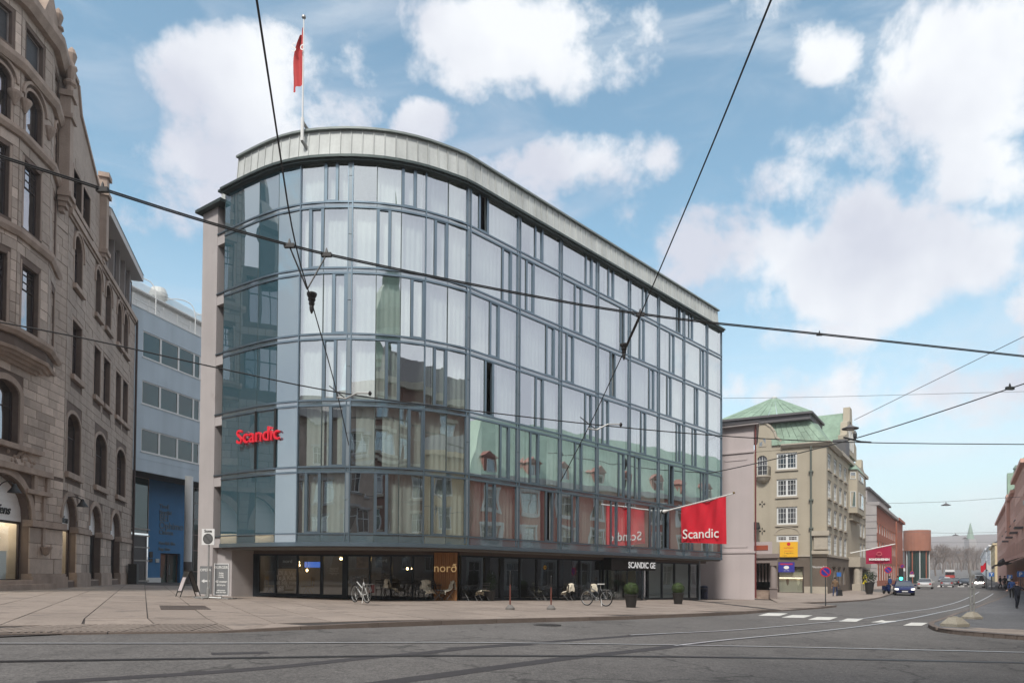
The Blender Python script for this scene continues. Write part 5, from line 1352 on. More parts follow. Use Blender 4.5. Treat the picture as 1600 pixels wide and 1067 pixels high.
# curved gable dormer at the left end of the front
gp = [(1180.5, 700), (1180.5, 676), (1184, 668), (1190, 660.5), (1194, 661), (1204, 668), (1209, 674.5), (1211.5, 683), (1220, 690), (1220, 700)]
prof = [(su(u), BL.zv(u, v) - (zc - BL.zv(u, 698)) * 0) for u, v in gp]
prof[0] = (prof[0][0], zc - .1); prof[-1] = (prof[-1][0], zc - .1)
mb = MB(); mb.fprism(BL, prof[::-1], -.5, .03); mb.build('gable', M_beige, BEI)
cp = MB()
for p, q in zip(prof[1:-1], prof[2:]):
    d = Vector((q[0] - p[0], q[1] - p[1])); d.normalize(); nx = (-d.y * .2, d.x * .2); cp.fprism(BL, [p, q, (q[0] + nx[0], q[1] + nx[1]), (p[0] + nx[0], p[1] + nx[1])], -.55, .12)
cp.build('gable_coping', M_beigestone, BEI)
window(BEI, BL, su(1185.5), su(1197.5), BL.zv(1190, 698), BL.zv(1190, 684), .08, M_beigestone, M_dimglass, cols=(.5,))
# balcony with iron rail
ba_, bb_, bz = su(1180), su(1204), BL.zv(1192, 744); bc = (ba_ + bb_) / 2
q = MB(); c = BL.pt(bc, 0, .05)
q.lathe((c.x, c.y, bz), [(.2, -.75), (.55, -.5), (.75, -.2), (.82, -.12), (.82, 0)], 18); bo = q.build('balcony', M_beigestone, BEI)
q = MB()
for i in range(15):
    t = math.pi * i / 14; p = BL.pt(bc + math.cos(t) * .78, bz, .05 + math.sin(t) * .78); q.tube([p, p + Vector((0, 0, .95))], .022, 4)
q.tube([BL.pt(bc + math.cos(math.pi * i / 14) * .78, bz + .95, .05 + math.sin(math.pi * i / 14) * .78) for i in range(15)], .03, 4); q.build('iron_rail', M_black, bo)
an = MB()
for v in (787, 829):
    p = BL.pt(su(1191), BL.zv(1191, v), .05)
    for k in range(4): an.tube([p + (BL.d * math.cos(k * 1.57) + Vector((0, 0, math.sin(k * 1.57)))) * .1, p + (BL.d * math.cos(k * 1.57) + Vector((0, 0, math.sin(k * 1.57)))) * .3], [.03, .07], 5)
an.build('wall_anchor', M_black, BEI, kind='stuff')
aw = MB(); a, b = su(1176), su(1191); aw.add([BL.pt(a, BL.zv(1182, 815), .1), BL.pt(b - .3, BL.zv(1182, 816), .1), BL.pt(b, BL.zv(1182, 825), 1.2), BL.pt(a, BL.zv(1182, 825), 1.2), BL.pt(a, BL.zv(1182, 828), 1.2), BL.pt(b, BL.zv(1182, 828), 1.2)], [(0, 1, 2, 3), (3, 2, 5, 4)])
aw.build('awning', M_black, BEI)
# cornice, mansard with copper sheets, wide grey eaves, pyramid roof
def cornice(z, h, n, name, m):
    mb = MB(); mb.sweep([BL.pt(0, 0), BL.pt(BL.len, 0), BR.pt(BR.len, 0)], [(-.1, z), (n * .5, z), (n, z + h * .6), (n, z + h), (-.1, z + h)]); return mb.build(name, m, BEI)
MB().sweep([BL.pt(su(1221), 0), BL.pt(BL.len, 0), BR.pt(BR.len * .25, 0)], [(-.1, zc), (.2, zc), (.45, zc + .3), (.45, zc + .42), (-.1, zc + .42)]).build('cornice', M_beigestone, BEI)
ze = BL.zv(1262, 655); inset = 1.3
def quadgrid(name, m, a, b, c, d, nu, nv, parent, off=.012):
    """standing sheets between four corners, each its own piece"""
    nrm = (b - a).cross(d - a).normalized()
    for i in range(nu):
        sh_ = (i % 2) * .5 / max(nv, 1)
        rows_ = [0] + [min(1, (j + (1 if i % 2 == 0 else .5)) / nv) for j in range(nv)] + [1]
        rows_ = sorted(set(rows_))
        for r0, r1 in zip(rows_, rows_[1:]):
            pt = lambda x, y: (a.lerp(b, x)).lerp(d.lerp(c, x), y)
            x0, x1 = i / nu, (i + 1) / nu; e = .012
            q = [pt(x0 + e * .3, r0), pt(x1 - e * .3, r0), pt(x1 - e * .3, r1 - .006), pt(x0 + e * .3, r1 - .006)]; j = R.uniform(0, .02)
            MB().hexa([v - nrm * .04 for v in q] + [v + nrm * (off + j) for v in q]).build(name, m, parent)
pA, pB = BL.pt(su(1206), zc + .4, .2), BL.pt(BL.len + .2, zc + .4, .2); pC, pD = BL.pt(su(1263), ze, -.5), BL.pt(su(1203), ze, -.5)
quadgrid('copper_sheet', M_copper, pA, pB, pC, pD, 8, 3, BEI)
pE, pF = BR.pt(3.2, zc + .4, .2), BR.pt(3.0, ze, -inset)
quadgrid('copper_sheet', M_copper, pB, pE, pF, pC, 3, 3, BEI)
el, er = BL.pt(su(1128), ze, .2), BL.pt(su(1266.5), ze, .2)
ebk = er + Vector((BR.d.x, BR.d.y, 0)) * 7; ebl = el + Vector((BR.d.x, BR.d.y, 0)) * 12
mb = MB(); mb.prism([(p.x, p.y) for p in (el, er, ebk, ebl)], ze, ze + .55); mb.build('eaves', M_greyeave, BEI)
mb = MB(); mb.prism([(p.x, p.y) for p in (el - BL.n * -.25, er + BL.d * .25 + BL.n * .25, ebk + BL.d * .25, ebl)], ze + .55, ze + .75); mb.build('eaves_edge', M_greyeave, BEI)
ap = P(1209.5, 621.5, 76.5)
el2, er2, ebk2 = [Vector((p.x, p.y, ze + .75)) for p in (el - BL.d * .2 + BL.n * .2, er + BL.d * .2 + BL.n * .2, ebk + BL.d * .2)]
quadgrid('copper_sheet', M_copper, el2, er2, ap + BL.d * .12, ap - BL.d * .12, 11, 2, BEI, off=.02)
MB().add([er2, ebk2, ap], [(0, 1, 2)]).build('copper_sheet', M_copper, BEI)
MB().lathe(ap, [(.35, -.25), (.3, .05), (.05, .2)], 8).build('roof_cap', M_zinc, BEI)
MB().tube([BL.pt(su(1267.5), bg, .18), BL.pt(su(1267.5), zc, .18)], .10, 8).build('downpipe', M_pipe, BEI)
for v in (738, 782, 826): MB().fbox(BL, su(1267.5) - .22, su(1267.5) + .22, BL.zv(1267, v), BL.zv(1267, v) + .14, .02, .3).build('pipe_clamp', M_pipe, BEI)
# street side
sR = lambda u: BR.su(u, 8); zR = lambda v: BR.zv(1296, v)
colsR = [(1293.6, 1299), (1303, 1308), (1311.5, 1316), (1319, 1323.4), (1343.5, 1347), (1348.4, 1351.6)]
rowsR = [(734, 709), (778, 750), (820, 793), (866, 833)]
opsR = []
for u0, u1 in colsR:
    for v0, v1 in rowsR: opsR.append((sR(u0), sR(u1), zR(v0), zR(v1)))
opsR += [(sR(1299), sR(1305), bg + .9, z1s - 1.0), (sR(1308), sR(1313), bg + .9, z1s - 1.0), (sR(1316), sR(1320), bg + .9, z1s - 1.0)]
zcR = zc + .2
mb = MB(); mb.wall(BR, 0, BR.len, z1s, zcR, [o for o in opsR if o[2] > z1s - .5], .2); mb.build('wall', M_beige, BEI)
mb = MB(); mb.wall(BR, -.05, BR.len, -4, z1s, [o for o in opsR if o[2] < z1s - .5], .3, n=.05); mb.build('ground_floor_wall', M_bwall, BEI)
for o in opsR:
    hi = o[2] > z1s - .5
    window(BEI, BR, *o, -.08, M_whiteframe if hi else M_attic, M_dimglass, cols=(.5,) if hi else (), rows=(.66,) if hi else (), fw=.13, bw=.12, panes=False, lights=(0, 4, 4) if hi else None)
    if hi: MB().fbox(BR, o[0] - .1, o[1] + .1, o[2] - .2, o[2] - .02, 0, .14).build('sill', M_beigestone, BEI)
MB().fbox(BR, BR.len * .25, BR.len, zcR, zcR + .4, -.1, .4).build('cornice', M_beigestone, BEI)
MB().sweep([BL.pt(shopL[1] * 0, 0), BL.pt(BL.len, 0), BR.pt(BR.len, 0)], [(0, z1s - .02), (.14, z1s - .02), (.14, z1s + .16), (0, z1s + .16)]).build('string_course', M_beigestone, BEI)
# oriel on the street side with copper cap, portal below, stepped gables and the main roof
oa, ob = sR(1326), sR(1340); oz0, oz1 = BR.zv(1330, 803), BR.zv(1330, 737); om = MB(); k = .9
pl = [BR.pt(oa, 0, 0), BR.pt(oa + .5, 0, k), BR.pt(ob - .5, 0, k), BR.pt(ob, 0, 0)]
om.prism([(p.x, p.y) for p in pl], oz0, oz1); om.prism([(p.x, p.y) for p in [BR.pt(oa + .6, 0, 0), BR.pt(oa + .9, 0, .4), BR.pt(ob - .9, 0, .4), BR.pt(ob - .6, 0, 0)]], oz0 - .8, oz0); oo = om.build('oriel', M_beige, BEI)
for i in range(3):
    f = F(pl[i], pl[i + 1])
    for c0, c1 in ((oz0 + .7, oz0 + 2.6), (oz0 + 4.1, oz0 + 6.2)): window(BEI, f, f.len * .18, f.len * .82, c0, min(c1, oz1 - .3), .05, M_whiteframe, M_dimglass, cols=(.5,) if i == 1 else (), panes=False)
tp = BR.pt((oa + ob) / 2, oz1 + 1.4, .1); mb = MB(); cps = [Vector((p.x, p.y, oz1)) + (p - Vector((tp.x, tp.y, 0))).normalized() * .25 for p in pl]
for i in range(3): mb.add([cps[i], cps[i + 1], tp], [(0, 1, 2)])
mb.build('oriel_cap', M_copper, BEI)
po = MB(); a, b = sR(1325), sR(1343.5); po.fbox(BR, a, b, BR.zv(1332, 886), z1s + .3, 0, 1.3)
for q in (a + .2, a + 1.4, b - 2.0, b - .8): c = BR.pt(q + .3, 0, .9); po.lathe((c.x, c.y, 0), [(.42, gz(c.x, c.y) + .8), (.36, BR.zv(1332, 888))], 12); po.fbox(BR, q - .15, q + .75, bg - 1, gz(c.x, c.y) + .8, .4, 1.35)
po.build('portal', M_beigestone, BEI)
def step_gable(u0, u1, vt, v0, nm):
    a, b = sR(u0), sR(u1); z0, zt_ = BR.zv((u0 + u1) / 2, v0), BR.zv((u0 + u1) / 2, vt); c = (a + b) / 2; w = b - a; h = zt_ - z0
    pr = [(a, z0), (b, z0), (b, z0 + h * .3), (b - w * .16, z0 + h * .36), (b - w * .2, z0 + h * .62), (c + w * .12, z0 + h * .7), (c + w * .08, zt_), (c - w * .08, zt_), (c - w * .12, z0 + h * .7), (a + w * .2, z0 + h * .62), (a + w * .16, z0 + h * .36), (a, z0 + h * .3)]
    g = MB(); g.fprism(BR, pr, -.7, .05); g = g.build('gable', M_beige, BEI)
    for i in range(3): q = c + (i - 1) * w * .16; window(BEI, BR, q - .35, q + .35, z0 + h * .1, z0 + h * .5, .11, M_whiteframe, M_dimglass, panes=False)
    rg = MB(); rg.add([BR.pt(a + w * .1, z0 + h * .2, -.6), BR.pt(c, zt_ - .5, -.6), BR.pt(b - w * .1, z0 + h * .2, -.6), BR.pt(a + w * .1, z0 + h * .2, -9), BR.pt(c, zt_ - .5, -9), BR.pt(b - w * .1, z0 + h * .2, -9)], [(0, 1, 4, 3), (1, 2, 5, 4)])
    rg.build('gable_roof', M_copper, BEI)
step_gable(1320, 1338, 638, 712, 0); step_gable(1341, 1352.5, 719, 760, 1)
ra, rb_ = BR.pt(7.5, zcR + .4, 0), BR.pt(BR.len, zcR + .4, 0); rc, rd = BR.pt(BR.len, zcR + 6, -5.5), BR.pt(9.5, zcR + 6, -5.5)
quadgrid('copper_sheet', M_copper, ra, rb_, rc, rd, 16, 1, BEI)
MB().fbox(BR, 6.2, 7.4, zcR + 4.2, zcR + 4.6, -3.9, -3.2).build('skylight', M_greyeave, BEI)
MB().fbox(BR, sR(1316), sR(1322), zcR + .4, zcR + 2.2, -1, .4).build('dormer', M_greyeave, BEI)
m = MB(); m.prism([(p.x, p.y) for p in (BL.pt(0, 0, -.4), BL.pt(BL.len - .1, 0, -.4), BR.pt(BR.len, 0, -.4), BR.pt(BR.len, 0, -12), BL.pt(0, 0, -14))], -4, zc); m.build('inner_body', M_beige, BEI)
# corner relief work
cr = MB()
for v, h in ((829, .5), (860, .35)): cr.fbox(BL, BL.len - 1.4, BL.len + .25, BL.zv(1285, v) - h, BL.zv(1285, v), 0, .4)
cr.fbox(BL, BL.len - 1.2, BL.len + .1, BL.zv(1285, 858), BL.zv(1285, 832), 0, .22); cr.build('corner_carving', M_beigestone, BEI)
# shop window with clothes dummies
a, b, z0, z1 = shopL; zm = BL.zv(1236, 901)
fr = MB(); fr.fbox(BL, a, a + .1, z0, z1, -.2, -.05); fr.fbox(BL, b - .1, b, z0, z1, -.2, -.05); fr.fbox(BL, a, b, zm - .06, zm + .06, -.2, -.051); fr.fbox(BL, a, b, z1 - .1, z1, -.2, -.052); fr.fbox(BL, a, b, z0, z0 + .08, -.2, .0)
sw = fr.build('shop_window', M_wood, BEI); MB().quad(BL.pt(a, z0, -.12), BL.pt(b, z0, -.12), BL.pt(b, z1, -.12), BL.pt(a, z1, -.12)).build('pane', M_shopglass, sw)
rc_ = MB(); rc_.quad(BL.pt(a, z0 + .02, -1.6), BL.pt(b, z0 + .02, -1.6), BL.pt(b, z1, -1.6), BL.pt(a, z1, -1.6)); rc_.quad(BL.pt(a, z0 + .03, -.15), BL.pt(b, z0 + .03, -.15), BL.pt(b, z0 + .03, -1.6), BL.pt(a, z0 + .03, -1.6)); rc_.build('display_recess', mat('dark_display', (.08, .06, .05), .9, noise=[(2, .4)]), sw)
MB().fbox(BL, a, b, zm - .1, zm - .07, -1.5, -.25).build('lit_ceiling', M_lit, sw)
def dummy(q, lab, top, low, hair):
    p = BL.pt(q, z0 + .05, -.6); t = thing('shop_dummy', lab, 'shop dummy', p, BL.ang(), 'clothes dummies in the corner shop window')
    MB().lathe((-.11, 0, 0), [(.06, 0), (.08, .45), (.1, .85)], 8).lathe((.11, 0, 0), [(.06, 0), (.08, .45), (.1, .85)], 8).build('legs', low, t, world=False)
    MB().lathe((0, 0, .7), [(.2, 0), (.24, .3), (.26, .62), (.2, .78), (.07, .84)], 12).tube([(-.24, 0, 1.42), (-.36, -.05, 1.1), (-.34, -.12, .85)], .065, 6).tube([(.24, 0, 1.42), (.36, -.05, 1.1), (.34, -.12, .85)], .065, 6).build('coat', top, t, world=False)
    MB().lathe((0, 0, 1.55), [(.06, -.05), (.06, .03), (.1, .1), (.11, .2), (.07, .3), (.01, .33)], 10).build('head', hair, t, world=False)
M_skin = mat('skin', (.45, .27, .2), .6)
dummy(a + .9, 'shop dummy in brown clothes at the left of the display', mat('brown_cloth', (.16, .10, .06), .9), M_wood, M_skin)
dummy(a + 1.95, 'shop dummy in a long pale cream coat in the middle', mat('cream_coat', (.62, .55, .42), .9), M_black, M_skin)
dummy(a + 3.0, 'shop dummy in a dark blue suit at the right of the display', mat('navy_cloth', (.02, .035, .075), .9), mat('navy_trousers', (.02, .03, .06), .9), M_skin)
# hanging signs on the beige front
def board(f, u0, v0, u1, v1, n, m, lab, name='sign_board'):
    a, b = f.su(u0, 3), f.su(u1, 3); z0, z1 = f.zv((u0 + u1) / 2, v1), f.zv((u0 + u1) / 2, v0); c = f.pt((a + b) / 2, (z0 + z1) / 2, n); t = thing(name, lab, 'sign', c)
    MB().fbox(f, a, b, z0, z1, n - .08, n).build('board', m, t); return t, a, b, z0, z1
M_yel = mat('yellow_sign', (.78, .42, .012), .6); M_bls = mat('royal_blue_sign', (.03, .03, .26), .5); M_red = mat('bright_red', (.55, .012, .02), .6); M_wht = mat('white_print', (.75, .75, .73), .6)
t, a, b, z0, z1 = board(BL, 1219, 846.5, 1247, 870, .3, M_yel, 'square yellow banner sign with small print on the beige front'); w, h = b - a, z1 - z0; cx = (a + b) / 2
lettering('letters', 'KAFFEBAR', h * .13, M_red, t, BL.pt(cx, z0 + h * .56, .305), BL.d, extrude=.002); lettering('letters', 'lunsj middag vin', h * .09, M_red, t, BL.pt(cx, z0 + h * .38, .305), BL.d, extrude=.002)
lettering('letters', '2. etg. 40 m', h * .12, M_black, t, BL.pt(cx, z0 + h * .22, .305), BL.d, extrude=.002); lettering('letters', 'inngang', h * .09, M_black, t, BL.pt(cx - .4, z0 + h * .07, .305), BL.d, extrude=.002)
MB().lathe(BL.pt(cx, z0 + h * .86, .302), [(.18, -.01), (.18, .01)], 14, ax=Matrix((BL.d, Vector((0, 0, 1)), BL.n)).transposed()).build('emblem', M_red, t)
t, a, b, z0, z1 = board(BL, 1217, 878, 1242, 893.5, .4, M_bls, 'royal blue shop sign with red lettering and a white oval'); w, h = b - a, z1 - z0; cx = (a + b) / 2
lettering('letters', 'HERRMAGASIN', h * .2, M_red, t, BL.pt(cx, z0 + h * .74, .405), BL.d, extrude=.002, width=.9, offset=.01); lettering('letters', 'siden 1905', h * .12, M_wht, t, BL.pt(cx, z0 + h * .12, .405), BL.d, extrude=.002)
ax3 = Matrix((BL.d * 1.5, Vector((0, 0, 1)), BL.n)).transposed(); MB().lathe(BL.pt(cx, z0 + h * .47, .402), [(h * .17, -.01), (h * .17, .01)], 18, ax=ax3).build('oval', M_wht, t)
t = thing('street_name_plate', 'small pale street name lettering on the brown brick by the corner', 'sign', BL.pt(su(1279), BL.zv(1279, 886), .1)); lettering('letters', 'Pilestredet', .34, M_wht, t, BL.pt(su(1279.5), BL.zv(1279, 887), .07), BL.d, extrude=.004)

# pavement round the beige house
fp = [G(u, v) for u, v in [(1216, 944), (1262, 943), (1310, 941), (1358, 937.5), (1380, 933), (1392, 929), (1400, 923), (1404, 917)]]
bkp = [BR.pt(BR.len + 40, 0), BR.pt(BR.len, 0, -1), BR.pt(0, 0, -1), BL.pt(2, 0, -1)]
BPAV = MB().poly([on_ground(p.x, p.y, .1) for p in fp + bkp]).build('pavement', M_slab, kind='structure')
for a, b in zip(fp, fp[1:]):
    d = b - a; d.z = 0; k = max(1, int(d.length / 1.6)); d.normalize(); nn = Vector((-d.y, d.x, 0))
    for i in range(k):
        p, q = a.lerp(b, i / k) + d * .006, a.lerp(b, (i + 1) / k) - d * .006; hx = lambda r_, w_, up: on_ground(r_.x + nn.x * w_, r_.y + nn.y * w_, up)
        MB().hexa([hx(p, -.01, -.1), hx(q, -.01, -.1), hx(q, .16, -.1), hx(p, .16, -.1), hx(p, 0, .108), hx(q, 0, .108), hx(q, .16, .108), hx(p, .16, .108)]).build('kerb_stone', M_kerb, BPAV)

# ------------------------------------------------------------------ down the street, left side
def zvY(u, v, Y): return P(u, v, Y).z
def box_house(name, lab, f, depth, z0, z1, wallm, rows, ncol, roofm, roofh=2.0, wname='window', margin=.12, ww=.5, parts=True, frame=None, side=None, cornice_m=None, cat='building', glass=None, base=None):
    t = thing(name, lab, cat, f.pt(f.len / 2, z0 + 1, -depth / 2))
    ops_ = []; cw = f.len / ncol
    for (a, b) in rows:
        for i in range(ncol): ops_.append((cw * (i + .5 - ww / 2), cw * (i + .5 + ww / 2), a, b))
    q = MB(); zb_ = base[0] if base else z0; q.wall(f, 0, f.len, zb_, z1, [o for o in ops_ if o[2] >= zb_], .2)
    if base: MB().wall(f, 0, f.len, z0, zb_, [o for o in ops_ if o[2] < zb_], .2).build('base_wall', base[1], t)
    bk = [f.pt(0, 0, 0), f.pt(f.len, 0, 0), f.pt(f.len, 0, -depth), f.pt(0, 0, -depth)]
    for i in (1, 2, 3): p, r_ = bk[i], bk[(i + 1) % 4]; q.quad((p.x, p.y, z0), (r_.x, r_.y, z0), (r_.x, r_.y, z1), (p.x, p.y, z1))
    q.build('wall', wallm, t)
    for o in ops_: window(t, f, *o, -.09, frame or M_whiteframe, glass or M_dimglass, panes=False, fw=.1, cols=(.5,), rows=(.65,), bw=.07)
    MB().fbox(f, -.2, f.len + .2, z1, z1 + .5, -depth - .2, .5).build('cornice', cornice_m or wallm, t)
    if roofh:
        A, B = f.pt(-.1, z1 + .5, .3), f.pt(f.len + .1, z1 + .5, .3); Cc, D = f.pt(f.len + .1, z1 + .5, -depth), f.pt(-.1, z1 + .5, -depth); i = min(depth * .3, 3)
        A2, B2, C2, D2 = [Vector((p.x, p.y, z1 + .5 + roofh)) for p in (f.pt(i, 0, -i), f.pt(f.len - i, 0, -i), f.pt(f.len - i, 0, -depth + i), f.pt(i, 0, -depth + i))]
        MB().add([A, B, Cc, D, A2, B2, C2, D2], [(0, 1, 5, 4), (1, 2, 6, 5), (2, 3, 7, 6), (3, 0, 4, 7), (4, 5, 6, 7)]).build('roof', roofm, t)
    return t
M_redbrick = mat('red_brick', (.36, .12, .07), .9, noise=[(1, .1), (20, .12)]); M_salmon = mat('salmon_brick', (.62, .37, .295), .9, noise=[(.5, .08), (15, .1)], streak=(1, .06))
M_white2 = mat('white_render', (.80, .80, .80), .9, noise=[(1, .05)]); M_cream = mat('cream_render', (.58, .47, .29), .9, noise=[(1, .08)])
sl = lambda Y, off=-14.6: Vector((.67 * Y + off, Y, 0))
GF = F(sl(107), sl(136)); g0 = gz(60, 110); gz1 = zvY(1369, 789, 107)
gr = box_house('grey_stone_house', 'grey stone house with red brick upper walls and a deep cornice down the street', GF, 18, g0 - 1, gz1, M_redbrick, [(g0 + 1, g0 + 4), (g0 + 5.6, g0 + 7.4), (g0 + 8.6, g0 + 10.2)], 9, M_greyeave, 0, cornice_m=M_stucco)
GE = F(sl(107) + Vector((-8, 4.8, 0)), sl(107)); MB().fbox(GE, 0, GE.len + .1, g0 - 1, gz1 - .01, -.3, .12).build('end_wall', M_stucco, gr); MB().fbox(GF, 0, GF.len, g0 - 1, g0 + 4.8, -.15, .12).build('base_wall', M_stucco, gr) if False else None
MB().fbox(GF, -.3, GF.len, gz1 + .5, gz1 + 2.6, -10, -1.2).build('attic', M_stucco, gr); MB().fbox(GF, -.5, GF.len + .2, gz1 + 2.6, gz1 + 2.9, -10.2, -.8).build('attic_cornice', M_greyeave, gr)
for i in range(12): z = g0 + .8 + i * 1.05; MB().fbox(GE, 0, GE.len + .12, z, z + .06, .1, .15).build('rustication', M_greyeave, gr) if z < gz1 - .5 else None
# round brick block over glass
cx_ = Vector((92.6, 156, 0)); cg = gz(cx_.x, cx_.y)
RO = thing('brick_rotunda', 'rounded brick block floating over a glass ground floor at the street corner', 'building', (cx_.x, cx_.y, cg))
zb0, zb1 = zvY(1422, 861, 158), zvY(1422, 829.5, 158)
MB().lathe((cx_.x, cx_.y, 0), [(2.75, zb0), (2.75, zb1), (2.6, zb1), (2.6, zb1 - .3)], 28).build('drum', mat('rotunda_brick', (.34, .15, .10), .9, noise=[(1, .1)]), RO); MB().lathe((cx_.x, cx_.y, 0), [(2.3, cg - 1), (2.3, zb0)], 20).build('glass_drum', M_greenglass, RO)
for i in range(10): t_ = 2 * math.pi * i / 10; p = cx_ + Vector((math.cos(t_) * 2.35, math.sin(t_) * 2.35, 0)); MB().tube([(p.x, p.y, cg - 1), (p.x, p.y, zb0)], .12, 5).build('mullion', M_whiteframe if i % 2 else M_redbrick, RO)
bx = F(sl(138), sl(150)); box_house('brick_block', 'plain red brick block beside the rounded corner building', bx, 12, gz(80, 145) - 1, zvY(1400, 815, 142), M_redbrick, [(gz(80, 145) + 1, gz(80, 145) + 4)], 4, M_greyeave, 0, frame=M_attic, ww=.7)
dk = F(sl(180), sl(196)); box_house('dark_glass_block', 'narrow dark glazed block with a white roof box beyond the brick rotunda', dk, 8, gz(110, 185) - 1, zvY(1445, 861, 186), M_greyeave, [(gz(110, 185) + 1, gz(110, 185) + 6)], 5, M_white2, .0, frame=M_attic, ww=.8, cornice_m=M_white2)
# right side: salmon brick range with copper gable, then cream and white houses
sr = lambda Y, off=7.0: Vector((.67 * Y + off, Y, 0))
def right_house(name, lab, Y0, Y1, vt, ut, wallm, nfl, ncol, roofm, roofh, **kw):
    f = F(sr(Y1), sr(Y0)); g = gz(*sr((Y0 + Y1) / 2)[:2]); z1 = zvY(ut, vt, Y0 if kw.pop('near', True) else Y1); fh = (z1 - g - 4.4) / nfl
    return f, box_house(name, lab, f, 14, g - 2, z1, wallm, [(g + 4.4 + fh * i + fh * .18, g + 4.4 + fh * i + fh * .78) for i in range(nfl)] , ncol, roofm, roofh, **kw), g, z1
f1, h1, g1_, z1_ = right_house('salmon_brick_house', 'long salmon brick range at the right edge with tall narrow windows', 84, 104, 722, 1594, M_salmon, 4, 9, M_copper, 3.0, frame=M_attic, ww=.42)
f2, h2, g2_, z2_ = right_house('gabled_brick_house', 'salmon brick house with a green copper roof and slim copper gable', 104.4, 128, 770, 1588, M_salmon, 3, 9, M_copper, 3.0, frame=M_attic, ww=.42)
f3, h3, g3_, z3_ = right_house('low_brick_house', 'plainer salmon brick house at the far end of the brick range', 128.4, 170, 794, 1572, M_salmon, 4, 12, M_greyeave, 0, frame=M_attic, ww=.42)
tw = MB(); q = f2.su(1577, 15); tw.fbox(f2, q - 2.2, q + 2.2, z2_ - 6, z2_ + 1.2, -4, .5); tw.build('tower_bay', M_salmon, h2)
tg = MB(); tg.fprism(f2, [(q - 1.9, z2_ + 1.2), (q + 1.9, z2_ + 1.2), (q + .9, z2_ + 5), (q - .9, z2_ + 5)], -8, .3); tg.build('copper_gable', M_copper, h2); MB().lathe(f2.pt(q, z2_ + 5, -1), [(.5, 0), (.35, .5), (.5, .8), (.1, 1.4)], 8).build('finial', M_copperdark, h2)
for f, h, k in ((f1, h1, 2), (f2, h2, 2)):
    for i in range(k):
        q = f.len * (i + .5) / k; MB().fbox(f, q - 1.4, q + 1.4, g2_ + 8, g2_ + 8.2, 0, .9).build('balcony', M_greyeave, h); MB().fbox(f, q - 1.6, q + 1.6, g2_ + 9.0, g2_ + 9.1, .8, .9).build('balcony_rail', M_greyeave, h)
aw = MB(); aw.add([f1.pt(0, g1_ + 4.3, .1), f1.pt(f1.len, g1_ + 4.3, .1), f1.pt(f1.len, g1_ + 3.2, 3.2), f1.pt(0, g1_ + 3.2, 3.2), f1.pt(0, g1_ + 2.8, 3.2), f1.pt(f1.len, g1_ + 2.8, 3.2)], [(0, 1, 2, 3), (3, 2, 5, 4)]); M_awn = mat('dark_brown_awning', (.05, .035, .03), .9); aw.build('awning', M_awn, h1)
aw = MB(); aw.add([f2.pt(0, g2_ + 4.3, .1), f2.pt(f2.len, g2_ + 4.3, .1), f2.pt(f2.len, g2_ + 3.2, 3.2), f2.pt(0, g2_ + 3.2, 3.2), f2.pt(0, g2_ + 2.8, 3.2), f2.pt(f2.len, g2_ + 2.8, 3.2)], [(0, 1, 2, 3), (3, 2, 5, 4)]); aw.build('awning', M_awn, h2)
for i in range(6):
    p = f2.pt(2 + i * 3.6, g2_ + 3.7, 1.2); t = thing('wall_lantern', ORD[i] + ' black iron lantern over the dark awning, counted from the far end', 'lantern', p, group='lanterns over the awning')
    MB().lathe(p, [(.15, 0), (.28, .12), (.26, .6), (.3, .66), (.12, .9), (.03, 1.1)], 8).build('cage', M_black, t); MB().tube([p + Vector((0, 0, .5)), p - f2.n * 1.6 + Vector((0, 0, .2))], .05, 5).build('bracket', M_black, t)
right_house('cream_house', 'cream yellow house with bracketed eaves beyond the brick range', 186, 222, 851, 1556, M_cream, 3, 6, M_slate, 1.5)
right_house('white_house', 'white rendered house next beyond the cream yellow one', 226, 275, 853, 1549, M_white2, 4, 7, M_slate, 2)
right_house('far_white_house', 'smaller white house farthest along the right side of the street', 280, 400, 858, 1541, M_white2, 3, 9, M_slate, 2)

# ------------------------------------------------------------------ facades across the square (seen in the hotel's glass)
M_palecopper = mat('bright_lit_copper', (.42, .56, .45), .7, noise=[(.8, .08)], streak=(2, .08)); M_dormer = mat('dull_red_dormer', (.34, .17, .14), .9); M_darkbrick = mat('dark_muted_brick', (.19, .10, .075), .9, noise=[(1, .15)]); M_redplaster = mat('red_plaster', (.46, .17, .13), .9, noise=[(.5, .06)], streak=(1, .06))  # lighter copper copy: the mansard's bright lighting is put into its colour
fR = F(sr(80), sr(31)); gR = gz(40, 50)
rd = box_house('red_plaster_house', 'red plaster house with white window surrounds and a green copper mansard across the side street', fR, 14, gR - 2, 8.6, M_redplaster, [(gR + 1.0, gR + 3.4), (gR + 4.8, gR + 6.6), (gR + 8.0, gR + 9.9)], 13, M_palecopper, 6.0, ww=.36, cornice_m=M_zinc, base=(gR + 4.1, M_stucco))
for i in range(13):
    cw = fR.len / 13; c = cw * (i + .5)
    for a, b in ((gR + 1.0, gR + 3.4), (gR + 4.8, gR + 6.6), (gR + 8.0, gR + 9.9)):
        q = MB(); s_ = cw * .18
        for x in (c - s_ - .26, c + s_ + .02): q.fbox(fR, x, x + .24, a - .1, b + .25, 0, .07)
        q.fbox(fR, c - s_ - .3, c + s_ + .3, b + .03, b + .3, 0, .1); q.fbox(fR, c - s_ - .3, c + s_ + .3, a - .3, a - .02, 0, .1); q.build('surround', M_whiteframe, rd)
    q = MB(); q.fbox(fR, c - .7, c + .7, 9.1, 10.6, -2.0, .1); q.fprism(fR, [(c - .85, 10.6), (c + .85, 10.6), (c, 11.2)], -2.2, .25); q.build('dormer', M_dormer, rd); window(rd, fR, c - .42, c + .42, 9.35, 10.4, .16, M_whiteframe, M_dimglass, panes=False)
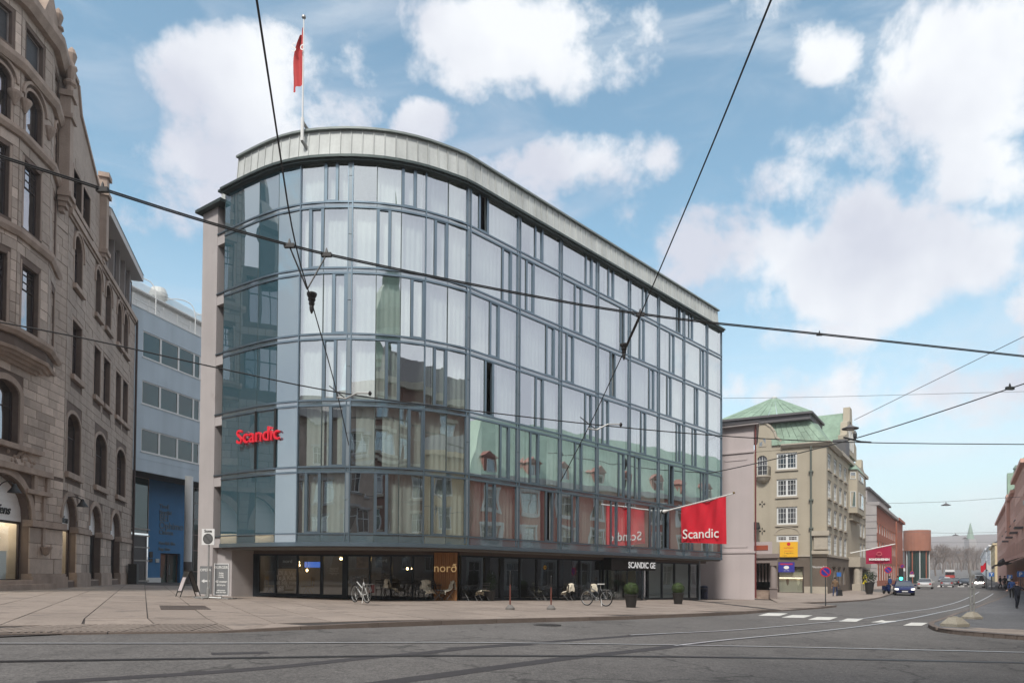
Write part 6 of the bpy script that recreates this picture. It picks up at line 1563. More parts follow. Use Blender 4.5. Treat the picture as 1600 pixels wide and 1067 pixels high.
fY = F(sr(30), sr(12)); box_house('ochre_house', 'ochre rendered house next to the red plaster one beside the square', fY, 12, -4, 9.5, M_cream, [(0.5, 2.6), (3.6, 5.6), (6.4, 8.4)], 6, M_slate, 2)
def corner_block(name, lab, pts, z1, wallm, floors, trimm, roofm, roofh):
    t = thing(name, lab, 'building', (sum(p[0] for p in pts) / len(pts), min(p[1] for p in pts) - 6, -1))
    for a, b in zip(pts, pts[1:]):
        f = F(a, b); n = max(2, int(f.len / 3.0)); cw = f.len / n; ops_ = [(cw * (i + .3), cw * (i + .7), z, z + 2.2) for i in range(n) for z in floors]
        q = MB(); q.wall(f, 0, f.len, -3, z1, ops_, .25); q.build('wall', wallm, t)
        for o in ops_:
            window(t, f, *o, -.1, M_whiteframe, M_dimglass, cols=(.5,), rows=(.65,), panes=False, fw=.1)
            q = MB(); q.fbox(f, o[0] - .25, o[1] + .25, o[3] + .02, o[3] + .32, 0, .16); q.fbox(f, o[0] - .25, o[1] + .25, o[2] - .25, o[2] - .02, 0, .2); q.build('surround', trimm, t)
        q = MB()
        for z in floors[1::2]: q.fbox(f, 0, f.len, z - .75, z - .5, 0, .18)
        q.fbox(f, 0, f.len, z1 - .5, z1 + .3, -.3, .6); q.build('cornice', trimm, t)
        A, B = f.pt(0, z1 + .3, .4), f.pt(f.len, z1 + .3, .4); Cc, D = f.pt(f.len, z1 + .3 + roofh, -3.5), f.pt(0, z1 + .3 + roofh, -3.5)
        MB().quad(A, B, Cc, D).build('roof', roofm, t)
    return t
# outside seen from the square: run from the right end to the left end so that the walls face the hotel
bk1 = corner_block('brick_corner_block', 'tall red brick block with stone dressings and a copper corner spire', [(46, 17), (32, 3), (16, -6.5), (-3.5, -8.5)], 19.5, M_darkbrick, [0.6, 4.3, 8.0, 11.7, 15.2], M_beigestone, M_slate, 3.5)
c = Vector((6, -9.5, 0))
MB().lathe((c.x, c.y, 0), [(2.6, 17), (2.6, 22.5), (2.9, 22.8), (2.9, 23.3), (2.3, 24), (2.2, 26), (1.3, 28), (.7, 29), (.7, 30.5), (.8, 30.8), (.15, 36), (.02, 39)], 10).build('spire', M_copper, bk1)
for x, y in ((-.5, -8.0), (12.5, -6.6)): MB().lathe((x, y - 1.5, 0), [(1.2, 18), (1.2, 21), (1.4, 21.2), (.6, 23.5), (.05, 26)], 8).build('turret', M_copper, bk1)
corner_block('dark_stone_block', 'dark grey stone block closing the square behind the tram tracks', [(-3.7, -9.2), (-26, -14), (-46, -4)], 17.0, M_trim, [0.4, 4.2, 8.0, 11.6], M_stucco, M_slate, 3.0)
# ------------------------------------------------------------------ signs, flags and lettering on the hotel
M_signred = mat('sign_red', (.62, .015, .03), .45, emit=((.7, .02, .04), .12)); M_flag = mat('red_flag_cloth', (.56, .008, .025), .85, noise=[(3, .06)])
M_flagtop = mat('faded_red_flag', (.50, .06, .06), .9, noise=[(2, .12)]); M_pole = mat('white_pole', (.72, .72, .70), .4); M_galv = mat('galvanised_steel', (.36, .36, .35), .45, metal=.5, noise=[(6, .1)])
M_maroon = mat('maroon_flag', (.34, .008, .05), .85)
def letters_apart(word, size, m, parent, pos, d, **kw):
    """each letter a part of its own; pos = left end of the baseline"""
    ext = kw.get('extrude', .03); x = 0
    for i, ch in enumerate(word):
        if ch != ' ':
            pre = text_mesh(word[:i + 1], size, m, ext, align='LEFT', offset=kw.get('offset', 0)); me = text_mesh(ch, size, m, ext, align='LEFT', offset=kw.get('offset', 0))
            x1 = max(v.co.x for v in pre.vertices) - max(v.co.x for v in me.vertices); bpy.data.meshes.remove(pre)
            o = bpy.data.objects.new('letter', me); C.objects.link(o)
            dd = Vector((d[0], d[1], 0)).normalized(); n = Vector((dd.y, -dd.x, 0)); M = Matrix((dd, Vector((0, 0, 1)), n)).transposed().to_4x4(); M.translation = Vector(pos) + dd * x1 - root_loc(parent); o.parent = parent; o.matrix_basis = M
f = HF(PANEL_S[1], PANEL_S[4]); zb = P(380, 692, 30.2).z
for q in (PANEL_S[2], PANEL_S[3]):
    m = MB(); bar(m, q, .10, ROWZ[1] + .02, ROWZ[1] + GLH, .0, .07); m.build('bracket_bar', M_black, HOTEL)
qa = f.su(375.5, zb)
t = thing('letter_sign', 'red letters spelling the hotel name on the grey glass panels', 'sign', f.pt(qa, zb, .2)); 
_m = text_mesh('Scandic', 1.0, M_signred, .01, align='LEFT', offset=.012); _w = max(v.co.x for v in _m.vertices); bpy.data.meshes.remove(_m)
letters_apart('Scandic', (f.su(443, zb) - qa) / _w, M_signred, t, f.pt(qa, zb, .22), f.d, extrude=.05, offset=.004)
MB().fbox(f, qa + .05, f.su(440, zb), zb + .12, zb + .2, .08, .14).build('mounting_rail', M_black, t)
# flag pole on the roof
sp = hs(476, 18.5); pb = hp(sp, 0, -.15)
def zat(v, Y, u): return P(u, v, Y).z
t = thing('flag_pole', 'white flag pole bracketed to the zinc roof parapet', 'flag pole', Vector((pb.x, pb.y, 17.9)))
zt_ = zat(40, pb.y, 475); top = Vector((pb.x, pb.y, zt_)); low = Vector((pb.x, pb.y, 18.3))
f = HF(sp - .3, sp + .3); pn = lambda z, n: Vector((pb.x, pb.y, z)) + f.n * n
MB().tube([pn(18.55, .35), pn(zt_, .35)], [.042, .025], 8).build('pole', M_pole, t); MB().lathe(pn(zt_, .35), [(.04, 0), (.09, .05), (.09, .12), (.02, .18)], 10).build('knob', M_galv, t)
MB().tube([pn(18.5, .35), pn(19.5, .35)], .075, 8).build('socket', M_pole, t)
for z in (18.5, 19.35): MB().tube([pn(z, .35), pn(z - .45, -.15) + f.d * .25], .07, 6).build('bracket', M_galv, t)
def cloth(name, m, parent, fn, nu, nv, world=True):
    q = MB(); q.v = [tuple(fn(i / nu, j / nv)) for j in range(nv + 1) for i in range(nu + 1)]; q.f = [(j * (nu + 1) + i, j * (nu + 1) + i + 1, (j + 1) * (nu + 1) + i + 1, (j + 1) * (nu + 1) + i) for j in range(nv) for i in range(nu)]
    o = q.build(name, m, parent, world=world, smooth=True); return o
za, zb2 = zat(52, pb.y, 470), zat(140, pb.y, 470)
def roofflag(a, b):
    z = za + (zb2 - za) * b - .5 * a * (1 - b * .5); w = .10 + .5 * math.sin(min(1, b * 1.5) * 1.7) * (1 - .25 * b)
    fold = math.sin(a * 9 + b * 3) * .10 * (.3 + a)
    return pn(z, .35 + fold) - f.d * (w * a + .02)
t = thing('roof_flag', 'limp red flag hanging from the roof pole', 'flag', pn(za, .35)); cloth('cloth', M_flagtop, t, roofflag, 14, 22)
lettering('letters', 'S c', .55, M_wht, t, pn(za - 1.15, .52) - f.d * .16, f.d, extrude=.002)
# slanting flag by the entrance
s = hs(1036, 4.2); A = hp(s, P(1036, 799, hpt(s).y).z, .05); nrm = hn(s); Lp = 4.65; B = A + nrm * Lp; B.z = P(1140, 770.5, B.y).z
t = thing('slanting_flag_pole', 'white pole slanting out of the glass front over the entrance', 'flag pole', A)
MB().tube([A, B], [.05, .035], 8).build('pole', M_pole, t); MB().lathe(B, [(.03, -.03), (.07, 0), (.07, .06), (.02, .1)], 8).build('knob', mat('brass_knob', (.4, .28, .1), .3, metal=1), t)
MB().lathe(A, [(.12, -.02), (.12, .05), (.06, .3)], 10, ax=Vector((0, 0, 1)).rotation_difference((B - A).normalized()).to_matrix()).build('wall_socket', M_pole, t)
ta, tb = .27, .90; FA_, FB_ = A.lerp(B, ta), A.lerp(B, tb); zl, zr = P(1064, 845.5, FA_.y).z, P(1126, 848, FB_.y).z; dn = (B - A); dn.z = 0; dn.normalize(); cn = Vector((dn.y, -dn.x, 0))
def sideflag(a, b):
    tp = FA_.lerp(FB_, a); zb_ = zl + (zr - zl) * a; p = tp.copy(); p.z = tp.z - .06 + (zb_ - tp.z) * b
    k = (.085 * math.sin(a * 8 + b * 2.6) + .045 * math.sin(a * 17 + 1 - b * 3.5) + .03 * math.sin(a * 31 + b * 5)) * (1 - .4 * b) + .06 * math.sin(3 * a) * b
    return p + cn * k - dn * .03 * math.sin(a * 3.14) * b
t = thing('red_banner_flag', 'bright red flag with white lettering hanging from the slanting pole', 'flag', FA_); cloth('cloth', M_flag, t, sideflag, 40, 16)
sz = (FB_ - FA_).length * .80; _m = text_mesh('Scandic', 1.0, M_wht, .001, align='LEFT'); _w = max(v.co.x for v in _m.vertices)
tp = FA_.lerp(FB_, .46); lettering('letters', 'Scandic', sz / _w, M_wht, t, Vector((tp.x, tp.y, zl + .16)) + cn * .16, dn, extrude=.002, offset=.006)
# oak panel with restaurant name
M_oak = mat('oak_boards', (.34, .155, .055), .6, var=.08, noise=[(2, .08)], streak=(9, .14)); M_gold = mat('pale_gold_letters', (.80, .55, .26), .5, emit=((.8, .55, .25), .15))
NP = fr_px(678, 31.9, 714, 31.75); g0 = gz(*NP.pt(0, 0)[:2])
t = thing('restaurant_sign', 'tall oak board panel with pale restaurant lettering between the shop windows', 'sign', NP.pt(NP.len / 2, g0 + .1, 0))
nb = 12
for i in range(nb): MB().fbox(NP, NP.len * i / nb + .004, NP.len * (i + 1) / nb - .004, g0 - .1, ST + .1, -.1, .012 * (i % 2)).build('plank', M_oak, t)
lettering('letters', 'norð', .56, M_gold, t, NP.pt(NP.len / 2, P(696, 893, 31.8).z, .03), NP.d, extrude=.008)
# entrance canopy and revolving door
a, b = tU(942), tU(1011); ez = gbase(SH2, b)
t = thing('entrance_canopy', 'black box canopy with white hotel lettering over the entrance', 'sign', SH2.pt((a + b) / 2, .6, .3))
ct, cb_ = 1.10, P(975, 890, SH2.pt(a, 0, .5).y).z
MB().fbox(SH2, a, b, cb_, ct, -.5, .62).build('box', M_black, t); 
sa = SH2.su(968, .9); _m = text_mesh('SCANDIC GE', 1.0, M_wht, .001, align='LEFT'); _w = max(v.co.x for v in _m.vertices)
lettering('letters', 'SCANDIC GE', (b - .05 - sa) / _w, mat('glowing_white', (.8, .8, .8), .5, emit=((1, 1, 1), .25)), t, SH2.pt((sa + b) / 2, cb_ + .14, .63), SH2.d, extrude=.006, offset=.01)  # slight emission keeps the letters white in the shade
rd_ = MB(); rcx = SH2.pt((a + b) / 2, 0, -.6); R_ = (b - a) * .36
for i in range(9): th = math.pi * 2 * i / 9; p = rcx + Vector((math.cos(th), math.sin(th), 0)) * R_; rd_.tube([(p.x, p.y, ez), (p.x, p.y, cb_)], .035, 5)
rd_.lathe((rcx.x, rcx.y, ez), [(R_ + .05, 0), (R_ + .05, .05)], 24); do = rd_.build('revolving_door', M_frame, HOTEL); MB().lathe((rcx.x, rcx.y, ez + .06), [(R_ - .03, 0), (R_ - .03, cb_ - ez - .1)], 24).build('pane', M_shopglass, do)
for q0, q1 in ((a, a + .5), (b - .5, b)): shop_bay(SH2, q0, q1)
MB().fbox(SH2, a, b, -2.3, ct, -2.4, -2.3).build('lobby_wall', mat('lobby_dark', (.03, .028, .026), .7), HOTEL)
# lettering on the shop glass
M_chalk = mat('white_window_lettering', (.60, .60, .58), .7); M_chalkdim = mat('grey_window_lettering', (.30, .30, .29), .7)
t = thing('window_lettering', 'rows of hand drawn white lettering on the second shop window', 'lettering', SH1.pt(sU(448), .2, .02))
for i, w in enumerate(['Øl & Vin', 'Te & Kaffe', 'et Stk mer', 'og Sånt']): lettering('letters', w, .30, M_chalk, t, SH1.pt(sU(448), P(448, 898 + i * 7.2, 32.6).z, .02), SH1.d, extrude=.002, width=.8)
lettering('letters', 'nord restaurant og bar', .13, M_chalk, t, SH1.pt(sU(448), P(448, 929, 32.6).z, .02), SH1.d, extrude=.002)
t = thing('door_lettering', 'small white restaurant lettering on the glass door', 'lettering', SH1.pt(sU(522), 0, .02))
for w, v, k in (('nord', 890, .22), ('mat & bar', 892.6, .1), ('restaurant', 896, .12), ('16 - 23', 898, .1)): lettering('letters', w, k, M_chalk, t, SH1.pt(sU(522), P(522, v, 32.5).z, .02), SH1.d, extrude=.002)
t = thing('window_lettering', 'block of small grey quotation lettering on the glass behind the left bicycle', 'lettering', SH1.pt(sU(597), 0, .02))
for i, w in enumerate(['Vi dekker bord', 'hver dag året rundt', 'med god mat fra nord', 'sjø fjell og skog', 'velkommen inn til oss', 'hilsen kokken']): lettering('letters', w, .15, M_chalkdim, t, SH1.pt(sU(597), P(597, 898 + i * 3, 32.4).z, .02), SH1.d, extrude=.002)
def hung_board(f, u, v0, v1, w, lab):
    q = f.su(u, .5); z0, z1 = P(u, v1, f.pt(q, 0).y).z, P(u, v0, f.pt(q, 0).y).z; t = thing('black_board', lab, 'sign', f.pt(q, z0, -.2), group='black restaurant boards inside the windows')
    MB().fbox(f, q - w / 2, q + w / 2, z0, z1, -.24, -.2).build('board', M_black, t); lettering('letters', 'nord', .24, M_chalk, t, f.pt(q, z0 + (z1 - z0) * .42, -.19), f.d, extrude=.002)
hung_board(SH1, 447, 866, 888, .95, 'black board with white lettering above the menu window'); hung_board(SH1, 596, 866, 886, .62, 'black board with white lettering behind the bicycle')
# inside: pendant bulbs, screen, picture, chairs
M_bulb = mat('glowing_bulb', (1, .8, .5), .5, emit=((1, .62, .25), 14))
def bulb(f, u, v, n, lab):
    q = f.su(u, .5); Y = f.pt(q, 0, n).y; p = f.pt(q, P(u, v, Y).z, n); q = f.su(u, .5); t = thing('pendant_bulb', lab, 'lamp', p, group='glowing bulbs in the restaurant')
    MB().lathe(p, [(.01, -.06), (.045, -.03), (.05, .01), (.02, .06)], 8).build('bulb', M_bulb, t); MB().tube([p + Vector((0, 0, .06)), (p.x, p.y, 1.1)], .008, 3).build('cord', M_black, t)
for u, v, n, lab in [(460, 878, -.6, 'upper of the two warm bulbs beside the black board'), (459.6, 882.5, -.7, 'lower of the two warm bulbs beside the black board'), (469, 890.5, -1.0, 'single warm bulb below the screen'), (524, 872.5, -.9, 'warm bulb behind the door glass, left of a pair'), (527, 872.5, -.9, 'warm bulb behind the door glass, right of a pair'), (583.5, 873, -.8, 'warm bulb left of the second black board'), (630.5, 888, -1.0, 'left bulb of the pair in the dim dining room window'), (638.5, 888, -1.0, 'right bulb of the pair in the dim dining room window')]: bulb(SH1, u, v, n, lab)
q = SH1.su(478, .5); t = thing('wall_screen', 'wide blue screen glowing inside the third shop window', 'screen', SH1.pt(q, .3, -1.2)); MB().fbox(SH1, q - .5, q + .35, .28, .62, -1.3, -1.2).build('casing', M_black, t); MB().fbox(SH1, q - .47, q + .32, .31, .59, -1.2, -1.19).build('display', mat('blue_display', (.02, .05, .2), .4, emit=((.06, .16, .6), .5)), t)
q = SH1.su(563, .5); t = thing('framed_picture', 'pale brownish framed picture inside the window left of the black board', 'picture', SH1.pt(q, .3, -.4)); MB().fbox(SH1, q - .32, q + .32, .25, .86, -.45, -.4).build('frame', M_attic, t); MB().fbox(SH1, q - .28, q + .28, .29, .82, -.4, -.39).build('print', mat('brown_print', (.30, .20, .13), .7, noise=[(4, .6)]), t)
def wood_chair(f, u, n, flip, lab):
    q = f.su(u, -.5); z = gbase(f, q); o = f.pt(q, z, n); t = thing('wooden_chair', lab, 'chair', o, f.ang(), 'pale wooden chairs inside the window'); m_ = mat('pale_birch', (.40, .30, .18), .6)
    MB().box(-.24, .24, -.22, .22, .42, .48).build('seat', m_, t, world=False)
    for x in (-.22, .22):
        MB().tube([(x * flip, -.2, 0), (0, -.2, .42)], .022, 5).build('leg', m_, t, world=False); MB().tube([(x * flip, .2, 0), (0, .2, .42)], .022, 5).build('leg', m_, t, world=False)
    MB().tube([(.22 * flip, -.2, .42), (.25 * flip, -.2, .95)], .02, 5).tube([(.22 * flip, .2, .42), (.25 * flip, .2, .95)], .02, 5).box(min(.2 * flip, .26 * flip), max(.2 * flip, .26 * flip), -.2, .2, .74, .9).build('backrest', m_, t, world=False)
wood_chair(SH1, 417, -.55, -1, 'pale wooden chair inside the first shop window'); wood_chair(SH1, 475, -.55, 1, 'pale wooden chair inside the third shop window, by the door')
q = SH2.su(851, .5); t = thing('round_sticker', 'small round yellow sticker on the shop glass', 'sticker', SH2.pt(q, .5, .02)); ax3 = Matrix((SH2.d, Vector((0, 0, 1)), SH2.n)).transposed()
MB().lathe(SH2.pt(q, P(851, 886, SH2.pt(q, 0).y).z, .02), [(.11, 0), (.11, .01), (.06, .012)], 16, ax=ax3).build('disc', M_yel, t); MB().lathe(SH2.pt(q, P(851, 886, SH2.pt(q, 0).y).z, .033), [(.05, 0), (.05, .004)], 12, ax=ax3).build('dot', M_wood, t)

# ------------------------------------------------------------------ pavement furniture
M_sheep = mat('sheepskin', (.80, .74, .60), 1.0, noise=[(25, .15)], bump=(30, .8, .04)); M_furdark = mat('dark_fur', (.035, .03, .028), 1.0, bump=(30, .8, .04)); M_iron2 = mat('black_chair_steel', (.03, .029, .028), .5)
M_boxwood = mat('boxwood_leaf', (.045, .075, .018), .7, noise=[(6, .35)]); M_pot = mat('black_plastic_pot', (.02, .018, .017), .5); M_conifer = mat('conifer_leaf', (.02, .035, .015), .8, noise=[(8, .3)])
def pg(u, v, up=None): p = G(u, v, .1); return Vector((p.x, p.y, gz(p.x, p.y) + (kerb_up(p.x) if up is None else up) + .004))
def fall(u, f, n): q = f.su(u, -.6); p = f.pt(q, 0, n); return Vector((p.x, p.y, gz(p.x, p.y) + .115))
def chair_proto(loc, rot, lab):
    t = thing('bistro_chair', lab, 'chair', loc, rot, 'black folding chairs outside the restaurant')
    q = MB()
    for i in range(5): q.box(-.2, .2, -.19 + i * .078, -.13 + i * .078, .44, .455)
    q.build('seat', M_iron2, t, world=False)
    for x in (-.2, .2):
        MB().tube([(x, -.22, 0), (x, .2, .46), (x, .25, .86)], .012, 4).build('leg', M_iron2, t, world=False); MB().tube([(x, .24, 0), (x, -.2, .44)], .012, 4).build('leg', M_iron2, t, world=False)
    MB().tube([(-.2, .22, .60), (.2, .22, .60)], .012, 4).tube([(-.2, .24, .74), (.2, .24, .74)], .018, 4).tube([(-.2, .25, .85), (.2, .25, .85)], .016, 4).build('backrest', M_iron2, t, world=False)
    return t
def table_proto(loc, rot, lab):
    t = thing('bistro_table', lab, 'table', loc, rot, 'black folding tables outside the restaurant')
    MB().box(-.32, .32, -.32, .32, .70, .725).build('table_top', M_iron2, t, world=False)
    for x in (-.26, .26):
        MB().tube([(x, -.28, 0), (x, .26, .7)], .013, 4).build('leg', M_iron2, t, world=False); MB().tube([(x, .28, 0), (x, -.26, .7)], .013, 4).build('leg', M_iron2, t, world=False)
    return t
CH, TB = [None], [None]
def put_chair(u, f, n, rot, lab):
    l = fall(u, f, n); r_ = f.ang() + rot
    if CH[0] is None: CH[0] = chair_proto(l, r_, lab); return CH[0]
    return dup(CH[0], l, r_, lab)
def put_table(u, f, n, lab):
    l = fall(u, f, n)
    if TB[0] is None: TB[0] = table_proto(l, f.ang(), lab); return TB[0]
    return dup(TB[0], l, f.ang(), lab)
def fleece(c, lab, m=None, over=True):
    """a shaggy hide draped over a chair back and seat"""
    M = c.matrix_basis; t = thing('sheepskin', lab, 'sheepskin', c.location, c.rotation_euler.z, 'hides on the terrace chairs'); rr = random.Random(len(lab)); q = MB(); nu, nv = 9, 16
    path = [(.30, .52), (.31, .70), (.29, .90), (.22, .94), (.17, .85), (.13, .66), (.10, .52), (-.05, .495), (-.2, .49), (-.26, .42), (-.27, .32)] if over else [(.2, .52), (.05, .5), (-.1, .5), (-.24, .48), (-.27, .38), (-.28, .28)]
    vs = []
    for j in range(nv + 1):
        x = j / nv * (len(path) - 1); k = min(int(x), len(path) - 2); fr_ = x - k; y = path[k][0] * (1 - fr_) + path[k + 1][0] * fr_; z = path[k][1] * (1 - fr_) + path[k + 1][1] * fr_
        wd = .24 + .03 * math.sin(j * 1.7) + rr.uniform(-.02, .02)
        for i in range(nu + 1): a = i / nu * 2 - 1; vs.append((a * wd, y + rr.uniform(-.02, .02), z + rr.uniform(-.015, .02) - .05 * abs(a) ** 3))
    q.add(vs, [(j * (nu + 1) + i, j * (nu + 1) + i + 1, (j + 1) * (nu + 1) + i + 1, (j + 1) * (nu + 1) + i) for j in range(nv) for i in range(nu)])
    n0 = len(q.v)
    for j in range(240):                                            # tufts
        v = vs[rr.randrange(len(vs))]; d = Vector((rr.uniform(-1, 1), rr.uniform(-1, 1), rr.uniform(-.3, 1))) * .035; s = Vector((rr.uniform(-1, 1), rr.uniform(-1, 1), 0)) * .018
        q.add([Vector(v) - s, Vector(v) + s, Vector(v) + d], [(0, 1, 2)])
    q.build('hide', m or M_sheep, t, world=False); return t
nOut = .75
c = put_chair(617, SH1, nOut, 2.2, 'folding chair with a cream sheepskin between the bicycle and the oak panel'); fleece(c, 'cream sheepskin on the folding chair nearest the left bicycle')
c = put_chair(673, SH1, nOut + .1, .6, 'folding chair with a white sheepskin in front of the oak panel'); fleece(c, 'white sheepskin on the chair just left of the dark hide')
c = put_chair(690, SH1, nOut + .35, 1.8, 'folding chair with a black hide in front of the oak panel'); fleece(c, 'black furry hide on a chair in front of the oak panel', M_furdark)
c = put_chair(702, SH1, nOut - .1, -.9, 'folding chair with a long sheepskin at the right edge of the oak panel'); fleece(c, 'long white sheepskin hanging at the right edge of the oak panel')
c = put_chair(738, SH2, nOut, 3.0, 'folding chair with a sheepskin beside the dark shrub'); fleece(c, 'flat white sheepskin on the seat beside the dark shrub', over=False)
c = put_chair(863, SH2, nOut + .3, 3.2, 'folding chair with a round sheepskin right behind the barrier post'); fleece(c, 'cream sheepskin on the chair right behind the barrier post')
c = put_chair(906, SH2, nOut, 3.1, 'folding chair with a sheepskin beside the right bicycle'); fleece(c, 'cream sheepskin on the chair beside the right bicycle')
for u, f, rot, lab in [(600, SH1, .3, 'bare folding chair close behind the left bicycle'), (634, SH1, 3.3, 'bare folding chair right of the first sheepskin'), (652, SH1, 2.9, 'bare folding chair left of the oak panel'), (822, SH2, .2, 'bare folding chair right of the glass door with the barrier post'), (838, SH2, 3.0, 'bare folding chair left of the sheepskin behind the barrier post'), (884, SH2, 2.8, 'bare folding chair between the two right hand sheepskins')]: put_chair(u, f, nOut, rot, lab)
for u, f, lab in [(608, SH1, 'folding table nearest the left bicycle'), (643, SH1, 'folding table left of the oak panel'), (682, SH1, 'folding table in front of the oak panel'), (722, SH2, 'folding table right of the oak panel'), (830, SH2, 'folding table behind the two barrier posts'), (873, SH2, 'folding table just right of the second barrier post'), (895, SH2, 'folding table nearest the right bicycle')]: put_table(u, f, nOut - .25, lab)
def leaves(mb, o, rx, rz, n, size, seed, shell=.75, squash=1.0):
    rr = random.Random(seed)
    for _ in range(n):
        d = Vector((rr.gauss(0, 1), rr.gauss(0, 1), rr.gauss(0, 1))).normalized(); k = shell + (1.06 - shell) * rr.random() ** .5; p = Vector(o) + Vector((d.x * rx * k, d.y * rx * k, d.z * rz * k))
        a = Vector((rr.uniform(-1, 1), rr.uniform(-1, 1), rr.uniform(-1, 1))).normalized() * size * rr.uniform(.6, 1.3); b = a.cross(d); b = b.normalized() * size * .6 if b.length > 1e-6 else Vector((size, 0, 0))
        mb.add([p - a * .5, p + b * .5, p + a * .5, p - b * .5], [(0, 1, 2, 3)])
    return mb
def ball_planter(u, v, s, lab):
    p = pg(u, v); t = thing('box_planter', lab, 'planter', p, group='clipped box balls by the entrance')
    MB().lathe((0, 0, 0), [(.26 * s, 0), (.27 * s, .05), (.36 * s, .66 * s), (.40 * s, .66 * s), (.40 * s, .74 * s), (.35 * s, .74 * s), (.33 * s, .66 * s)], 18).build('pot', M_pot, t, world=False)
    cr = MB().lathe((0, 0, 1.02 * s), [(.05, -.33 * s), (.25 * s, -.26 * s), (.34 * s, 0), (.25 * s, .26 * s), (.05, .34 * s)], 12); leaves(cr, (0, 0, 1.02 * s), .40 * s, .38 * s, 1700, .045, int(u), .82); cr.build('crown', M_boxwood, t, world=False)
ball_planter(986, 949, .76, 'clipped box ball in a black pot closest to the revolving door'); ball_planter(1059.5, 943.5, .80, 'clipped box ball in a black pot on the right, nearer the blue bin')
p = fall(752, SH2, .6); t = thing('potted_shrub', 'dark conifer shrub in a black pot beside the glass door', 'planter', p); MB().lathe((0, 0, 0), [(.2, 0), (.27, .45), (.29, .45), (.29, .5), (.2, .5)], 14).build('pot', M_pot, t, world=False); leaves(leaves(MB(), (0, 0, .85), .36, .45, 700, .07, 3, .3), (.05, 0, 1.15), .22, .35, 350, .06, 4, .3).build('crown', M_conifer, t, world=False)
def barrier_post(u, v, vt, lab):
    p = pg(u, v); t = thing('barrier_post', lab, 'post', p, group='posts on concrete feet'); h = P(u, vt, p.y).z - p.z
    MB().lathe((0, 0, 0), [(.16, 0), (.16, .06), (.07, .16), (.05, .17)], 12).build('foot', mat('concrete_foot', (.16, .15, .14), .9), t, world=False); MB().lathe((0, 0, .15), [(.024, 0), (.024, h * .62)], 8).build('lower_pole', mat('rusty_red_pole', (.15, .045, .03), .7), t, world=False); MB().lathe((0, 0, .15), [(.03, h * .55), (.03, h - .15), (.01, h - .12)], 8).build('upper_pole', M_black, t, world=False)
barrier_post(797, 952.5, 893, 'slim dark red post on a grey foot, left of the pair'); barrier_post(861, 952.5, 900, 'slim dark red post on a grey foot, right of the pair by the sheepskin')
p = pg(1100, 935.2); t = thing('litter_bin', 'dark blue litter bin against the pink plaster wall', 'bin', p); M_navy = mat('navy_bin', (.012, .02, .055), .5); MB().lathe((0, 0, 0), [(.25, 0), (.28, .05), (.30, .78), (.26, .8)], 16).build('body', M_navy, t, world=False); MB().lathe((0, 0, .82), [(.29, 0), (.31, .04), (.29, .16), (.12, .22), (.02, .23)], 16).build('lid', M_navy, t, world=False); MB().box(-.12, .12, -.31, -.28, .6, .68).build('slot', M_black, t, world=False)
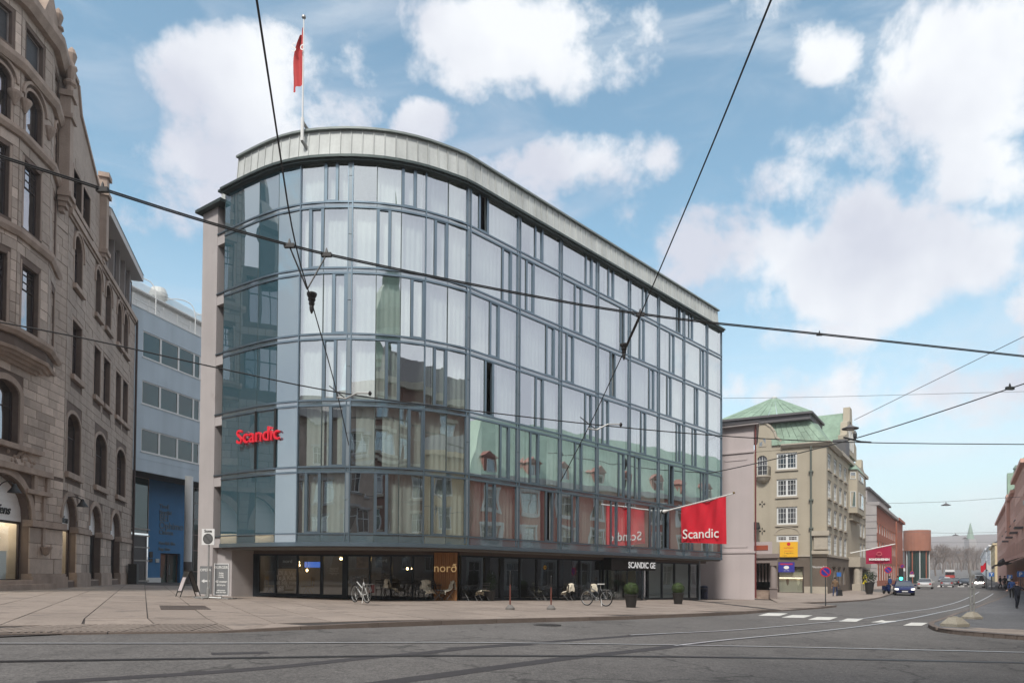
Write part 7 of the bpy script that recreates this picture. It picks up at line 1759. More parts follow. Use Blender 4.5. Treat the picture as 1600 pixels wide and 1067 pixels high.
# bicycles
def bicycle(pa, pb_, lab, framem, basket):
    d = (pb_ - pa); d.z = 0; mid = (pa + pb_) / 2; t = thing('bicycle', lab, 'bicycle', Vector((mid.x, mid.y, gz(mid.x, mid.y) + .115)), math.atan2(d.y, d.x), 'bicycles parked on the pavement'); rw = .34
    for x in (-.52, .52):
        ax = Matrix.Rotation(math.pi / 2, 3, 'X'); q = MB()
        for i in range(12):
            a = 2 * math.pi * i / 12; q.tube([(x, 0, rw), (x + math.cos(a) * .31, 0, rw + math.sin(a) * .31)], .0035, 3, cap=False)
        q.tube([(x, -.04, rw), (x, .04, rw)], .025, 6); wh = q.build('wheel', M_galv, t, world=False)
        for nm, r_, th, mm in (('tyre', rw - .02, .022, M_black), ('rim', rw - .048, .012, M_galv)):
            ring = [(x + math.cos(2 * math.pi * i / 28) * r_, 0, rw + math.sin(2 * math.pi * i / 28) * r_) for i in range(29)]; MB().tube(ring, th, 6, cap=False).build(nm, mm, wh, world=False)
        ring = [(x + math.cos(a) * (rw + .03), 0, rw + math.sin(a) * (rw + .03)) for a in [math.pi * (k / 10) + (.3 if x > 0 else 0) for k in range(10)]]; MB().tube(ring, .018, 4).build('mudguard', M_black, t, world=False)
    q = MB(); bb, st_, hd, hd2 = (-.05, 0, .30), (-.2, 0, .78), (.36, 0, .80), (.40, 0, .62)
    for a, b in ((bb, st_), (bb, hd2), (st_, (-.52, 0, rw)), (bb, (-.52, 0, rw)), ((-.14, 0, .55), hd)): q.tube([a, b], .022, 6)
    q.build('frame', framem, t, world=False); q = MB(); q.tube([hd2, hd, (.345, 0, .92)], .02, 6); framem = M_black
    for s_ in (-.04, .04): q.tube([hd2, (.52, s_, rw)], .013, 5)
    q.build('fork', framem, t, world=False); MB().tube([(.22, -.28, 1.02), (.30, -.26, 1.03), (.35, -.1, 1.0), (.35, .1, 1.0), (.30, .26, 1.03), (.22, .28, 1.02)], .014, 5).tube([(.345, 0, .9), (.35, 0, 1.0)], .016, 5).build('handlebar', M_black, t, world=False)
    MB().tube([st_, (-.23, 0, .93)], .015, 5).build('seat_post', M_galv, t, world=False); MB().hexa([(-.38, -.08, .93), (-.08, -.025, .93), (-.08, .025, .93), (-.38, .08, .93), (-.38, -.09, .98), (-.06, -.02, .97), (-.06, .02, .97), (-.38, .09, .98)]).build('saddle', M_black if basket else M_pole, t, world=False)
    MB().lathe((-.05, 0, .30), [(.09, -.01), (.09, .01)], 14, ax=Matrix.Rotation(math.pi / 2, 3, 'X')).tube([(-.05, .06, .30), (.08, .06, .2)], .01, 4).tube([(-.05, -.06, .30), (-.18, -.06, .4)], .01, 4).build('crank', M_galv, t, world=False)
    MB().box(-.72, -.32, -.07, .07, .70, .715).tube([(-.6, .06, .7), (-.53, .05, rw)], .008, 4).tube([(-.6, -.06, .7), (-.53, -.05, rw)], .008, 4).build('rear_rack', M_galv, t, world=False); MB().tube([(-.3, .05, .3), (-.38, .14, .0)], .012, 4).build('kickstand', M_pole, t, world=False)
    if basket:
        q = MB()
        for i in range(6): z = .72 + i * .05; q.tube([(.40, -.17, z), (.70, -.17, z), (.70, .17, z), (.40, .17, z), (.40, -.17, z)], .006, 3)
        for i in range(10): y = -.17 + i * .0378; q.tube([(.70, y, .72), (.70, y, .97)], .005, 3); q.tube([(.40 + i * .033, -.17, .72), (.40 + i * .033, -.17, .97)], .005, 3); q.tube([(.40 + i * .033, .17, .72), (.40 + i * .033, .17, .97)], .005, 3)
        q.build('basket', M_black, t, world=False)
        MB().hexa([(-.70, -.2, .40), (-.42, -.2, .40), (-.42, -.08, .40), (-.70, -.08, .40), (-.72, -.2, .70), (-.36, -.2, .70), (-.36, -.08, .70), (-.72, -.08, .70)]).build('pannier', mat('dark_red_pannier', (.06, .012, .012), .7), t, world=False)
    return t
a_, b_ = G(580, 944, .1), G(549, 940, .1); m_ = (a_ + b_) / 2; dd = Vector((.66, .75, 0)); dd = Vector((-.62, .78, 0)); bicycle(m_ - dd * .52, m_ + dd * .52, 'white framed bicycle with panniers and a basket parked by the glass door', mat('off_white_bike', (.42, .42, .41), .4), True)
a_, b_ = G(945, 947.5, .1), G(919, 946, .1); m_ = (a_ + b_) / 2; dd = (b_ - a_).normalized(); bicycle(m_ - dd * .52, m_ + dd * .52, 'grey bicycle with a pale saddle parked beside the entrance canopy', mat('dark_grey_bike', (.08, .085, .09), .4, metal=.4), False)
# zone sign, sandwich board, two sprung poster stands
M_grey_sign = mat('grey_sign_face', (.17, .175, .18), .6, noise=[(5, .06)]); M_signwhite = mat('sign_white', (.66, .66, .65), .5)
p = pg(325, 932.5); t = thing('zone_sign', 'white parking zone sign on a grey post in front of the pink plinth', 'road sign', p); fz = F((p.x - 1, p.y + .12), (p.x + 1, p.y - .12)); fz.o = p - fz.d; fz.o.z = 0; 
zt_, zm_ = P(324, 826, p.y).z, P(324, 851, p.y).z; hh = zt_ - zm_; ww = hh * .84
MB().tube([p, Vector((p.x, p.y, zt_ - .05))], .035, 8).build('post', M_galv, t); MB().fbox(fz, 1 - ww / 2, 1 + ww / 2, zm_, zt_, .04, .07).build('plate', M_signwhite, t)
lettering('letters', 'Sone', hh * .25, M_black, t, fz.pt(1, zt_ - hh * .22, .073), fz.d, extrude=.002, offset=.006); ax3 = Matrix((fz.d, Vector((0, 0, 1)), fz.n)).transposed()
M_dg = mat('dark_grey_disc', (.06, .06, .06), .6); MB().lathe(fz.pt(1, zm_ + hh * .38, .07), [(hh * .33, 0), (hh * .33, .006)], 28, ax=ax3).build('disc', M_dg, t); MB().lathe(fz.pt(1, zm_ + hh * .38, .077), [(hh * .27, 0), (hh * .27, .004)], 28, ax=ax3).build('inner_disc', mat('mid_grey_disc', (.10, .10, .10), .6), t)
MB().fprism(fz, [(1 - hh * .25, zm_ + hh * .60), (1 + hh * .17, zm_ + hh * .12), (1 + hh * .24, zm_ + hh * .17), (1 - hh * .18, zm_ + hh * .65)], .08, .086).build('diagonal_bar', M_dg, t)
q = MB()
for a in (0, 1.57, 3.14, 4.71): q.tube([p + Vector((0, 0, .05)), p + Vector((math.cos(a) * .55, math.sin(a) * .55, .03))], .035, 5)
q.build('cross_foot', M_galv, t); MB().lathe(p, [(.06, 0), (.06, .45), (.04, .47)], 10).build('sleeve', M_galv, t)
def poster_stand(u, v, w, h, lab, lines, arrow, rot):
    p = pg(u, v); t = thing('poster_stand', lab, 'sign', p, rot, 'grey poster stands by the pink wall'); f_ = F((-1, 0), (1, 0))
    MB().fbox(f_, 1 - w / 2, 1 + w / 2, .14, .14 + h, -.04, .01).build('frame', M_signwhite if not arrow else M_grey_sign, t, world=False); MB().fbox(f_, 1 - w / 2 + .035, 1 + w / 2 - .035, .175, .105 + h, .01, .018).build('face', M_grey_sign, t, world=False)
    for (s_, y, k) in lines: lettering('letters', s_, k, M_chalk, t, f_.pt(1, .14 + h * y, .02), f_.d, extrude=.002, world=False, offset=.004)
    if arrow: y = .14 + h * .47; MB().fprism(f_, [(1 - w * .35, y), (1 - w * .1, y - .09), (1 - w * .1, y - .035), (1 + w * .35, y - .035), (1 + w * .35, y + .035), (1 - w * .1, y + .035), (1 - w * .1, y + .09)], .018, .024).build('arrow', M_signwhite, t, world=False)
    MB().box(-w * .8, w * .8, -.05, .05, 0, .05).box(-w * .75, -w * .65, -.35, .35, 0, .04).box(w * .65, w * .75, -.35, .35, 0, .04).box(-.03, .03, -.02, .02, .05, .14).build('foot', M_galv, t, world=False)
poster_stand(321, 930.5, .52, 1.22, 'narrow grey poster stand with a white arrow, behind the zone sign post', [('OPERA', .82, .16)], True, -.05)
poster_stand(345.5, 932.5, .66, 1.34, 'wider white framed grey poster stand right of the arrow stand', [('BURGER', .84, .16), ('fredag', .68, .08), ('lørdag', .62, .08), ('søndag', .56, .08), ('40 meter', .40, .14), ('til høyre', .30, .11), ('velkommen', .14, .08), ('åpent alle dager', .08, .07)], False, -.12)
p = pg(294, 929.5); t = thing('sandwich_board', 'black sandwich board with a pale pinkish poster standing in the lane', 'sign', p, -.85); 
for s_ in (-1, 1):
    q = MB(); y0, y1 = .42 * s_, .06 * s_
    for x in (-.33, .33): q.tube([(x, y0, 0), (x, y1, 1.12)], .022, 4)
    q.build('legs', M_black, t, world=False); q = MB(); L_ = lambda z: y0 + (y1 - y0) * z / 1.12
    q.hexa([(-.33, L_(.2), .2), (.33, L_(.2), .2), (.33, L_(.2) + .02, .2), (-.33, L_(.2) + .02, .2), (-.33, L_(1.12), 1.12), (.33, L_(1.12), 1.12), (.33, L_(1.12) + .02, 1.12), (-.33, L_(1.12) + .02, 1.12)]); q.build('panel', M_black, t, world=False)
L_ = lambda z: -.42 + .36 * z / 1.12
MB().hexa([(-.27, L_(.26) - .012, .26), (.20, L_(.26) - .012, .26), (.20, L_(.26) - .004, .26), (-.27, L_(.26) - .004, .26), (-.27, L_(.85) - .012, .85), (.20, L_(.85) - .012, .85), (.20, L_(.85) - .004, .85), (-.27, L_(.85) - .004, .85)]).build('poster', mat('pale_poster', (.5, .45, .46), .6, noise=[(5, .2)]), t, world=False)
MB().box(-.34, .34, -.08, .08, 1.10, 1.14).build('top_hinge', M_black, t, world=False)

# ------------------------------------------------------------------ concrete blocks and post on the island
M_conc = mat('old_concrete', (.29, .265, .215), .95, noise=[(3, .15), (25, .15)], bump=(18, .4, .02), dirt=((.13, .115, .085), 3, .55, .8))
def conc_block(u, v, s, lab):
    p = G(u, v, .1); t = thing('concrete_block', lab, 'concrete block', on_ground(p.x, p.y, .105), .5, 'concrete blocks on the island')
    MB().hexa([(-.62 * s, -.45 * s, 0), (.62 * s, -.45 * s, 0), (.62 * s, .45 * s, 0), (-.62 * s, .45 * s, 0), (-.62 * s, -.45 * s, .16 * s), (.62 * s, -.45 * s, .16 * s), (.62 * s, .45 * s, .16 * s), (-.62 * s, .45 * s, .16 * s)]).build('base', M_conc, t, world=False)
    MB().hexa([(-.60 * s, -.43 * s, .16 * s), (.60 * s, -.43 * s, .16 * s), (.60 * s, .43 * s, .16 * s), (-.60 * s, .43 * s, .16 * s), (-.26 * s, -.2 * s, .5 * s), (.26 * s, -.2 * s, .5 * s), (.26 * s, .2 * s, .5 * s), (-.26 * s, .2 * s, .5 * s)]).lathe((0, 0, .5 * s), [(.09, 0), (.08, .03), (.04, .02)], 10).build('cap', M_conc, t, world=False); return t
conc_block(1492, 978.5, .55, 'sandy concrete block at the tip of the kerb island, without a post'); c = conc_block(1519, 966.5, .52, 'sandy concrete block carrying the twin steel post')
p = c.location; zt_ = P(1518.5, 889, p.y).z; t = thing('twin_post', 'twin grey steel post standing in the farther concrete block', 'post', p + Vector((0, 0, .45)))
for x in (-.06, .07): MB().tube([p + Vector((x, 0, .2)), Vector((p.x + x, p.y, zt_ - (x > 0) * .2))], .035, 8).build('tube', M_galv, t)
for k in (.3, .6, .85): MB().box(p.x - .09, p.x + .1, p.y - .045, p.y + .045, p.z + (zt_ - p.z) * k, p.z + (zt_ - p.z) * k + .05).build('clamp', M_galv, t)
# ------------------------------------------------------------------ road signs
M_signblue = mat('sign_blue', (.012, .03, .26), .5); M_signred2 = mat('sign_red_ring', (.5, .012, .03), .5); M_post = mat('dark_sign_post', (.05, .055, .06), .5, metal=.4); M_pblue = mat('parking_blue', (.02, .13, .42), .5)
def facing(p): d = Vector((p.x, p.y, 0)).normalized(); return F((p.x - d.y, p.y + d.x), (p.x + d.y, p.y - d.x))
def sign_post(u, v, lab, discs, up=.1, name='road_sign', group=None, r=.03):
    """discs: (kind, v centre, half size px)"""
    p = G(u, v, up); p = on_ground(p.x, p.y, up); t = thing(name, lab, 'road sign', p, 0, group); f = facing(p); c = 1.0
    ztop = P(u, min(d[1] - d[2] for d in discs), p.y).z; MB().tube([p, Vector((p.x, p.y, ztop))], r, 8).build('post', M_post, t); k = p.y / FPX; ax3 = Matrix((f.d, Vector((0, 0, 1)), f.n)).transposed()
    for kind, vc, h in discs:
        z = P(u, vc, p.y).z; R_ = h * k
        if kind == 'nostop':
            MB().lathe(f.pt(c, z, .04), [(R_, 0), (R_, .02)], 24, ax=ax3).build('red_ring', M_signred2, t); MB().lathe(f.pt(c, z, .061), [(R_ * .76, 0), (R_ * .76, .006)], 24, ax=ax3).build('disc', M_signblue, t)
            MB().fprism(f, [(c - R_ * .6, z + R_ * .46), (c + R_ * .46, z - R_ * .6), (c + R_ * .6, z - R_ * .46), (c - R_ * .46, z + R_ * .6)], .068, .074).build('bar', M_signred2, t)
        elif kind == 'white': MB().fbox(f, c - R_, c + R_, z - R_ * .6, z + R_ * .6, .04, .06).build('plate', M_signwhite, t)
        elif kind in ('P', 'T', 'blue'):
            MB().fbox(f, c - R_, c + R_, z - R_, z + R_, .04, .06).build('plate', M_pblue, t)
            if kind != 'blue': lettering('letters', kind, R_ * 1.7, M_signwhite, t, f.pt(c, z - R_ * .6, .063), f.d, extrude=.002, offset=.02)
        elif kind == 'tri':
            MB().fprism(f, [(c - R_, z - R_ * .8), (c + R_, z - R_ * .8), (c, z + R_ * .9)], .04, .06).build('plate', M_yel2, t); MB().fbox(f, c - R_ * .1, c + R_ * .1, z - R_ * .5, z + R_ * .3, .061, .066).build('symbol', M_black, t)
    return t
M_yel2 = mat('warning_yellow', (.75, .60, .01), .6)
sign_post(1290, 946, 'no stopping sign on a dark post at the tip of the hotel pavement', [('nostop', 893, 8)], group='no stopping signs')
sign_post(1388, 925, 'no stopping sign on the dark post beyond the beige house', [('nostop', 890, 5.5)], group='no stopping signs', r=.05)
sign_post(1410, 921, 'purple topped parking sign with white plate left of the rotunda glass', [('nostop', 884, 3), ('white', 889.5, 4)], group='street signs before the rotunda')
sign_post(1425, 917, 'purple topped parking sign with white plate against the rotunda glass', [('nostop', 894.5, 2.6), ('white', 899, 3.2)], group='street signs before the rotunda')
sign_post(1549.5, 921, 'blue sign with a white letter T on a tall dark pole', [('T', 897, 3.2)], r=.06); sign_post(1578, 925, 'smaller blue parking sign with white plate under the awning', [('P', 901, 3.4), ('white', 905, 3)], group='parking signs'); sign_post(1595, 928, 'larger blue parking sign at the right edge of the picture', [('P', 896.5, 4.6)], group='parking signs')
sign_post(1352, 925, 'two yellow warning triangles stacked on one post by the stone portal', [('tri', 900, 4.2), ('tri', 908.5, 4.2)]); sign_post(1311, 928, 'small blue plate sign beside the shop door of the beige house', [('blue', 897, 3.2)])
p = G(1408, 922, .1); t = thing('traffic_light', 'dark traffic light showing green by the brick rotunda', 'traffic light', p); f = facing(p); z = P(1408, 901.5, p.y).z
MB().tube([p, Vector((p.x, p.y, z + 1))], .07, 6).build('post', M_post, t); MB().fbox(f, .75, 1.25, z - .5, z + 1.1, .05, .3).build('housing', M_black, t); ax3 = Matrix((f.d, Vector((0, 0, 1)), f.n)).transposed(); MB().lathe(f.pt(1, z - .15, .3), [(.2, 0), (.18, .06)], 12, ax=ax3).build('green_lamp', mat('green_lamp', (.05, .6, .4), .4, emit=((.05, .8, .5), 2.5)), t)
for i in (1, 2): MB().lathe(f.pt(1, z - .15 + .48 * i, .3), [(.2, 0), (.18, .06)], 12, ax=ax3).build('dark_lamp', M_dark, t)
# maroon flag on its slanting pole
A = BR.pt(sR(1328), BR.zv(1330, 864), .1); B = P(1398.5, 849.5, A.y - 1.0); t = thing('maroon_flag_pole', 'thin white pole slanting from the beige house towards the grey one', 'flag pole', A); MB().tube([A, B], .06, 6).build('pole', M_pole, t); MB().lathe(A, [(.14, -.05), (.14, .1)], 8).build('wall_socket', M_pole, t)
fa, fb = A.lerp(B, .34), A.lerp(B, .92); zl = P(1352, 879.5, fa.y).z; zr = P(1393, 878.5, fb.y).z; dn = (fb - fa); dn.z = 0; dn.normalize(); cn = Vector((dn.y, -dn.x, 0))
t = thing('maroon_flag', 'maroon flag with a ring emblem and white lettering down the street', 'flag', fa)
cloth('cloth', M_maroon, t, lambda a, b: (lambda tp: Vector((tp.x, tp.y, tp.z - .1 + (zl + (zr - zl) * a - tp.z) * b)) + cn * (.08 * math.sin(a * 9) * (.4 + b * .6)))(fa.lerp(fb, a)), 20, 8)
m_ = fa.lerp(fb, .5); w = (fb - fa).length; lettering('letters', 'BONDEHEIMEN', w * .112, M_wht, t, Vector((m_.x, m_.y, zl + .35)) + cn * .22, dn, extrude=.003, offset=.02); ax3 = Matrix((dn, Vector((0, 0, 1)), cn)).transposed()
MB().tube([Vector((m_.x, m_.y, zl + w * .38)) + cn * .22 + (dn * math.cos(i * .628) * 1.3 + Vector((0, 0, math.sin(i * .628)))) * w * .075 for i in range(11)], .05, 4).build('ring_emblem', mat('pink_emblem', (.6, .12, .15), .7), t)

# ------------------------------------------------------------------ cars
M_tyre = mat('tyre_rubber', (.015, .015, .015), .8); M_rim = mat('alloy_rim', (.4, .4, .42), .35, metal=.8); M_carglass = glass_mat('car_glass', None, base=.16, gain=1.0, back=(.012, .014, .016), wave=(.5, 0)); M_hl = mat('lit_headlamp', (.9, .9, .85), .2, emit=((1, .95, .85), 1.0)); M_tl = mat('tail_lamp', (.4, .01, .01), .3); M_plate = mat('number_plate', (.6, .6, .6), .5)
def carpaint(n, c): return mat(n, c, .25, metal=.35, spec=.6)
def loft(rows, m_, name, parent):
    q = MB(); k = len(rows[0]); q.v = [tuple(p) for r in rows for p in r]; q.f = [(i * k + j, i * k + (j + 1) % k, (i + 1) * k + (j + 1) % k, (i + 1) * k + j) for i in range(len(rows) - 1) for j in range(k)] + [tuple(range(k - 1, -1, -1)), tuple((len(rows) - 1) * k + j for j in range(k))]
    return q.build(name, m_, parent, world=False, smooth=False)
def car(loc, rot, lab, paint, kind='saloon', lit=False, group='cars in the side street', sign=False):
    t = thing('parked_car' if not lit else 'car', lab, 'car', loc, rot, group); H = {'saloon': 1.45, 'estate': 1.5, 'van': 1.95}[kind]; w = .9
    sec = lambda x, hw, z0, zs, zt_: [(x, -hw, z0 + .12), (x, -hw * .9, z0), (x, hw * .9, z0), (x, hw, z0 + .12), (x, hw, zs - .1), (x, hw * .93, zs), (x, hw * .6, zt_), (x, -hw * .6, zt_), (x, -hw * .93, zs), (x, -hw, zs - .1)]
    sh = .92 if kind != 'van' else 1.05
    loft([sec(-2.25, w * .82, .30, .66, .68), sec(-2.12, w * .93, .22, sh - .12, sh - .1), sec(-1.7, w, .2, sh, sh + .02), sec(0, w, .2, sh + .02, sh + .04), sec(.9, w, .2, sh, sh + .02), sec(1.75, w * .97, .2, .80, .84), sec(2.12, w * .9, .22, .66, .70), sec(2.27, w * .76, .3, .52, .55)], paint, 'body', t)
    if kind == 'saloon': st = [(-1.75, 0), (-1.1, 1), (.25, 1), (1.15, 0)]
    elif kind == 'estate': st = [(-2.1, 0), (-1.85, .95), (.25, 1), (1.15, 0)]
    else: st = [(-2.15, 0), (-2.05, 1), (.7, 1), (1.5, 0)]
    rows = []
    for x, q in st: hw = w * (.9 - .2 * q); z = sh + .01 + (H - .05 - sh) * q; rows.append([(x, -w * .9, sh - .03), (x, w * .9, sh - .03), (x, hw, z + .005), (x, -hw, z + .005)])
    loft(rows, M_carglass, 'window_glass', t)
    a, b = st[1][0], st[2][0]; MB().hexa([(a - .05, -w * .71, H - .05), (b + .05, -w * .71, H - .05), (b + .05, w * .71, H - .05), (a - .05, w * .71, H - .05), (a + .1, -w * .62, H), (b - .1, -w * .62, H), (b - .1, w * .62, H), (a + .1, w * .62, H)]).build('roof', paint, t, world=False)
    for x in (a, (a + b) / 2, b):
        for s_ in (-1, 1): MB().tube([(x, s_ * w * .915, sh - .02), (x * .98, s_ * w * .715, H - .04)], .035, 4).build('pillar', paint, t, world=False)
    for x in (-1.4, 1.4):
        for s_ in (-1, 1):
            ax = Matrix.Rotation(math.pi / 2, 3, 'X'); wh = MB().lathe((x, s_ * .80, .33), [(.20, -.10), (.33, -.10), (.33, .10), (.20, .10)], 18, ax=ax).build('wheel', M_tyre, t, world=False); MB().lathe((x, s_ * .80, .33), [(.05, -.105), (.22, -.11), (.22, .11), (.05, .105)], 10, ax=ax).build('rim', M_rim, wh, world=False)
    for s_ in (-1, 1):
        MB().hexa([(2.08, s_ * .72 - .16, .56), (2.26, s_ * .66 - .12, .54), (2.26, s_ * .66 + .12, .54), (2.08, s_ * .72 + .16, .56), (2.02, s_ * .72 - .16, .70), (2.15, s_ * .66 - .12, .67), (2.15, s_ * .66 + .12, .67), (2.02, s_ * .72 + .16, .70)]).build('headlight', M_hl if lit else M_rim, t, world=False)
        MB().box(-2.26, -2.1, s_ * .66 - .13, s_ * .66 + .13, .62, .80).build('tail_light', M_tl, t, world=False); MB().box(.75, .95, s_ * .98 - .1, s_ * .98 + .1, sh + .02, sh + .16).build('mirror', paint, t, world=False)
    MB().box(2.20, 2.30, -.26, .26, .34, .45).build('number_plate', M_plate, t, world=False); MB().box(-2.31, -2.2, -.26, .26, .5, .61).build('number_plate', M_plate, t, world=False); MB().box(2.12, 2.29, -.45, .45, .46, .52).build('grille', M_black, t, world=False)
    if sign: MB().box(-.15, .1, -.35, .35, H, H + .16).build('taxi_sign', M_signwhite, t, world=False)
    return t
SA = math.atan2(1, .67)
def at_street(u, v): p = G(u, v); return on_ground(p.x, p.y, .005)
car(at_street(1412, 929), SA + math.pi + .12, 'dark blue saloon driving out of the side street with its lamps lit', carpaint('dark_blue_paint', (.012, .02, .10)), lit=True, group=None)
car(at_street(1446, 919.5), SA, 'white saloon seen from behind by the brick rotunda', carpaint('white_paint', (.62, .62, .60)))
car(at_street(1480, 917), SA, 'silver car with red tail lamps in the middle of the side street', carpaint('silver_paint', (.35, .36, .38)), 'estate', sign=True)
car(at_street(1492, 914.5), SA, 'dark car queuing to the right of the silver one', carpaint('charcoal_paint', (.02, .022, .025)))
car(at_street(1508, 915.5), SA + math.pi, 'black car facing the square between the dark car and the van', carpaint('black_car_paint', (.01, .01, .012)))
car(at_street(1527, 918), SA + .05, 'pale grey van parked in front of the white houses', carpaint('pale_grey_paint', (.5, .5, .5)), 'van')
car(at_street(1473, 908.5), SA + math.pi, 'tiny distant grey car far up the side street', carpaint('mid_grey_paint', (.2, .2, .22)))
b_ = at_street(1485, 905.5); t = thing('tram', 'tiny red and white tram far up the side street', 'tram', b_, SA)
MB().hexa([(-7, -1.2, .4), (7, -1.2, .4), (7, 1.2, .4), (-7, 1.2, .4), (-7, -1.2, 1.5), (7, -1.2, 1.5), (7, 1.2, 1.5), (-7, 1.2, 1.5)]).build('body', mat('tram_red', (.4, .04, .03), .5), t, world=False); MB().box(-6.95, 6.95, -1.18, 1.18, 1.5, 2.5).build('window_band', M_carglass, t, world=False); MB().box(-7, 7, -1.2, 1.2, 2.5, 3.2).build('roof', M_signwhite, t, world=False)

# ------------------------------------------------------------------ people
def person(loc, rot, lab, jacket, trousers, hair, pose='walk', arms=None, skin=None, child=None):
    """one skinned body: pelvis root, legs in stride, arms posed; jacket, trousers and skin by height"""
    t = thing('person', lab, 'person', loc, rot); st = {'walk': .22, 'stand': .05}[pose]
    J = [(0, 0, .92), (0, 0, 1.12), (0, 0, 1.36), (0, 0, 1.48), (0, .02, 1.56), (0, .02, 1.66), (0, .02, 1.74),
         (-.10, 0, .90), (-.11, -st, .50), (-.11, -st * .6, .09), (-.11, -st * .6 - .17, .04), (.10, 0, .90), (.11, st * .6, .50), (.11, st * 1.5, .10), (.11, st * 1.5 - .15, .05)]
    E = [(0, 1), (1, 2), (2, 3), (3, 4), (4, 5), (5, 6), (0, 7), (7, 8), (8, 9), (9, 10), (0, 11), (11, 12), (12, 13), (13, 14)]
    Rr = [(.16, .12), (.15, .11), (.17, .11), (.08, .07), (.075, .085), (.085, .10), (.05, .06), (.095, .1), (.065, .07), (.045, .05), (.04, .03), (.095, .1), (.065, .07), (.045, .05), (.04, .03)]
    aa = arms or [((-.27, .05, 1.15), (-.27, -.10, .93), (-.26, -.16, .84)), ((.27, -.02, 1.14), (.28, .08, .90), (.28, .06, .80))]
    for s_, a3 in zip((-1, 1), aa):
        k = len(J); J += [(s_ * .20, 0, 1.40), a3[0], a3[1], a3[2]]; E += [(2, k), (k, k + 1), (k + 1, k + 2), (k + 2, k + 3)]; Rr += [(.075, .075), (.05, .05), (.037, .037), (.03, .045)]
    me = bpy.data.meshes.new('body'); me.from_pydata(J, E, []); o = bpy.data.objects.new('body', me); C.objects.link(o)
    md = o.modifiers.new('skin', 'SKIN'); sub = o.modifiers.new('sub', 'SUBSURF'); sub.levels = 1; sub.render_levels = 1
    for i, sv in enumerate(me.skin_vertices[0].data): sv.radius = Rr[i]; sv.use_root = (i == 0)
    dg = bpy.context.evaluated_depsgraph_get(); dg.update(); nm = bpy.data.meshes.new_from_object(o.evaluated_get(dg)); C.objects.unlink(o); bpy.data.objects.remove(o)
    nm.materials.clear(); [nm.materials.append(m_) for m_ in (jacket, trousers, skin or M_skin, M_black)]
    hands = [Vector(a[2]) for a in aa]
    for pl in nm.polygons:
        c = pl.center; pl.use_smooth = True
        pl.material_index = 2 if c.z > 1.52 or any((c - h).length < .09 for h in hands) else 3 if c.z < .10 else 1 if c.z < .90 and abs(c.x) < .22 else 0
    b = bpy.data.objects.new('body', nm); C.objects.link(b); b.parent = t
    MB().lathe((0, .03, 1.63), [(.085, -.02), (.108, .04), (.10, .1), (.06, .15), (.01, .165)], 12).build('hair', hair, t, world=False, smooth=True)
    f_ = MB(); f_.lathe((0, -.085, 1.63), [(.012, -.02), (.018, 0), (.008, .03)], 6); f_.build('nose', skin or M_skin, t, world=False)
    for x in (-.035, .035): MB().lathe((x, -.075, 1.655), [(.004, -.008), (.01, 0), (.004, .008)], 6).build('eye', M_black, t, world=False)
    for s_, a3 in zip((-1, 1), aa):
        h = Vector(a3[2]); d = (h - Vector(a3[1])).normalized(); q = MB(); sd = Vector((1, 0, 0)) if abs(d.x) < .8 else Vector((0, 1, 0))
        for i, ln in enumerate((.055, .07, .075, .065)): b0 = h + sd * (i - 1.5) * .016; q.tube([b0, b0 + d * ln * .6, b0 + d * ln + Vector((0, -.015, -.005))], [.009, .008, .006], 5)
        q.tube([h - d * .03 - sd * .03 * s_, h + d * .02 - sd * .05 * s_], [.011, .008], 5); q.build('fingers', skin or M_skin, t, world=False)
    return t
M_navycloth = mat('black_blue_cloth', (.008, .01, .02), .9); M_dkjean = mat('blue_jeans', (.02, .035, .09), .9); M_hairdk = mat('dark_hair', (.015, .012, .01), .7); M_brownj = mat('brown_jacket', (.16, .10, .055), .9); M_bl2 = mat('blue_jacket', (.02, .06, .2), .9); M_blk = mat('black_clothes', (.012, .012, .013), .9)
def gp_(u, v, up=.1): p = G(u, v, up); return on_ground(p.x, p.y, up)
M_hairlt = mat('reddish_hair', (.16, .06, .03), .7)
main = person(gp_(1589.5, 950.5), -.3, 'man in black walking on the footpath with both arms held out', M_navycloth, M_navycloth, M_hairlt, arms=[((-.42, -.05, 1.28), (-.58, -.12, 1.20), (-.66, -.16, 1.18)), ((.42, -.05, 1.26), (.58, -.1, 1.22), (.66, -.14, 1.2))])
person(gp_(1581, 934), 2.6, 'person in a blue jacket just behind the man in black', M_bl2, M_blk, M_hairdk, 'stand')
for u, v, r_, lab in [(1563, 919.5, .5, 'left of three dark clothed people under the awning'), (1570, 920, -.4, 'middle of three dark clothed people under the awning'), (1575.5, 921, 2.0, 'right of three dark clothed people under the awning')]: person(gp_(u, v), r_, lab, M_blk, M_navycloth, M_hairdk)
bj = person(gp_(1305, 931.5), 2.5, 'person in a brown jacket and blue jeans walking past the beige shops', M_brownj, M_dkjean, M_hairdk)
person(gp_(1391, 925), .6, 'person in dark blue standing by the moped', M_bl2, M_navycloth, M_hairdk, 'stand'); person(gp_(1403, 921, .0), 2.2, 'person in grey behind the dark blue car', mat('grey_coat', (.16, .16, .17), .9), M_blk, M_hairdk)
p = gp_(1311.5, 931); t = thing('shoulder_bag', 'dark trolley bag beside the person in the brown jacket', 'bag', p); MB().hexa([(-.25, -.15, .05), (.25, -.15, .05), (.25, .15, .05), (-.25, .15, .05), (-.2, -.12, .6), (.2, -.12, .6), (.2, .12, .6), (-.2, .12, .6)]).build('body', M_blk, t, world=False); MB().tube([(-.15, .1, .6), (-.15, .12, .95), (.15, .12, .95), (.15, .1, .6)], .015, 4).build('handle', M_post, t, world=False)
p = gp_(1385, 927); t = thing('moped', 'dark blue moped parked on the corner pavement', 'moped', p, .7)
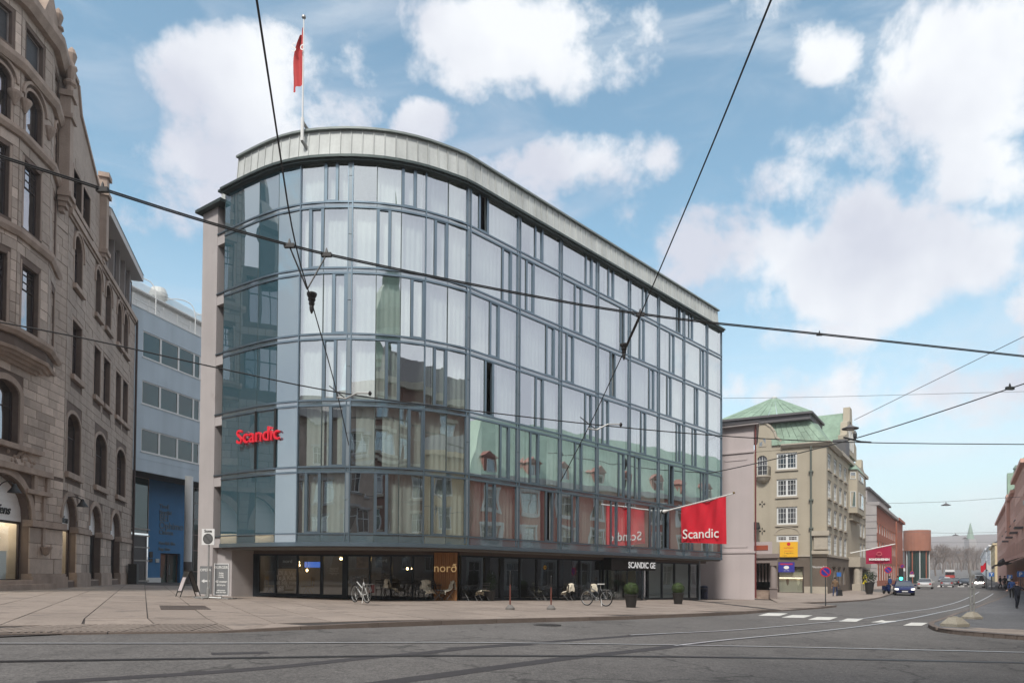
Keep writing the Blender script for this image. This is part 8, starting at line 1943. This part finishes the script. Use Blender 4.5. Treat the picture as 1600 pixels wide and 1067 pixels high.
MB().hexa([(-.7, -.16, .35), (.1, -.16, .3), (.1, .16, .3), (-.7, .16, .35), (-.75, -.14, .75), (-.1, -.14, .7), (-.1, .14, .7), (-.75, .14, .75)]).hexa([(.35, -.2, .25), (.5, -.2, .3), (.5, .2, .3), (.35, .2, .25), (.45, -.18, .95), (.58, -.14, .9), (.58, .14, .9), (.45, .18, .95)]).box(-.1, .4, -.14, .14, .25, .3).build('body', carpaint('moped_blue', (.015, .03, .11)), t, world=False)
for x in (-.6, .62): MB().lathe((x, 0, .24), [(.13, -.06), (.24, -.06), (.24, .06), (.13, .06)], 16, ax=Matrix.Rotation(math.pi / 2, 3, 'X')).build('wheel', M_tyre, t, world=False)
MB().tube([(.52, 0, .9), (.46, 0, 1.05), (.44, -.3, 1.08)], .02, 5).tube([(.46, 0, 1.05), (.44, .3, 1.08)], .02, 5).build('handlebar', M_black, t, world=False); MB().box(-.75, -.05, -.14, .14, .75, .85).build('seat', M_black, t, world=False)
p = gp_(1358.5, 927.5); t = thing('street_planter', 'tall dark tub with a leafy shrub by the yellow warning triangles', 'planter', p); MB().lathe((0, 0, 0), [(.3, 0), (.45, 1.1), (.5, 1.1), (.5, 1.2), (.3, 1.2)], 12).build('pot', M_pot, t, world=False); leaves(MB(), (0, 0, 1.75), .7, .65, 500, .16, 8, .3).build('crown', M_conifer, t, world=False)

p = gp_(1541, 920); t = thing('small_flags', 'small red and white flags on a short pole by the white houses', 'flag', p); z_ = P(1541, 888, p.y).z; MB().tube([p, Vector((p.x, p.y, z_ + 1))], .05, 5).build('pole', M_post, t)
for s_ in (-1, 1): cloth('cloth', M_flag if s_ < 0 else M_signwhite, t, lambda a, b: Vector((p.x + s_ * a * .7, p.y, z_ + .8 - b * .9 - a * .5 + .08 * math.sin(a * 8))), 8, 4)

# ------------------------------------------------------------------ overhead wires and street lamps
M_wire = mat('black_wire', (.012, .012, .013), .6); M_wirelt = mat('grey_wire', (.14, .14, .15), .6); M_ins = mat('insulator_black', (.02, .018, .018), .5)
def wire(name, lab, pts, Ys, r, m_=None, n=1, group='overhead wires', gap=.06, it=2):
    """pts in picture columns/rows with a depth for each end"""
    us = [p[0] for p in pts]; Y = lambda u: Ys[0] + (Ys[1] - Ys[0]) * (u - us[0]) / ((us[-1] - us[0]) or 1) if abs(us[-1] - us[0]) > 300 else None
    k = len(pts) - 1; path = [P(u, v, Y(u) if Y(u) is not None else Ys[0] + (Ys[1] - Ys[0]) * i / k) for i, (u, v) in enumerate(pts)]
    path = smooth_path(path, it); t = thing(name, lab, 'wire', path[0], 0, group)
    for i in range(n): MB().tube([p + Vector((0, 0, gap * i)) for p in path], r, 6).build('strand', m_ or M_wire, t)
    return t, path
W1, p1 = wire('span_wire', 'thick double span wire sagging across the whole hotel front from the left', [(-40, 234), (0, 246), (160, 297), (310, 345), (450, 384), (510, 399), (740, 447), (1000, 494), (1275, 522), (1660, 564)], (15, 27), .019, n=2, gap=.045)
W2, p2 = wire('tram_wire', 'straight dark wire running down from the top edge past the flag pole', [(398, -20), (430, 190), (458, 375), (487, 472), (525, 605), (545, 695)], (9, 26), .017)
W3, p3 = wire('tram_wire', 'straight dark wire running down from the top edge above the street side', [(1213, -20), (1110, 235), (1003, 487), (975, 549), (922, 664), (876, 752)], (10, 27), .018)
W4, p4 = wire('contact_wire', 'lower contact wire crossing the hotel at the level of its middle storeys', [(-40, 498), (0, 503), (160, 534), (330, 573), (540, 617), (735, 641), (930, 664), (1130, 682), (1330, 692), (1660, 694.5)], (14, 24), .016)
W5, p5 = wire('span_wire', 'sloping wire rising to the right edge over the beige house', [(1100, 741), (1200, 720), (1335, 686), (1450, 650), (1580, 606), (1660, 580)], (48, 38), .035)
wire('span_wire', 'thin high wire holding the big saucer lamp above the beige house', [(1335, 656), (1400, 624), (1500, 575), (1660, 496)], (44, 34), .018, M_wirelt)
wire('span_wire', 'faint horizontal wire just above the copper pyramid roof', [(1130, 622), (1250, 621), (1400, 617), (1660, 610)], (60, 60), .018, M_wirelt)
wire('span_wire', 'thin wire with the small lamp strung between grey house and brick range', [(1352, 787), (1478, 784), (1560, 778), (1660, 772)], (100, 90), .03, M_wirelt)
for i, (v, Y, lab) in enumerate([(833, 140, 'upper far cross wire over the side street'), (848, 165, 'second far cross wire over the side street'), (862, 200, 'third far cross wire over the side street'), (873, 235, 'lowest far cross wire over the side street')]): wire('span_wire', lab, [(1400, v - 3), (1480, v), (1560, v - 2)], (Y, Y), .035, M_wirelt)
def knob(p, lab, kind='clamp', s=1.0):
    t = thing('wire_fitting', lab, 'wire fitting', p, 0, 'fittings on the overhead wires'); q = MB()
    if kind == 'ins': q.lathe((0, 0, 0), [(.02, -.28 * s), (.05 * s, -.2 * s), (.06 * s, -.12 * s), (.05 * s, -.1 * s), (.08 * s, -.02 * s), (.06 * s, 0), (.10 * s, .08 * s), (.08 * s, .1 * s), (.13 * s, .2 * s), (.13 * s, .24 * s), (.03, .27 * s)], 10)
    else: q.box(-.14 * s, .14 * s, -.05 * s, .05 * s, -.05 * s, .06 * s).lathe((0, 0, .05 * s), [(.05 * s, 0), (.03 * s, .1 * s), (.01, .15 * s)], 6)
    q.build('body', M_ins, t, world=False); return t
def near(path, u): return min(path, key=lambda p: abs(proj(p)[0] - u))
def on_path(path, u):
    for a, b in zip(path, path[1:]):
        ua, ub = proj(a)[0], proj(b)[0]
        if min(ua, ub) <= u <= max(ua, ub) and ua != ub: return a.lerp(b, (u - ua) / (ub - ua))
    return near(path, u)
a_, b_ = on_path(p1, 452), on_path(p1, 510); c_ = P(480, 452, (a_.y + b_.y) / 2); knob(a_, 'left clamp of the V shaped hanger on the double span wire'); knob(b_, 'right clamp of the V shaped hanger on the double span wire'); t = thing('wire_hanger', 'V shaped hanger under the double span wire left of centre', 'wire hanger', c_); MB().tube([a_, c_], .022, 6).build('rod', M_ins, t); MB().tube([b_, c_], .022, 6).build('rod', M_ins, t)
knob(on_path(p2, 487), 'stacked black insulator below the V shaped hanger', 'ins', 1.1); knob(on_path(p3, 975), 'black insulator on the street side wire below the double span wire', 'ins', 1.0); knob(on_path(p1, 1000), 'clamp where the street side wire crosses the double span wire'); knob(on_path(p1, 160), 'clamp on the double span wire by the stone building gable'); knob(on_path(p1, 1280), 'small clamp on the double span wire at the far right', s=.7)
t = thing('wire_hanger', 'thick black tie dropping from the double span wire to the street side insulator', 'wire hanger', on_path(p3, 1000)); MB().tube([on_path(p3, 1000), on_path(p3, 978)], .045, 6).build('rod', M_ins, t)
for u, lab in ((540, 'left'), (932, 'right')):
    p = on_path(p4, u); Y = p.y; t = thing('section_insulator', f'{lab} pair of grey arms holding the lower contact wire', 'wire fitting', p, 0, 'registration arms on the contact wire'); k = Y / FPX
    arm = lambda du, dv: p + Vector((du * k, 0, -dv * k)); MB().tube([arm(-14, 6), arm(0, 8), arm(18, -1), arm(38, -1)], .022, 6).build('arm', M_galv, t); MB().tube([arm(-26, -12), arm(0, 8)], .014, 5).build('stay', M_ins, t); MB().lathe(arm(38, -1), [(.03, -.06), (.05, 0), (.02, .05)], 8).build('end_knob', M_ins, t)
p = on_path(p5, 1335); t = thing('section_insulator', 'long grey insulator rod where two wires meet above the beige house', 'wire fitting', p); MB().tube([P(1318, 683, p.y), P(1345, 690, p.y), P(1361, 691, p.y)], .06, 6).build('rod', M_ins, t); MB().lathe(P(1336, 680, p.y), [(.05, -.3), (.12, -.1), (.12, .1), (.04, .3)], 8).build('clamp', M_ins, t); knob(on_path(p5, 1578), 'clamp near the right edge on the sloping wire', s=1.6)
def saucer(u, v, Y, r_, lab, m_=None):
    p = P(u, v, Y); t = thing('hanging_lamp', lab, 'street lamp', p, 0, 'saucer lamps hung over the street'); MB().lathe(p, [(r_ * .14, r_ * .42), (r_ * .2, r_ * .3), (r_ * .6, r_ * .12), (r_, -.03), (r_ * .96, -.08), (r_ * .5, -.06)], 20).build('shade', m_ or M_greyeave, t, smooth=True)
    MB().lathe(p, [(r_ * .3, -.1), (r_ * .5, -.05)], 14).build('diffuser', M_plate, t); MB().tube([p + Vector((0, 0, r_ * .4)), p + Vector((0, 0, r_ * .75))], .03, 5).build('hanger', M_ins, t)
saucer(1328.5, 668.5, 44.4, .52, 'large saucer lamp hanging before the copper gables'); saucer(1478, 788.5, 97, .62, 'saucer lamp hung in the middle of the street sky'); saucer(1493, 836, 140, .6, 'small saucer lamp on the upper far cross wire'); saucer(1508, 841, 150, .55, 'lowest small saucer lamp, just right of the other far one'); saucer(1497, 863, 200, .6, 'tiny saucer lamp before the far trees')

# ------------------------------------------------------------------ far end: hill, wood, bare trees, spire
M_bark = mat('bare_branches', (.15, .11, .085), .9); M_hill = mat('wooded_hill', (.15, .115, .095), 1.0, noise=[(.02, .25), (.15, .3)], dirt=((.14, .12, .11), .05, .5, .7)); M_wood2 = mat('far_wood', (.17, .13, .105), 1.0)
q = MB(); hx, hy = [], []
nX, nY = 46, 14
for j in range(nY + 1):
    for i in range(nX + 1):
        X, Y = -200 + i * 45, 900 + j * 90; k = max(0, min(1, (Y - 900) / 500)); h = gz(X, Y) - 4 + (1 - (1 - k) ** 2) * (52 + 9 * math.sin(X * .006 + 1) + 5 * math.sin(X * .021)) ; q.v.append((X, Y, h))
q.f = [(j * (nX + 1) + i, j * (nX + 1) + i + 1, (j + 1) * (nX + 1) + i + 1, (j + 1) * (nX + 1) + i) for j in range(nY) for i in range(nX)]; q.build('hill', M_hill, kind='structure')
def bare_tree(x, y, h, seed, lab):
    rr = random.Random(seed); g = gz(x, y); t = thing('bare_tree', lab, 'tree', (x, y, g), 0, 'bare trees along the far street'); trunk, tw = MB(), MB()
    def grow(p, d, ln, r_, lev):
        e = p + d * ln; (trunk if lev < 2 else tw).tube([p, p.lerp(e, .5) + Vector((rr.uniform(-1, 1), rr.uniform(-1, 1), 0)) * ln * .05, e], [r_, r_ * .85, r_ * .65], 5 if lev < 2 else 3, cap=False)
        if lev >= 5: return
        for _ in range(3 if lev else 5):
            a = rr.uniform(0, 6.28); tl = rr.uniform(.35, .8); s = d.cross(Vector((math.cos(a), math.sin(a), .1))).normalized(); nd = (d * math.cos(tl) + s * math.sin(tl) + Vector((0, 0, .12))).normalized(); grow(p.lerp(e, rr.uniform(.7, 1)), nd, ln * rr.uniform(.6, .8), r_ * .6, lev + 1)
    grow(Vector((0, 0, 0)), Vector((rr.uniform(-.05, .05), rr.uniform(-.05, .05), 1)), h * .30, .018 * h, 0); trunk.build('trunk', M_bark, t, world=False); tw.build('crown', M_bark, t, world=False)
BT = [(1452, 260, 15, 'bare tree just right of the dark glazed block'), (1462, 300, 19, 'tall bare tree second from the dark glazed block'), (1473, 360, 20, 'bare tree in the left group halfway to the street end'), (1486, 430, 21, 'bare tree left of the middle of the street end'), (1502, 430, 21, 'bare tree right of the middle of the street end'), (1514, 380, 19, 'bare tree in front of the far white houses'), (1522, 440, 19, 'bare tree farthest right, close to the white houses')]
for i, (u, Y, h, lab) in enumerate(BT): p = P(u, 905, Y); bare_tree(p.x, Y, h, 40 + i, lab)
# twiggy wood on the slope beyond: reads as one mass
wd = MB(); rr = random.Random(77)
for _ in range(5200):
    Y = rr.uniform(470, 900); u = rr.uniform(1395, 1570); p = P(u, 900, Y); g = gz(p.x, Y); h = rr.uniform(9, 19); w_ = rr.uniform(.15, .5); a = rr.uniform(0, 3.14); d = Vector((math.cos(a), math.sin(a), 0)); b0 = Vector((p.x, Y, g)); tp = b0 + Vector((rr.uniform(-3, 3), rr.uniform(-3, 3), h))
    wd.add([b0 - d * w_, b0 + d * w_, tp], [(0, 1, 2)]); m_ = b0.lerp(tp, rr.uniform(.3, .7)); e = m_ + Vector((rr.uniform(-4, 4), rr.uniform(-4, 4), rr.uniform(2, 6))); wd.add([m_ - d * .25, m_ + d * .25, e], [(0, 1, 2)])
wd.build('far_wood', M_wood2, kind='stuff')
p = P(1516.5, 870, 640); t = thing('church_spire', 'faint pale church spire rising over the far hill', 'church', (p.x, 640, gz(p.x, 640))); zt_ = P(1516, 817, 640).z; zb_ = P(1516, 842, 640).z
MB().lathe((p.x, 640, 0), [(3.4, zb_), (2.4, zb_ + (zt_ - zb_) * .3), (.3, zt_)], 8).build('spire', M_copper, t); MB().box(p.x - 3.4, p.x + 3.4, 636.6, 643.4, gz(p.x, 640) - 2, zb_).build('tower', M_stucco, t)
p = P(1484, 903, 480); tag(MB().hexa([(p.x - 30, 500, gz(p.x, 480) - 3), (p.x + 34, 480, gz(p.x, 480) - 3), (p.x + 40, 492, gz(p.x, 480) - 3), (p.x - 25, 512, gz(p.x, 480) - 3), (p.x - 30, 500, gz(p.x, 480) + 5), (p.x + 34, 480, gz(p.x, 480) + 5), (p.x + 40, 492, gz(p.x, 480) + 5), (p.x - 25, 512, gz(p.x, 480) + 5)]).build('pale_wall', M_stucco), 'pale low garden wall closing the far end of the street', 'wall')

# ------------------------------------------------------------------ air: pale haze over the whole place
HAZE = 0.00042
if HAZE:
    m, nt, out = new_mat('haze_air'); pv = N(nt, 'ShaderNodeVolumePrincipled'); pv.inputs['Color'].default_value = (.90, .93, .97, 1); pv.inputs['Density'].default_value = HAZE; pv.inputs['Anisotropy'].default_value = 0.2; L(nt, pv.outputs[0], out.inputs['Volume'])
    MB().box(-950, 1950, -950, 2250, -12, 105).build('haze', m, kind='stuff')
    sc.cycles.volume_step_rate = 1.0; sc.cycles.volume_bounces = 1
